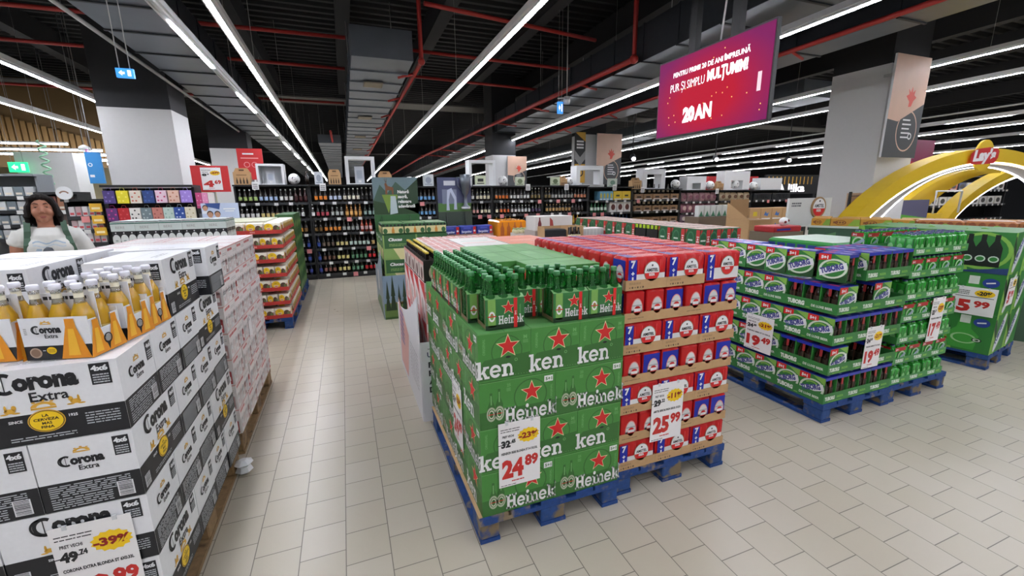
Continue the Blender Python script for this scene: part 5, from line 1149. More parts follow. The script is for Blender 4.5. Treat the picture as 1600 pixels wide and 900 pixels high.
m = MB(); m.box(0, 0, 0, 1.4, .4, 1.118, ink('#7a6a5a')); one('display_plinth', m, 'brown plinth carrying the white-topped packs with cone shapes', 'plinth', None, (6.97, 7.15, .001))

# ---- things on top of the shelves
def ball(x, y, z, r, lab):
    t = empty('football', lab, 'football', 'footballs on the shelf tops', (x, y, z + r)); m = MB(); m.ball((0, 0, 0), r, WHITE, 20, 14); part('cover', m, t)
    m = MB()
    for a, b_ in ((0, .1), (1.2, .5), (-1.2, .4), (.6, -.6), (-.6, -.7), (2.2, 0), (-2.2, -.1), (0, 1.2)):
        d = Vector((math.sin(a) * math.cos(b_), -math.cos(a) * math.cos(b_), math.sin(b_))); u = d.cross(Vector((0, 0, 1))).normalized(); v = u.cross(d)
        m.face([(d + (u * math.cos(2 * PI * i / 5) + v * math.sin(2 * PI * i / 5)) * .34).normalized() * r * 1.012 for i in range(5)], BLACK)
        m.face([(d * 1.03 * r)] + [(d + (u * math.cos(2 * PI * i / 5) + v * math.sin(2 * PI * i / 5)) * .34).normalized() * r * 1.012 for i in (0, 1)], BLACK)
    part('black_patches', m, t)
def niche(x0, x1, z, h, y, lab, depth=.3, bar=.07, back=False, inner=None):
    t = empty('display_niche', lab, 'display niche', 'white display niches', (x0, y, z)); w_ = x1 - x0
    m = MB(); m.box(0, 0, 0, bar, depth, h, WHT); m.box(w_ - bar, 0, 0, w_, depth, h, WHT); m.box(bar, 0, h - bar, w_ - bar, depth, h, WHT); m.box(bar, 0, 0, w_ - bar, depth, .02, WHT)
    part('frame', m, t)
    if back: m = MB(); m.box(bar, depth - .02, .02, w_ - bar, depth - .001, h - bar, ink('#c9cccf')); part('back', m, t)
    if inner:
        m = MB(); m.box(w_ * .3, depth * .4, .021, w_ * .62, depth * .45, h * .66, inner); f = FR((w_ * .3, depth * .4, .021), (1, 0, 0), (0, 0, 1)); m.pr(f, rect(.2, .3, .8, .8), 0, 0, w_ * .32, ink('#a9b2c0'), 1, sy=h * .6); m.pr(f, rect(.35, .06, .65, .2), 0, 0, w_ * .32, WHITE, 1, sy=h * .6); part('card', m, t)
def kraft_pack(x0, x1, z, h, y, lab):
    t = empty('bottle_carrier', lab, 'bottle carrier', 'kraft bottle carriers', (x0, y, z)); w_ = x1 - x0; m = MB(); m.box(0, 0, 0, w_, .16, h * .75, KRAFT); m.prism([(0, h * .75), (w_, h * .75), (w_ * .85, h), (w_ * .15, h)], FR((0, .07, 0), (1, 0, 0), (0, 0, 1)), -.02, KRAFT)
    f = FR((0, 0, 0), (1, 0, 0), (0, 0, 1))
    for i in range(4): m.pr(f, poly([(-.4, 0), (.4, 0), (.4, .5), (.15, .8), (.15, 1), (-.15, 1), (-.15, .8), (-.4, .5)]), w_ * (.2 + .2 * i), h * .06, w_ * .13, ink('#3a2c1c'), 1, sy=h * .36)
    m.pr(f, rect(.2, .55, .8, .6), 0, 0, w_, ink('#7a5a38'), 1, sy=h); part('carton', m, t); m = MB(); m.pr(FR((0, .049, 0), (1, 0, 0), (0, 0, 1)), rect(.35, .83, .65, .92), 0, 0, w_, ink('#5a442c'), 1, sy=h); part('handle_hole', m, t)
def card(x0, x1, z, h, y, c, pc, lab, sh=DISC):
    m = MB(); m.box(0, 0, 0, x1 - x0, .05, h, c); m.pr(FR((0, 0, 0), (1, 0, 0), (0, 0, 1)), sh, (x1 - x0) / 2, h * .5, (x1 - x0) * .28, pc, 1, sy=h * .28); m.pr(FR((0, 0, 0), (1, 0, 0), (0, 0, 1)), rect(.15, .1, .85, .2), 0, 0, x1 - x0, pc, 1, sy=h); one('display_card', m, lab, 'display card', 'small cards on the shelf tops', (x0, y, z))
TA, TB2, TC_, TD, YT = 1.871, 1.831, 1.791, 1.691, 9.42
kraft_pack(-1.84, -1.57, TA, .3, YT, 'kraft bottle carrier at the left end of the shelf top'); niche(-1.46, -1.0, TA, .38, YT, 'white niche with pale card at the left of the shelf top', .32, .04, True, ink('#c6cad0')); ball(-.85, 9.55, TA, .105, 'football beside the white niche on the shelf top')
card(-.48, -.33, TA, .24, YT, ink('#c8ccd4'), ink('#8e96a4'), 'pale grey card near the end of the strip light'); kraft_pack(-.23, .0, TA, .29, YT, 'kraft bottle carrier between the grey card and the tall white frame'); niche(.1, .66, TA, .54, YT, 'tall white open frame left of the stag poster', .3, .06, False, ink('#c0c6ce'))
m = MB(); m.lathe([(.035, 0, AMB), (.035, .13, AMB), (.014, .19, AMB), (.014, .25, AMB)], n=10); one('beer_bottle', m, 'single brown bottle standing on the shelf top right of the football', 'bottle', None, (-.62, 9.5, TA))
kraft_pack(.72, .98, TB2 , .3, YT, 'kraft bottle carrier just above the stag poster'); card(1.62, 1.84, TB2, .24, YT, ink('#bfc6ca'), ink('#8e96a4'), 'pale grey card between the two poster toppers'); ball(1.35, 9.55, TB2, .1, 'football peeking above the right edge of the stag poster')
niche(2.63, 3.24, TB2, .55, YT, 'white open frame right of the trophy poster', .3, .06); card(2.78, 3.02, TB2 + .022, .2, YT + .05, ink('#cdd6b8'), ink('#2c2c2a'), 'pale green card inside the frame right of the trophy poster', rect(-1, -.6, 1, .6)); ball(3.46, 9.55, TB2, .11, 'football right of the frame beside the trophy poster')
card(3.72, 3.94, TB2, .19, YT, ink('#c3ccb4'), ink('#6a7a5a'), 'pale green card before the first far wooden banner'); card(4.62, 4.85, TB2, .19, YT, ink('#b9c2a8'), ink('#5a6a4a'), 'pale green card left of the kraft box on the shelf top'); kraft_pack(4.87, 5.05, TB2, .21, YT, 'kraft bottle carrier left of the football under the strip lights'); ball(5.17, 9.55, TB2, .1, 'football left of the second white arch')
niche(5.3, 6.05, TB2, .46, YT, 'second white arch before the black and gold banner', .3, .1); card(6.2, 6.46, TC_, .2, YT, ink('#c0ccc0'), ink('#6a8a7a'), 'pale green card right of the second white arch')
kraft_pack(6.92, 7.2, TC_ - .06, .28, YT, 'kraft bottle carrier left of the third white arch'); niche(7.24, 7.95, TC_ - .06, .5, YT, 'third white arch above the brown cartons', .3, .13, False)
ball(8.4, 9.55, TC_ - .06, .12, 'football right of the third white arch'); niche(8.68, 9.34, TD, .36, YT, 'white box frame above the pink snack bags', .3, .18, True); ball(9.56, 9.5, TD, .12, 'football before the red card'); card(9.4, 9.72, TD, .3, 9.7, ink('#d0333a'), WHITE, 'red card behind the football above the beige bags')
kraft_pack(9.74, 9.98, TD - .01, .24, YT, 'kraft bottle carrier left of the big white frame'); niche(10.0, 10.95, TD - .01, .52, YT, 'big white frame above the beige snack bags', .3, .26, False); ball(10.48, 9.5, TD + .02, .12, 'football inside the big white frame'); ball(11.2, 9.5, TD - .02, .12, 'football right of the big white frame'); niche(11.4, 12.25, TD - .02, .34, YT, 'low white box at the right end of the shelf top', .3, .36, True)
for k, (x, z) in enumerate(((-.4, 1.75), (.98, 1.72), (3.95, 1.72), (4.95, 1.72), (6.3, 1.7), (7.15, 1.64), (9.65, 1.58), (-1.55, 1.78))):
    m = MB(); m.box(0, 0, 0, .11, .003, .14, WHITE); scribble(m, FR((0, 0, 0), (1, 0, 0), (0, 0, 1)), .015, .02, .095, .12, 3, ink('#5a5a5a'), 1, k, .5); one('hanging_price_label', m, f'small white price label hanging from the shelf top edge, {ORD[k]} of eight' if k < 7 else 'small white price label below the kraft carrier at left', 'price label', 'hanging price labels', (x, 9.363, z))
# signs behind and beside the shelves
m = MB(); rd = ink('#c8282c'); m.box(0, 0, 0, .5, .03, .4, rd); m.box(.23, .031, -1.735, .27, .06, .3, GREY); one('price_board', m, 'red board behind the white 4.69 card above the gift bags', 'sign', None, (-2.16, 8.2, 1.735)); price_card('4', '69', ('8', '99'), '-47%', '', .27, .34, 'white 4.69 price card on the red board', (-2.03, 8.19, 1.765), 'f', 0)
m = MB(); m.box(0, 0, 0, .46, .03, .62, rd); f = FR((0, 0, 0), (1, 0, 0), (0, 0, 1)); m.pr(f, rect(.1, .5, .3, .53), 0, 0, 1, WHITE, 1); m.pr(f, rect(.06, .42, .38, .44), 0, 0, 1, ink('#e8a0a0'), 1)
for q in range(2): m.pr(f, ring(.8), .16 + q * .14, .3, .055, ink('#e8a0a0'), 1)
m.box(.21, .031, -2.0, .25, .05, .6, GREY); one('info_board', m, 'red information board behind the kraft carrier at left', 'sign', None, (-1.95, 10.6, 2.001))
m = MB(); m.box(0, 0, 0, .2, .04, .5, ink('#2f86c8')); f = FR((0, 0, 0), (1, 0, 0), (0, 0, 1)); m.pr(f, ring(.6), .05, .3, .03, WHITE, 1); m.pr(f, rect(.02, .1, .08, .14), 0, 0, 1, WHITE, 1); m.tube([(.1, .02, .5), (.1, .02, 2.9)], .006, GREY, 4); one('hanging_sign', m, 'blue hanging panel left of the white pillar', 'sign', None, (-3.9, 9.4, 1.9))
m = MB(); m.box(0, 0, 0, 3.0, .1, .75, mat('black shop sign', '#1a1b1d', .5)); f = FR((0, 0, 0), (1, 0, 0), (0, 0, 1))
for q in range(12): m.pr(f, rect(0, 0, .05, .3), .1 + q * .22, .38, 1, GOLD, 1)
word(m, f, 'A lilka', .6, .1, .3, ELIT, 2, .04, width=1.6); m.box(.1, .02, -1.5, .2, .08, -.001, DARK); m.box(2.8, .02, -1.5, 2.9, .08, -.001, DARK); one('shop_sign', m, 'black shop sign with white letters and gold bars beyond the right shelves', 'sign', None, (15.4, 12.5, 1.5))
m = MB(); m.box(0, 0, 0, 2.6, .1, .7, rd); m.pr(FR((0, 0, 0), (1, 0, 0), (0, 0, 1)), rect(.9, .15, 1.5, .25), 0, 0, 1, WHITE, 1); m.box(.2, .02, -1.5, .3, .08, -.001, DARK); one('shop_sign', m, 'red shop sign beyond the right shelves, left of the black one', 'sign', None, (13.2, 13.2, 1.51))
# ================================================================ MIDDLE DISTANCE: green cartons with the stag poster, blue packs, small goods
CG, CGL, CCR = ink('#2f5f34'), ink('#7fa05a'), ink('#d6cf9a')
pallet(.43, 5.9, 'pallet hidden inside the forest-printed display wall')
m = MB(); m.box(0, 0, 0, .43, .38, .33, CG); F = faces_of(0, 0, 0, .43, .38, .33)
for k in 'fblr':
    Wd = .43 if k in 'fb' else .38; f = F[k]; m.pr(f, rect(0, 0, Wd, .15), 0, 0, 1, CCR, 1); m.pr(f, poly([(0, 0), (Wd * .5, .0), (Wd * .3, .15), (0, .15)]), 0, 0, 1, CGL, 2); word(m, f, 'Ciucas', .07, .25, .04, WHITE, 1, .05, width=.18, shear=.2); scribble(m, f, .08, .18, .3, .22, 2, CGL, 1)
    m.pr(f, poly([(-.4, 0), (.4, 0), (.4, .5), (.15, .8), (.15, 1), (-.15, 1), (-.15, .8), (-.4, .5)]), Wd * .75, .01, .04, ink('#c98a3a'), 3, sy=.14); m.pr(f, rect(0, 0, .02, .33), 0, 0, 1, CGL, 3)
CCN = Proto('beer_case', m.mesh('beer_case'))
for k in range(3):
    for i in range(2):
        for j in range(3):
            if i == 0 or j == 0: CCN.place(f'green and cream beer carton under the stag poster, {("bottom", "middle", "top")[k]} layer, {("left", "right")[i]}, {ORD[j]} row', 'beer case', 'green and cream cartons', (.44 + .4315 * i, 5.91 + .3815 * j, .144 + .3315 * k))
m = MB(); m.cbox(0, 0, 0, .285, .18, .15, CG, .012, ink('#6f8f5e')); F = faces_of(0, 0, 0, .285, .18, .15)
for k in 'fl':
    Wd = .285 if k == 'f' else .18; f = F[k]; m.pr(f, rect(.008, .02, Wd - .008, .105), 0, 0, 1, CCR, 1); m.pr(f, poly([(-.4, 0), (.4, 0), (.4, .5), (.15, .8), (.15, 1), (-.15, 1), (-.15, .8), (-.4, .5)]), Wd * .5, .02, .045, ink('#d08a34'), 2, sy=.085); m.pr(f, disc(8), Wd * .15, .05, .03, CG, 2, sy=.035); m.pr(f, disc(8), Wd * .85, .05, .03, CG, 2, sy=.035)
    for q in range(6): m.pr(f, rect(-.012, .11, .012, .135), (q + .5) * Wd / 6, 0, 1, BLACK, 2)
CPK = Proto('can_pack', m.mesh('can_pack'))
for i in range(3):
    for j in range(3): CPK.place(f'green and cream pack on top of the cartons before the stag poster, {("left", "middle", "right")[i]}, {("front", "second", "third")[j]} row', 'can pack', 'green and cream packs', (.442 + .287 * i, 5.912 + .182 * j, 1.14))
t = empty('display_wall', 'display wall printed with a pine forest round the green cartons', 'cardboard display', None, (.4, 5.865, 0)); m = MB(); m.box(0, 0, 0, .6, .01, .6, ink('#7d93a6')); f = FR((0, 0, 0), (1, 0, 0), (0, 0, 1))
m.pr(f, rect(0, 0, .6, .22), 0, 0, 1, ink('#5f7a3c'), 1); m.pr(f, poly([(0, .22), (.6, .16), (.6, .3), (.3, .24)]), 0, 0, 1, ink('#8a7a4a'), 1)
for x, s_ in ((.05, .42), (.12, .5), (.2, .36), (.27, .44), (.5, .3)): m.pr(f, poly([(-.3, 0), (.3, 0), (.12, .4), (.2, .4), (0, 1), (-.2, .4), (-.12, .4)]), x, .12, s_ * .28, ink('#23381f'), 2, sy=s_)
m.pr(f, poly([(-.4, 0), (.4, 0), (.4, .5), (.15, .8), (.15, 1), (-.15, 1), (-.15, .8), (-.4, .5)]), .42, .03, .1, ink('#4a6a2a'), 3, sy=.36); word(m, f, 'C', .39, .12, .06, WHITE, 4, .05); m.pr(f, rect(0, 0, .6, .03), 0, 0, 1, ink('#3a5a2a'), 4); part('front_panel', m, t)
m = MB(); n = 12; prof = [(0, 0), (1.25, 0)] + [(1.25 * (1 - q / n), .6 + .35 * (1 - q / n) ** 2) for q in range(n + 1)]; fr = FR((0, 1.26, 0), (0, -1, 0), (0, 0, 1)); m.prism([(a, c) for a, c in prof], fr, .01, ink('#8a98a4')); fr = (fr[0] + fr[3] * .0105, *fr[1:]); m.pr(fr, rect(.5, .3, .75, .6), 0, 0, 1, ink('#c9c9c6'), 1); m.pr(fr, poly([(.0, .02), (1.2, .02), (.9, .25), (.4, .18)]), 0, 0, 1, ink('#5f7a4a'), 1); part('side_panel', m, t)
price_card('1', '', ('25', ''), '', '', .12, .3, 'small red and white price card on the forest display wall', (.70, 5.858, .52), 'f', 0)
# stag poster
t = empty('poster_topper', 'poster board with stag on a cliff above a waterfall', 'poster', None, (.4, 6.5, 1.14)); m = MB(); m.box(0, 0, .24, .63, .012, .76, ink('#6a8088')); f = FR((0, 0, .24), (1, 0, 0), (0, 0, 1))
m.pr(f, poly([(0, .2), (.1, .42), (.2, .3), (.32, .46), (.45, .34), (.63, .5), (.63, 0), (0, 0)]), 0, 0, 1, ink('#3f5a4c'), 1); m.pr(f, poly([(0, 0), (.63, 0), (.63, .16), (.4, .1), (0, .2)]), 0, 0, 1, ink('#2a4428'), 2); m.pr(f, poly([(.63, .5), (.45, .34), (.4, .1), (.63, .0)]), 0, 0, 1, ink('#26402a'), 2)
m.pr(f, poly([(.12, .28), (.34, .28), (.33, .22), (.24, .14), (.2, .02), (.16, .16)]), 0, 0, 1, ink('#77943e'), 3); m.pr(f, poly([(.24, .26), (.31, .26), (.33, .02), (.22, .0)]), 0, 0, 1, ink('#b9c6cc'), 4)
m.pr(f, poly([(.17, .285), (.2, .285), (.2, .34), (.26, .34), (.265, .285), (.285, .285), (.285, .38), (.21, .4), (.19, .45), (.165, .43), (.175, .38)]), 0, 0, 1, ink('#7a5034'), 5)
for a in ((.18, .45, .16, .5), (.19, .45, .2, .51), (.185, .45, .175, .515)): m.pr(f, poly([(a[0], a[1]), (a[0] + .006, a[1]), (a[2] + .004, a[3]), (a[2], a[3])]), 0, 0, 1, ink('#5a3a24'), 5)
for q, s_ in enumerate(('Natură', 'sacră,', 'relaxare', 'adevărată')): word(m, f, s_, .34, .3 - q * .068, .042, WHITE, 6, .05, width=(.16, .14, .19, .24)[q])
part('board', m, t); m = MB(); m.box(0, -.03, 0, .63, 0, .24, CG); m.prism([(0, 0), (.14, 0), (0, .22)], FR((.1, -.03, 0), (0, -1, 0), (0, 0, 1)), .01, ink('#1f4426')); m.prism([(0, 0), (.14, 0), (0, .22)], FR((.5, -.03, 0), (0, -1, 0), (0, 0, 1)), .01, ink('#1f4426')); part('foot', m, t)
# trophy poster
t = empty('poster_topper', 'dark poster board with a silver trophy cup on green grass', 'poster', None, (1.37, 6.75, 1.0195)); m = MB(); m.box(0, 0, .37, .53, .012, .89, ink('#4a5070')); f = FR((0, 0, .37), (1, 0, 0), (0, 0, 1)); m.pr(f, rect(0, 0, .53, .13), 0, 0, 1, ink('#4f7a3c'), 1); m.pr(f, rect(.1, .4, .28, .47), 0, 0, 1, ink('#c9ccd4'), 2)
m.pr(f, rect(.07, .12, .3, .34), 0, 0, 1, ink('#7a829a'), 2); m.pr(f, poly([(.13, .02), (.18, .02), (.17, .18), (.2, .3), (.26, .18), (.25, .03), (.3, .03), (.29, .22), (.22, .36), (.15, .33)]), 0, 0, 1, ink('#c0c8dc'), 3); part('board', m, t)
m = MB(); m.lathe([(.07, .0, WHT), (.075, .03, STEEL), (.03, .06, STEEL), (.02, .2, STEEL), (.05, .25, STEEL), (.075, .4, STEEL), (.08, .52, STEEL)], .42, -.08, .41, 14); part('trophy_relief', m, t)
for s_ in (-1, 1): m = MB(); m.tube([(.42 + s_ * .07, -.08, .89), (.42 + s_ * .13, -.08, .89), (.42 + s_ * .12, -.08, .77), (.42 + s_ * .05, -.08, .69)], .008, STEEL, 6); part('trophy_handle', m, t)
m = MB(); m.box(0, -.03, 0, .53, 0, .37, ink('#3c4a3e')); m.prism([(0, 0), (.16, 0), (0, .35)], FR((.12, -.03, 0), (0, -1, 0), (0, 0, 1)), .01, ink('#2a342c')); m.prism([(0, 0), (.16, 0), (0, .35)], FR((.42, -.03, 0), (0, -1, 0), (0, 0, 1)), .01, ink('#2a342c')); part('foot', m, t)
# blue packs on trays
m = MB(); BLP = ink('#2b3a96'); m.cbox(0, 0, 0, .245, .2, .15, BLP, .012); f = FR((0, 0, 0), (1, 0, 0), (0, 0, 1)); word(m, f, 'Bergenbier', .02, .055, .03, ink('#cdd6f0'), 1, .05, width=.155); m.pr(f, rect(.195, .008, .238, .142), 0, 0, 1, RED, 1); m.pr(f, disc(12), .215, .08, .015, WHITE, 2); m.pr(f, disc(16), .1, .04, .06, ink('#1c2766'), 0.5, sy=.03); m.pr(f, rect(.05, .11, .16, .13), 0, 0, 1, ink('#4a5ac0'), 1)
BPK = Proto('can_pack', m.mesh('can_pack')); BTR = tray(.255, .35, .06, ink('#9a7a68'))
for i in range(3):
    BTR.place(f'brown tray under the blue can packs, {("left", "middle", "right")[i]}', 'tray', 'trays of the blue packs', (1.31 + .257 * i, 6.2, 1.02))
    BPK.place(f'blue can pack with red end stripe below the trophy poster, {("left", "middle", "right")[i]}', 'can pack', 'blue can packs', (1.315 + .257 * i, 6.21, 1.0245 + .02))
m = MB(); m.box(0, 0, 0, .78, .8, .874, ink('#1d2036')); f = FR((0, 0, 0), (1, 0, 0), (0, 0, 1))
for q in range(4): m.pr(f, disc(14), .1 + q * .2, .8, .05, ink('#8a90b0'), 1); m.pr(f, rect(.0, .68, .19, .72), q * .195, 0, 1, ink('#9a7a68'), 1)
one('carton', m, 'dark carton block under the blue can packs and trophy poster', 'carton', None, (1.305, 6.195, .1445)); pallet(1.3, 6.19, 'blue pallet under the dark block with the trophy poster')
# orange pack, small pale bottles, white and kraft cartons
ORG = mat('orange film', '#e08a1c', .25, coat=.4); m = MB(); m.cbox(0, 0, 0, .46, .5, .24, ORG, .02); f = FR((0, 0, 0), (1, 0, 0), (0, 0, 1))
for q in range(4): m.pr(f, poly([(-.4, 0), (.4, 0), (.4, .6), (.15, .8), (.15, 1), (-.15, 1), (-.15, .8), (-.4, .6)]), .07 + q * .1, .02, .07, ink('#b05a14'), 1, sy=.19)
one('wrapped_pack', m, 'orange film pack of bottles right of the blue packs', 'wrapped pack', None, (2.12, 6.1, 1.02))
t = empty('bottle_tray', 'white tray of pale green-capped bottles before the orange pack', 'bottle tray', None, (2.26, 5.75, 1.02)); m = MB(); m.box(0, 0, 0, .38, .2, .075, ink('#cfcfc4')); m.pr(FR((0, 0, 0), (1, 0, 0), (0, 0, 1)), rect(.04, .02, .34, .05), 0, 0, 1, GREY, 1); part('tray', m, t)
PBm = MB(); PBm.lathe([(.026, 0, ink('#d3cfa8')), (.026, .03, ink('#d3cfa8')), (.014, .05, ink('#8a9a5a')), (.015, .07, ink('#cfd4c0'))], n=8); PBme = PBm.mesh('bottle')
for i in range(6):
    for j in range(3): link('bottle', PBme, t, (.035 + .062 * i, .035 + .062 * j, .076))
m = MB(); m.box(0, 0, 0, 1.0, 1.4, .874, ink('#8a5a4c')); f = FR((0, 0, .874), (1, 0, 0), (0, 1, 0))
for q in range(5): m.pr(f, rect(.02, .02, .94, .2), .02, q * .27, 1, ink('#c98a80') if q % 2 else ink('#b9a8a0'), 1)
one('carton', m, 'reddish carton block under the orange film pack', 'carton', None, (2.1, 5.3, .1445)); pallet(2.1, 5.32, 'pallet under the block with the orange film pack')
t = empty('carton', 'white carton with dark red bottle picture behind the kraft box', 'carton', None, (2.21, 4.94, 1.2)); m = MB(); m.box(0, 0, 0, .52, .3, .17, ink('#d9d4d0')); f = FR((0, 0, 0), (1, 0, 0), (0, 0, 1)); m.pr(f, poly([(-.4, 0), (.4, 0), (.4, .5), (.15, .8), (.15, 1), (-.15, 1), (-.15, .8), (-.4, .5)]), .06, .01, .06, ink('#6a2024'), 1, sy=.15); m.pr(f, poly([(.2, 0), (.26, 0), (.24, .12), (.2, .16)]), 0, 0, 1, ink('#a03a34'), 1); part('box', m, t)
m = MB(); m.box(0, 0, 0, .56, .34, .139, ink('#b8ada6')); one('carton', m, 'grey carton under the white box with bottle picture', 'carton', None, (2.2, 4.93, 1.06))
t = empty('bottle_crate', 'open kraft box with black bottle packs behind the red can stack', 'carton', None, (2.2, 4.65, 1.06)); m = MB(); m.box(0, 0, 0, .53, .2, .005, KRAFT); m.box(0, .195, .005, .53, .2, .2, KRAFT); m.box(.31, 0, .005, .53, .005, .055, KRAFT)
for x in (0, .31, .525): m.box(x, .0055, .005, x + .005, .1945, .2, KRAFT)
part('box', m, t); m = MB(); m.cbox(.015, .01, .006, .3, .18, .17, BLACK, .012); part('black_pack', m, t)
for i in range(3):
    for j in range(2): m = MB(); m.lathe([(.028, 0, AMB), (.028, .05, CREAM), (.028, .09, AMB), (.013, .14, AMB), (.013, .18, mat('gold cap'))], n=8); part('bottle', m, t, None, (.355 + .065 * i, .05 + .075 * j, .006))
m = MB(); m.box(0, 0, 0, .3, .2, .16, ink('#dcdad8')); f = FR((0, 0, 0), (1, 0, 0), (0, 0, 1)); m.pr(f, rect(0, 0, .3, .06), 0, 0, 1, RED, 1)
for q in range(6): m.pr(f, rect(.004, .07, .046, .15), q * .0495, 0, 1, ink('#c6c4c2'), 1)
one('can_pack', m, 'white can pack with red base right of the kraft box', 'can pack', None, (2.75, 4.7, 1.06)); m = MB(); m.box(0, 0, 0, .88, .67, 1.058, ink('#6a5a50')); one('carton', m, 'brown carton block under the kraft box and white can pack', 'carton', None, (2.19, 4.62, .001))

# ================================================================ RIGHT: snack table, round beer sign, yellow arch
t0 = Vector((5.78, 3.98, 0)); ta = math.radians(-59.5); ax_, ay_ = Vector((math.cos(ta), math.sin(ta), 0)), Vector((-math.sin(ta), math.cos(ta), 0))
def along(a, b_, z): p = t0 + ax_ * a + ay_ * b_; return (p.x, p.y, z)
m = MB(); m.box(0, 0, 0, 3.0, .62, 1.17, ink('#3c5a44')); m.box(-.01, -.01, 1.171, 3.01, .63, 1.195, ink('#c6cfc8')); f = FR((0, 0, 0), (1, 0, 0), (0, 0, 1)); 
for q in range(9): m.pr(f, poly([(.02, .95), (.3, 1.05), (.3, 1.12), (.02, 1.02)]), q * .33, 0, 1, ink('#5f8a5c'), 1)
one('display_table', m, 'long green display table with pale top carrying the snack boxes', 'table', None, (t0.x, t0.y, 0), ta)
def snack(c, side, w_, name):
    m = MB(); m.cbox(0, 0, 0, w_, .3, .095, c, .006); f = FR((0, 0, 0), (1, 0, 0), (0, 0, 1)); m.pr(f, poly([(.6, 0), (1, 0), (1, 1), (.8, 1)]), 0, .006, w_, side, 1, sy=.08); m.pr(f, ring(.8, 16), w_ * .35, .045, w_ * .2, ink('#7a3a1c'), 1, sy=.03)
    for q in range(4): m.pr(f, rect(.1 + .1 * q, .3, .17 + .1 * q, .6), 0, .01, w_, ink('#7a4a28'), 2, sy=.08)
    return Proto(name, m.mesh(name))
SN = [snack(ink('#c08a2c'), ink('#7a9a3a'), .2, 'snack_box'), snack(ink('#b8862f'), ink('#8aa83a'), .3, 'snack_box')]; a = .02
for q, k in enumerate((0, 1, 1, 0)): p = SN[k]; p.place(f'yellow snack box on the display table, {ORD[q]} from its far end', 'snack box', 'yellow snack boxes', along(a, .02, 1.196), ta); a += (.205, .305)[k]
m = MB(); m.cbox(0, 0, 0, .4, .3, .1, ink('#a86a3c'), .02, ink('#c9b0a4')); f = FR((0, 0, 0), (1, 0, 0), (0, 0, 1))
for q in range(5): m.pr(f, disc(10), .05 + q * .075, .05, .03, ink('#8a4a2c'), 1, sy=.035)
OP = Proto('wrapped_pack', m.mesh('wrapped_pack'))
for q in range(4): OP.place(f'orange-brown film-wrapped pack on the display table, {ORD[q]} from the yellow boxes', 'wrapped pack', 'orange-brown wrapped packs', along(a + .02 + .405 * q, .02, 1.196), ta)
for q in range(8): SN[q % 2].place(f'yellow snack box in the back row of the display table, {ORD[q]} from its far end', 'snack box', 'yellow snack boxes', along(.02 + .31 * q, .325, 1.196), ta)
# round red and white beer sign
t = empty('beer_sign', 'white sign board with round red and white disc behind the yellow snack boxes', 'sign', None, (6.05, 4.5, 1.12)); m = MB(); m.box(0, 0, 0, .92, .03, .42, ink('#d3d6d4')); f = FR((0, 0, 0), (1, 0, 0), (0, 0, 1)); scribble(m, f, .06, .3, .26, .37, 2, ink('#5a5e62'), 1, 3, .6); part('board', m, t)
m = MB(); m.lathe([(.155, 0, ink('#a8845a')), (.155, .02, ink('#a8845a'))], 0, 0, 0, 28); me = m.mesh('disc'); o = link('disc', me, t, (.62, -.001, .28)); o.rotation_euler = (PI / 2, 0, 0); m = MB(); f = FR((.62, -.0215, .28), (1, 0, 0), (0, 0, 1)); amstel_disc(m, f, 0, 0, .13, 0, .9); part('disc_print', m, t)
m = MB(); m.box(.4, .031, -1.119, .46, .06, .1, DARK); part('stand', m, t)
m = MB(); m.ball((0, 0, 0), .055, WHITE, 14, 10); 
t = empty('football', 'small white football on red packs left of the yellow snack boxes', 'football', None, (5.35, 4.02, 1.26)); part('cover', m, t); m = MB(); m.ball((.02, -.045, .012), .017, ink('#7a1a1e'), 8, 6); m.ball((-.025, -.042, -.005), .017, ink('#7a1a1e'), 8, 6); part('black_patches', m, t)
m = MB(); m.cbox(0, 0, 0, .5, .3, .075, ink('#b0242a'), .01); m.pr(FR((0, 0, 0), (1, 0, 0), (0, 0, 1)), rect(.05, .02, .3, .045), 0, 0, 1, NAVY, 1); one('can_pack', m, 'red pack under the small football', 'can pack', None, (5.1, 3.95, 1.129)); m = MB(); m.box(0, 0, 0, .55, .35, 1.127, ink('#7a6a58')); one('carton', m, 'brown carton under the red pack and small football', 'carton', None, (5.08, 3.94, .001))
t = empty('cardboard_bin', 'open kraft cardboard bin with raised back left of the beer sign', 'carton', None, (6.6, 5.6, 0)); m = MB(); m.box(0, 0, 0, .55, .5, 1.15, KRAFT); part('bin', m, t); m = MB(); m.box(.08, .5, 0, .53, .515, 1.5, KRAFT); part('back_flap', m, t); m = MB(); m.prism([(0, 0), (.5, 0), (.5, .3)], FR((0, 0, 1.151), (0, 1, 0), (0, 0, 1)), .01, KRAFT); part('side_flap', m, t)

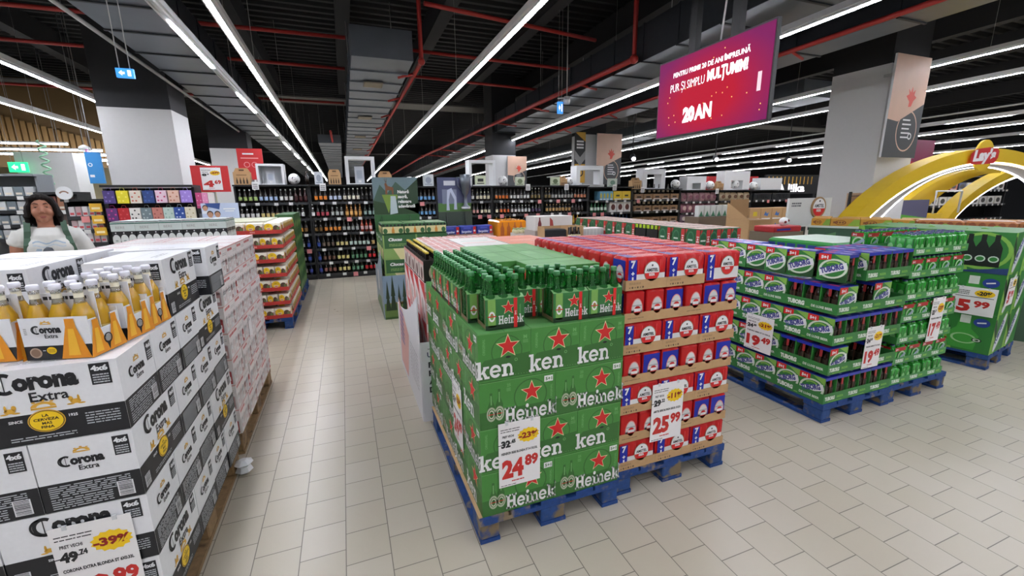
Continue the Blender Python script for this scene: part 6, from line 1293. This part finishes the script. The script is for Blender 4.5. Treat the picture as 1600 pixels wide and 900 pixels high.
# arch
YEL = mat('yellow arch panel', '#d9b526', .45, var=.04)
def arch(xc, y, a, b_, a2, b2, depth, back, lab):
    t = empty('display_arch', lab, 'display arch', 'yellow display arches', (xc, y, 0)); n = 48; m = MB(); q = n + 1
    def el(p, r, yy, dx=0): return [(dx + p * math.cos(PI * i / n), yy, r * math.sin(PI * i / n)) for i in range(q)]
    fs = []
    for i in range(n): fs += [(i, q + i, q + i + 1, i + 1), (2 * q + i, 2 * q + i + 1, 3 * q + i + 1, 3 * q + i), (i, i + 1, 2 * q + i + 1, 2 * q + i), (q + i, 3 * q + i, 3 * q + i + 1, q + i + 1)]
    m.grid(el(a, b_, 0) + el(a2, b2, 0) + el(a, b_, depth) + el(a2, b2, depth), fs, YEL); part('shell', m, t)
    m = MB(); m.tube(el(a2 - .03, b2 - .02, .02), .016, LED2, 6); part('light_tube', m, t); m = MB(); m.tube(el(*back, depth - .02, .15), .016, LED2, 6); part('light_tube', m, t)
    m = MB(); m.grid(el(a2 - .06, b2 - .045, .03) + el(back[0] + .03, back[1] + .0, depth - .03, .15), [(i, q + i, q + i + 1, i + 1) for i in range(n)], ink('#a9a4a0')); part('inner_band', m, t)
    return t
tA = arch(10.7, 4.25, 4.19, 2.32, 3.97, 2.1, .25, (3.3, 2.03), 'big yellow arch with round logo at right, lit by two white tubes')
m = MB(); m.lathe([(.26, 0, YEL), (.26, .04, YEL)], n=28); o = link('logo_disc', m.mesh('logo_disc'), tA, (-.48, -.001, 2.19)); o.rotation_euler = (PI / 2, 0, 0)
m = MB(); f = FR((-.48, -.042, 2.17), (1, 0, 0), (0, 0, 1)); m.pr(f, poly([(-.42, -.08), (-.36, -.13), (.0, -.12), (.33, -.1), (.42, .0), (.42, .1), (.36, .14), (.1, .16), (-.3, .12), (-.42, .04)]), 0, 0, 1, ink('#c02a2c'), 1); word(m, f, 'Lay\'s', -.34, -.07, .17, WHITE, 2, .06, width=.66, rot=.06, shear=.2); part('logo', m, tA)
arch(19.5, 6.2, 5.95, 2.45, 5.7, 2.22, .3, (5.3, 2.1), 'second yellow arch farther right with white light tubes')
for k in range(3):
    t = empty('vault_rib', f'yellow curved rib between the two arches, {ORD[k]} from front', 'display arch', 'yellow ribs', (14 + .75 * k, 5.62 + .2 * k, 0)); m = MB(); n = 24; vs = []
    for i in range(n + 1):
        a_ = PI * .5 + PI * .5 * i / n
        for rr_, yy in ((0, 0), (.08, 0), (.08, .14), (0, .14)): vs.append(((3.9 - rr_ * 4) * math.cos(a_), yy, (2.1 - rr_) * math.sin(a_)))
    m.grid(vs, [(4 * i + j, 4 * i + 4 + j, 4 * i + 4 + (j + 1) % 4, 4 * i + (j + 1) % 4) for i in range(n) for j in range(4)], YEL); part('rib', m, t)
t = empty('mesh_rack', 'black wire rack with pale boxes left of the yellow arch foot', 'rack', None, (7.52, 4.58, 0)); m = MB(); m.box(0, 0, 0, .03, .03, 1.62, BLK); m.box(.45, 0, 0, .48, .03, 1.62, BLK)
for k in range(6): m.box(.03, .005, .35 + .24 * k, .45, .02, .36 + .24 * k, BLK)
m.box(.0, .04, 0.02, .48, .06, 1.6, ink('#c9ab90')); part('rack_frame', m, t)
t = gondola('shelf_unit', 'shelf of framed pictures and packets under the second yellow arch', 14.6, 18.4, 1.95, (1.6, 1.2, .8), 6.9, .4)
for k in range(9):
    for lv, z in enumerate((1.6, 1.2)): m = simple_box(.34, .06, .22 if lv else .2, (ink('#d8d8d4'), ink('#5a8aa8'), ink('#c06a4a'), ink('#3a4a6a'))[(k + lv) % 4 if not lv else 0], DISC, ink('#3a3a36')); one('framed_picture', m, f'{ORD[k]} item from left on the {("upper", "lower")[lv]} shelf under the second yellow arch', 'picture', 'items under the second arch', (14.7 + .4 * k, 6.95, z + .001))
m = MB(); m.box(0, 0, 0, .95, .03, .55, ink('#5fae3e')); m.pr(FR((0, 0, 0), (1, 0, 0), (0, 0, 1)), poly([(0, .3), (.95, .2), (.95, .55), (0, .55)]), 0, 0, 1, ink('#5a5a78'), 1); m.box(.1, .04, -.899, .15, .07, .3, DARK); one('display_card', m, 'green and violet panel standing inside the yellow arch', 'display card', None, (9.6, 5.0, .9))
m = MB(); m.box(0, 0, 0, 1.2, .38, 1.15, YEL); m.tube([(.9, .02, 1.15), (.9, .02, 1.6), (1.8, .02, 1.6), (1.8, .02, 1.15)], .02, WHT, 6); one('counter', m, 'yellow counter with white tube rail inside the arch', 'counter', None, (10.3, 5.2, .001))
m = MB(); m.box(0, 0, 0, 1.6, .05, .9, ink('#8a2050')); m.pr(FR((0, 0, 0), (1, 0, 0), (0, 0, 1)), poly([(0, 0), (1.6, 0), (1.6, .3), (0, .5)]), 0, 0, 1, ink('#c02030'), 1); m.pr(FR((0, 0, 0), (1, 0, 0), (0, 0, 1)), rect(.1, .7, .8, .76), 0, 0, 1, WHITE, 2); m.tube([(.8, .03, .9), (.8, .03, 3.6)], .02, BLK, 6); one('hanging_screen', m, 'far magenta and red screen just above the yellow arch', 'screen', None, (12.1, 6.6, 1.9))
# spotlights on a rail
for k, (x, y, z) in enumerate(((7.9, 10.8, 2.6), (11.2, 11, 2.65), (13.4, 10.2, 2.6))):
    t = empty('spotlight', f'lit round spotlight hanging over the right shelves, {ORD[k]} from left', 'spotlight', 'spotlights over the right shelves', (x, y, z)); m = MB(); m.lathe([(.05, -.06, DARK), (.09, .04, DARK), (.05, .12, DARK)], n=12); part('housing', m, t); m = MB(); m.ball((-.02, -.08, -.02), .055, mat('spot lens', '#ffffff', .3, emit='#f4f2ff', estr=10), 10, 8); part('lens', m, t); m = MB(); m.tube([(0, 0, .12), (0, 0, 5.16 - TILT * y - z)], .015, DARK, 6); part('stem', m, t)
# ================================================================ FAR LEFT: racks behind the woman
gondola('shelf_unit', 'black gift bag rack in front of the white pillar', -3.02, -1.98, 1.8, (1.345, 1.1, .7), 7.5, .35)
def gift_bag(c, pc, w_=.125, h=.17):
    t = MB(); t.box(0, 0, 0, w_, .05, h, c); f = FR((0, 0, 0), (1, 0, 0), (0, 0, 1))
    for k in range(5): t.pr(f, DISC, w_ * (.2 + .3 * (k % 3)), h * (.2 + .3 * (k // 2)), w_ * .09, pc, 1)
    return t
BAGS = [('purple', '#4a3a7a', '#7a6ab0'), ('yellow', '#d8cc2a', '#e8de6a'), ('cream', '#d9cfc0', '#c0604a'), ('navy', '#25407a', '#3a5a9a'), ('pale pink', '#dcc0d0', '#c84a78'), ('peach', '#d8b4a4', '#b0705a'), ('lilac', '#9a80d0', '#b8a4e4')]
BAGS2 = [('violet and pink', '#5a2a6a', '#d03a8a'), ('red', '#b42028', '#c84a50'), ('white black-dotted', '#dcd8d4', '#2a2a2a'), ('grey marbled', '#6a7a80', '#a8b4b8'), ('salmon', '#b8746a', '#8a4a44'), ('mint', '#b4c8c0', '#8aa89c'), ('blue', '#2a4a94', '#c0ccdc'), ('ivory', '#d9d2bc', '#b0a480')]
for r_, (row, z) in enumerate(((BAGS, 1.585), (BAGS2, 1.352))):
    for i, (nm, c, pc) in enumerate(row):
        t = empty('gift_bag', f'{nm} gift bag on the {("upper", "lower")[r_]} row of the rack before the white pillar', 'gift bag', 'gift bags', (-2.985 + i * (.143 if r_ == 0 else .126) , 7.44, z)); part('bag', gift_bag(ink(c), ink(pc), .125 if r_ == 0 else .118), t)
        m = MB(); m.tube([(.035, .025, .17), (.045, .025, .205), (.08, .025, .205), (.09, .025, .17)], .003, ink(pc), 5); part('handle', m, t)
m = MB()
for i in range(7): m.box(-2.985 + i * .143 + .058, 7.46, 1.792, -2.985 + i * .143 + .064, 7.5, 1.797, GREY)
m.box(-3.0, 7.488, 1.786, -2.0, 7.4985, 1.799, GREY); one('hanging_rail', m, 'thin metal rail above the upper row of gift bags', 'rail')
for i in range(3): m = gift_bag((ink('#c04a7a'), ink('#d88ab0'), ink('#e0d8d4'))[i], ink('#e8c0d0'), .07, .22); one('gift_bag', m, f'narrow {("magenta", "pink", "white")[i]} bag hanging at the right side of the gift rack', 'gift bag', 'narrow gift bags', (-1.965 + .075 * i, 7.5, 1.5))
m = MB(); m.box(0, 0, 0, .26, .04, 1.42, ink('#8a8c90')); one('rack_side', m, 'grey side board right of the gift rack', 'board', None, (-1.97, 7.56, .001))
for k, (x0, x1, y, top, lab) in enumerate(((-3.5, -3.06, 7.6, 1.62, 'shelf unit of white and pink packets left of the gift bags'), (-3.95, -3.52, 8.0, 1.72, 'brown-toned shelf unit right of the woman\'s head'), (-5.2, -4.1, 8.4, 1.98, 'grey open shelf unit left of the woman\'s head'))):
    lv = (1.42, 1.24, 1.06, .88, .6) if k == 0 else (1.5, 1.25, 1.0, .7) if k == 1 else (1.7, 1.5, 1.3, 1.1, .8)
    gondola('shelf_unit', lab, x0, x1, top, lv, y, .4, BLK if k < 2 else ink('#8a8e90'), BLK if k < 2 else ink('#7a7e82'))
    for q, z in enumerate(lv[:4]):
        n = 5 if k == 0 else 4 if k == 1 else 9; st = (x1 - x0 - .09) / n
        for i in range(n):
            c = ((('#c9c4c8', '#b8a0a4', '#d6d2d4', '#a8b0b8'), ('#8a5a44', '#6a4038', '#9a6a50', '#5a4a44'), ('#b4b8ba', '#8f989c', '#c8cccc', '#6f7a80'))[k])[(i + q) % 4]
            m = MB(); m.cbox(0, 0, 0, st * .9, .12, .13 if k != 1 else .19, ink(c), .006); m.pr(FR((0, 0, 0), (1, 0, 0), (0, 0, 1)), rect(.15, .02, .75, .05), 0, 0, st, ink('#c04a50' if k == 0 else '#d8d0c0'), 1, sy=1)
            one('product_packet', m, f'{("pale packet", "brown packet", "grey packet")[k]} in the unit {("left of the gift bags", "right of the woman", "left of the woman")[k]}, {SHN[q]} shelf, {ORD[i]} from left', 'packet', ('pale packets', 'brown packets', 'grey packets')[k], (x0 + .045 + st * i, y + .02, z + .001))
for i in range(3): m = MB(); m.box(0, 0, 0, .13, .02, .11, ink('#d8a82a')); m.pr(FR((0, 0, 0), (1, 0, 0), (0, 0, 1)), rect(.02, .03, .11, .06), 0, 0, 1, ink('#f0e0b0'), 1); one('shelf_sign', m, f'yellow shelf sign left of the gift bags, {("top", "middle", "bottom")[i]} one', 'sign', 'yellow shelf signs', (-3.2, 7.555, 1.48 - .16 * i))
t = empty('round_sign', 'round white hanging sign with grey swoosh right of the woman', 'sign', None, (-3.42, 7.55, 1.73)); m = MB(); m.lathe([(.085, 0, WHT), (.085, .02, WHT)], n=22); o = link('disc', m.mesh('disc'), t, (0, 0, 0)); o.rotation_euler = (PI / 2, 0, 0); m = MB(); m.pr(FR((0, -.0205, 0), (1, 0, 0), (0, 0, 1)), ring(.7, 14, a0=.5, a1=2.6), 0, -.03, .06, ink('#8a6a5a'), 1); part('mark', m, t); m = MB(); m.box(-.02, -.01, -.12, .02, .01, -.08, GREY); part('clip', m, t)
t = empty('football_poster', 'pale blue standing poster with young football fans beside the gift rack', 'poster', None, (-1.9, 7.42, 0)); m = MB(); m.box(0, 0, 0, .46, .02, 1.57, ink('#a9b9d6')); f = FR((0, 0, 1.28), (1, 0, 0), (0, 0, 1)); m.pr(f, poly([(.1, .2), (.24, .29), (.46, .29), (.46, 0), (0, 0), (0, .29), (.05, .29)]), 0, 0, 1, ink('#b7c3dc'), 1); m.pr(f, poly([(.05, .29), (.24, .29), (.22, .2), (.08, .24)]), 0, 0, 1, ink('#2f4a86'), 2)
for x, z, s_ in ((.05, .22, .035), (.1, .13, .04), (.19, .13, .038)): m.pr(f, poly([(-1, -1.2), (1, -1.2), (1.4, -2.2), (-1.4, -2.2)]), x, z, s_, ink('#d8dce4'), 3); m.pr(f, disc(14), x, z + s_ * .25, s_, ink('#3a2a24'), 4, sy=s_ * 1.1); m.pr(f, disc(14), x, z - s_ * .1, s_ * .85, ink('#b98a70'), 5, sy=s_)
m.pr(f, rect(.27, .2, .42, .215), 0, 0, 1, WHITE, 3); m.pr(f, rect(.29, .17, .4, .182), 0, 0, 1, WHITE, 3); m.pr(f, disc(12), .3, .07, .02, ink('#2a4a9a'), 3); part('board', m, t); m = MB(); m.box(.1, .02, 0, .36, .12, .02, GREY); part('foot', m, t)
for k, (x, y, z0, z1, c, lab) in enumerate(((-4.6, 9.8, 1.9, 2.6, '#8fc0a0', 'pale green spiral streamer hanging at left'), (-4.15, 10.2, 2.0, 2.5, '#c86ab0', 'pink spiral streamer hanging left of the blue panel'))):
    m = MB(); n = 40; m.tube([(x + .05 * math.cos(i * .9), y + .05 * math.sin(i * .9), z0 + (z1 - z0) * i / n) for i in range(n + 1)], .014, ink(c), 5); m.tube([(x, y, z1), (x, y, 4.9)], .003, GREY, 4); one('streamer', m, lab, 'streamer')
for k, (x, y, z, lab) in enumerate(((-5.55, 10.5, 2.62, 'small white dome lamp hanging at the far left'), (-4.5, 10.9, 2.55, 'small white dome lamp hanging right of the green streamer'))):
    t = empty('pendant_lamp', lab, 'lamp', None, (x, y, z)); m = MB(); m.lathe([(.09, 0, WHT), (.08, .06, WHT), (.02, .1, WHT)], n=14); part('shade', m, t); m = MB(); m.tube([(0, 0, .1), (0, 0, 5.16 - TILT * y - z)], .006, GREY, 4); part('cord', m, t)

# ================================================================ THE WOMAN
from mathutils.bvhtree import BVHTree
SKIN = mat('skin', '#a9745c', .5, var=.05, vscale=30); HAIR = mat('dark brown hair', '#140d0b', .75, var=.3, vscale=60, bump=.6, spec=.2); SHIRT = mat('white cotton', '#cfcfca', .8, var=.04, vscale=30, bump=.15)
def sculpt(name, mb, voxel, smooth, parent, material, label=None, shade=True):
    tmp = bpy.data.objects.new('tmp', mb.mesh('tmp')); COL.objects.link(tmp)
    r = tmp.modifiers.new('r', 'REMESH'); r.mode = 'VOXEL'; r.voxel_size = voxel
    s_ = tmp.modifiers.new('s', 'SMOOTH'); s_.iterations = smooth; s_.factor = .5
    dg = bpy.context.evaluated_depsgraph_get(); dg.update(); me = bpy.data.meshes.new_from_object(tmp.evaluated_get(dg)); bpy.data.objects.remove(tmp)
    me.name = name; me.materials.clear(); me.materials.append(material)
    me.polygons.foreach_set('material_index', [0] * len(me.polygons)); me.polygons.foreach_set('use_smooth', [True] * len(me.polygons)); me.update()
    return tag(link(name, me, parent), label)
W = empty('person', 'woman with dark shoulder-length hair, white t-shirt and green backpack straps, looking down', 'person', None, (-2.49, 5.1, 0), .42)
m = MB(); X = SKIN
m.tube([(0, .01, .86), (0, .01, .98), (0, .0, 1.1), (0, -.005, 1.24), (0, 0, 1.34), (0, .005, 1.41)], .1, X, 18, [.155, .15, .125, .14, .135, .07])
for s_ in (-1, 1):
    m.ball((s_ * .1, 0, 1.33), .1, X, 14, 10, (1, .85, .8)); m.ball((s_ * .075, -.095, 1.235), .075, X, 14, 10); m.ball((s_ * .08, .02, .92), .11, X, 14, 10)
    m.tube([(s_ * .165, .005, 1.375), (s_ * .2, .01, 1.26), (s_ * .23, .015, 1.1), (s_ * .243, -.03, .98), (s_ * .25, -.07, .88)], .03, X, 12, [.052, .047, .04, .036, .025])
    m.ball((s_ * .25, -.08, .835), .04, X, 12, 8, (.5, .8, 1.15))
    for f_, (dy, L) in enumerate(((-.03, .062), (-.01, .072), (.01, .068), (.028, .055))): m.tube([(s_ * .25, -.082 + dy, .81), (s_ * .248, -.088 + dy * 1.05, .81 - L * .55), (s_ * .238, -.098 + dy * 1.05, .81 - L)], .008, X, 8, [.009, .0085, .007])
    m.tube([(s_ * .245, -.105, .855), (s_ * .24, -.13, .825), (s_ * .235, -.135, .795)], .009, X, 8, [.013, .01, .008])
    m.tube([(s_ * .085, .0, .9), (s_ * .095, -.01, .5), (s_ * .1, .01, .35), (s_ * .1, .02, .09)], .06, X, 14, [.095, .062, .057, .038]); m.ball((s_ * .1, -.04, .045), .05, X, 12, 8, (.8, 2.0, .8))
m.tube([(0, .015, 1.38), (0, .0, 1.44), (0, -.01, 1.5)], .055, X, 14, [.062, .052, .055])
hc = Vector((0, -.02, 1.575)); m.ball(hc, .1, X, 20, 14, (.78, .95, 1.12)); m.ball(hc + Vector((0, -.04, -.065)), .055, X, 14, 10, (.95, .9, .9)); m.ball(hc + Vector((0, -.072, -.095)), .024, X, 10, 8)
m.tube([hc + Vector((0, -.085, .025)), hc + Vector((0, -.105, -.01)), hc + Vector((0, -.112, -.03))], .012, X, 8, [.009, .012, .015])
for s_ in (-1, 1): m.ball(hc + Vector((s_ * .04, -.075, -.03)), .025, X, 10, 8); m.ball(hc + Vector((s_ * .032, -.085, .038)), .016, X, 10, 6, (1.7, .7, .5)); m.ball(hc + Vector((s_ * .08, .0, -.005)), .022, X, 10, 8, (.4, .8, 1.3)); m.ball(hc + Vector((s_ * .011, -.105, -.032)), .009, X, 8, 6)
sculpt('body', m, .0065, 4, W, SKIN)
LIP = mat('lips', '#8f4a44', .45); EYEW = mat('eye white', '#6f5d54', .4); IRIS = mat('brown iris', '#2a1a12', .2)
m = MB(); m.ball(hc + Vector((0, -.1, -.066)), .02, LIP, 12, 8, (1.15, .4, .24)); m.ball(hc + Vector((0, -.099, -.074)), .018, LIP, 12, 8, (1.0, .4, .28)); part('lips', m, W)
for s_ in (-1, 1):
    m = MB(); m.ball(hc + Vector((s_ * .033, -.087, .017)), .011, EYEW, 12, 8, (1.25, .7, .6)); m.ball(hc + Vector((s_ * .034, -.0935, .0145)), .005, IRIS, 8, 6, (1, .5, 1)); m.ball(hc + Vector((s_ * .033, -.0885, .021)), .0118, SKIN, 12, 8, (1.32, .74, .62)); part('eye', m, W)
    m = MB(); m.tube([hc + Vector((s_ * .015, -.098, .04)), hc + Vector((s_ * .035, -.095, .047)), hc + Vector((s_ * .055, -.078, .041))], .003, HAIR, 6, [.003, .0038, .002]); part('eyebrow', m, W)
m = MB(); m.ball(hc + Vector((0, .02, .035)), .1, HAIR, 18, 12, (.88, .95, .98)); rr = random.Random(4)
for k in range(30):
    a = PI * (.02 + .96 * k / 29); x, y = .084 * math.cos(a), .02 + .075 * math.sin(a); x2 = x * 1.2
    m.tube([hc + Vector((x * .7, y, .08)), hc + Vector((x * 1.05, y + .005, .01)), hc + Vector((x2 + rr.uniform(-.012, .012), y + .01, -.06)), hc + Vector((x2 * 1.08 + rr.uniform(-.015, .015), y + rr.uniform(-.02, .02), -.125 - rr.uniform(0, .035)))], .02, HAIR, 8, [.02, .022, .025, .014])
for s_ in (-1, 1):
    for k in range(5): m.tube([hc + Vector((s_ * .01, -.035 - .01 * k, .118 - .006 * k)), hc + Vector((s_ * (.055 + .004 * k), -.065 + .012 * k, .085)), hc + Vector((s_ * (.078 + .003 * k), -.045 + .012 * k, .02)), hc + Vector((s_ * (.086 + .005 * k), -.03 + .01 * k, -.07))], .015, HAIR, 8, [.014, .018, .018, .012])
sculpt('hair', m, .007, 2, W, HAIR)
m = MB(); m.tube([(0, .01, .84), (0, .01, .98), (0, .0, 1.1), (0, -.005, 1.24), (0, 0, 1.34), (0, .006, 1.405)], .1, SHIRT, 20, [.178, .17, .148, .158, .152, .098])
for s_ in (-1, 1): m.ball((s_ * .1, 0, 1.335), .112, SHIRT, 14, 10, (1, .87, .8)); m.ball((s_ * .075, -.095, 1.235), .086, SHIRT, 14, 10); m.tube([(s_ * .15, .005, 1.375), (s_ * .2, .01, 1.27), (s_ * .228, .014, 1.17)], .06, SHIRT, 14, [.066, .066, .066]); m.ball((s_ * .08, .02, .92), .122, SHIRT, 14, 10)
sh = sculpt('t_shirt', m, .009, 5, W, SHIRT)
bv = BVHTree.FromPolygons([v.co for v in sh.data.vertices], [p.vertices for p in sh.data.polygons])
def drape(mbx, pts, mt):
    out = []
    for x, z in pts:
        h_ = bv.ray_cast(Vector((x, -1, z)), Vector((0, 1, 0)))[0]; out.append((x, (h_.y if h_ else -.15) - .003, z))
    mbx.face(out, mt)
m = MB(); b1, b2, b3 = ink('#9aaec0'), ink('#4a5058'), ink('#b8c4cc')
for k in range(10):
    for j, (c, am) in enumerate(((b1, .012), (b3, .01))):
        x0, x1 = -.1 + .02 * k, -.1 + .02 * (k + 1); z = 1.29 - .03 * j
        za, zb = z + am * math.sin(k * 1.1 + j), z + am * math.sin((k + 1) * 1.1 + j); drape(m, [(x0, za - .008), (x1, zb - .008), (x1, zb + .004), (x0, za + .004)], c)
drape(m, [(-.05, 1.215), (.02, 1.212), (.01, 1.24), (-.02, 1.25), (-.04, 1.235)], b2); drape(m, [(-.09, 1.22), (-.055, 1.217), (-.05, 1.235), (-.08, 1.24)], b1)
part('shirt_print', m, W)
JE = mat('blue jeans', '#2c3850', .8, var=.1); m = MB(); m.tube([(0, .01, .8), (0, .01, .9), (0, .01, .97)], .15, JE, 18, [.165, .172, .16])
for s_ in (-1, 1): m.tube([(s_ * .085, .0, .88), (s_ * .095, -.008, .5), (s_ * .1, .012, .35), (s_ * .1, .02, .1)], .06, JE, 14, [.108, .076, .07, .062])
sculpt('jeans', m, .01, 3, W, JE)
for s_ in (-1, 1): m = MB(); m.ball((s_ * .1, -.045, .048), .056, WHT, 14, 10, (.85, 2.1, .85)); part('shoe', m, W)
GB2 = mat('dark green canvas', '#46604f', .8, var=.1, bump=.2); B = empty('backpack', 'green backpack worn by the woman, only its two straps showing', 'backpack', None, (-2.49, 5.1, 0), .42)
m = MB(); m.cbox(-.15, .185, .98, .15, .32, 1.38, GB2, .05); part('bag', m, B)
for s_ in (-1, 1):
    m = MB(); P = [(s_ * .1, .19, 1.34), (s_ * .108, .13, 1.415), (s_ * .112, .03, 1.468), (s_ * .112, -.05, 1.44), (s_ * .116, -.11, 1.385)]
    for z in (1.33, 1.27, 1.2, 1.13): 
        x = s_ * (.116 + (1.385 - z) * .16); h_ = bv.ray_cast(Vector((x, -1, z)), Vector((0, 1, 0)))[0]; P.append((x, (h_.y if h_ else -.1) - .012, z))
    vs = []
    for i, p in enumerate(P):
        for dx in (-.02, .02): vs.append((p[0] + dx, p[1], p[2]))
        for dx in (.02, -.02): vs.append((p[0] + dx, p[1] + .012 if i > 4 else p[1], p[2] - (.014 if i <= 4 else 0)))
    m.grid(vs, [(4 * i + j, 4 * i + (j + 1) % 4, 4 * i + 4 + (j + 1) % 4, 4 * i + 4 + j) for i in range(len(P) - 1) for j in range(4)], GB2); part('strap', m, B)
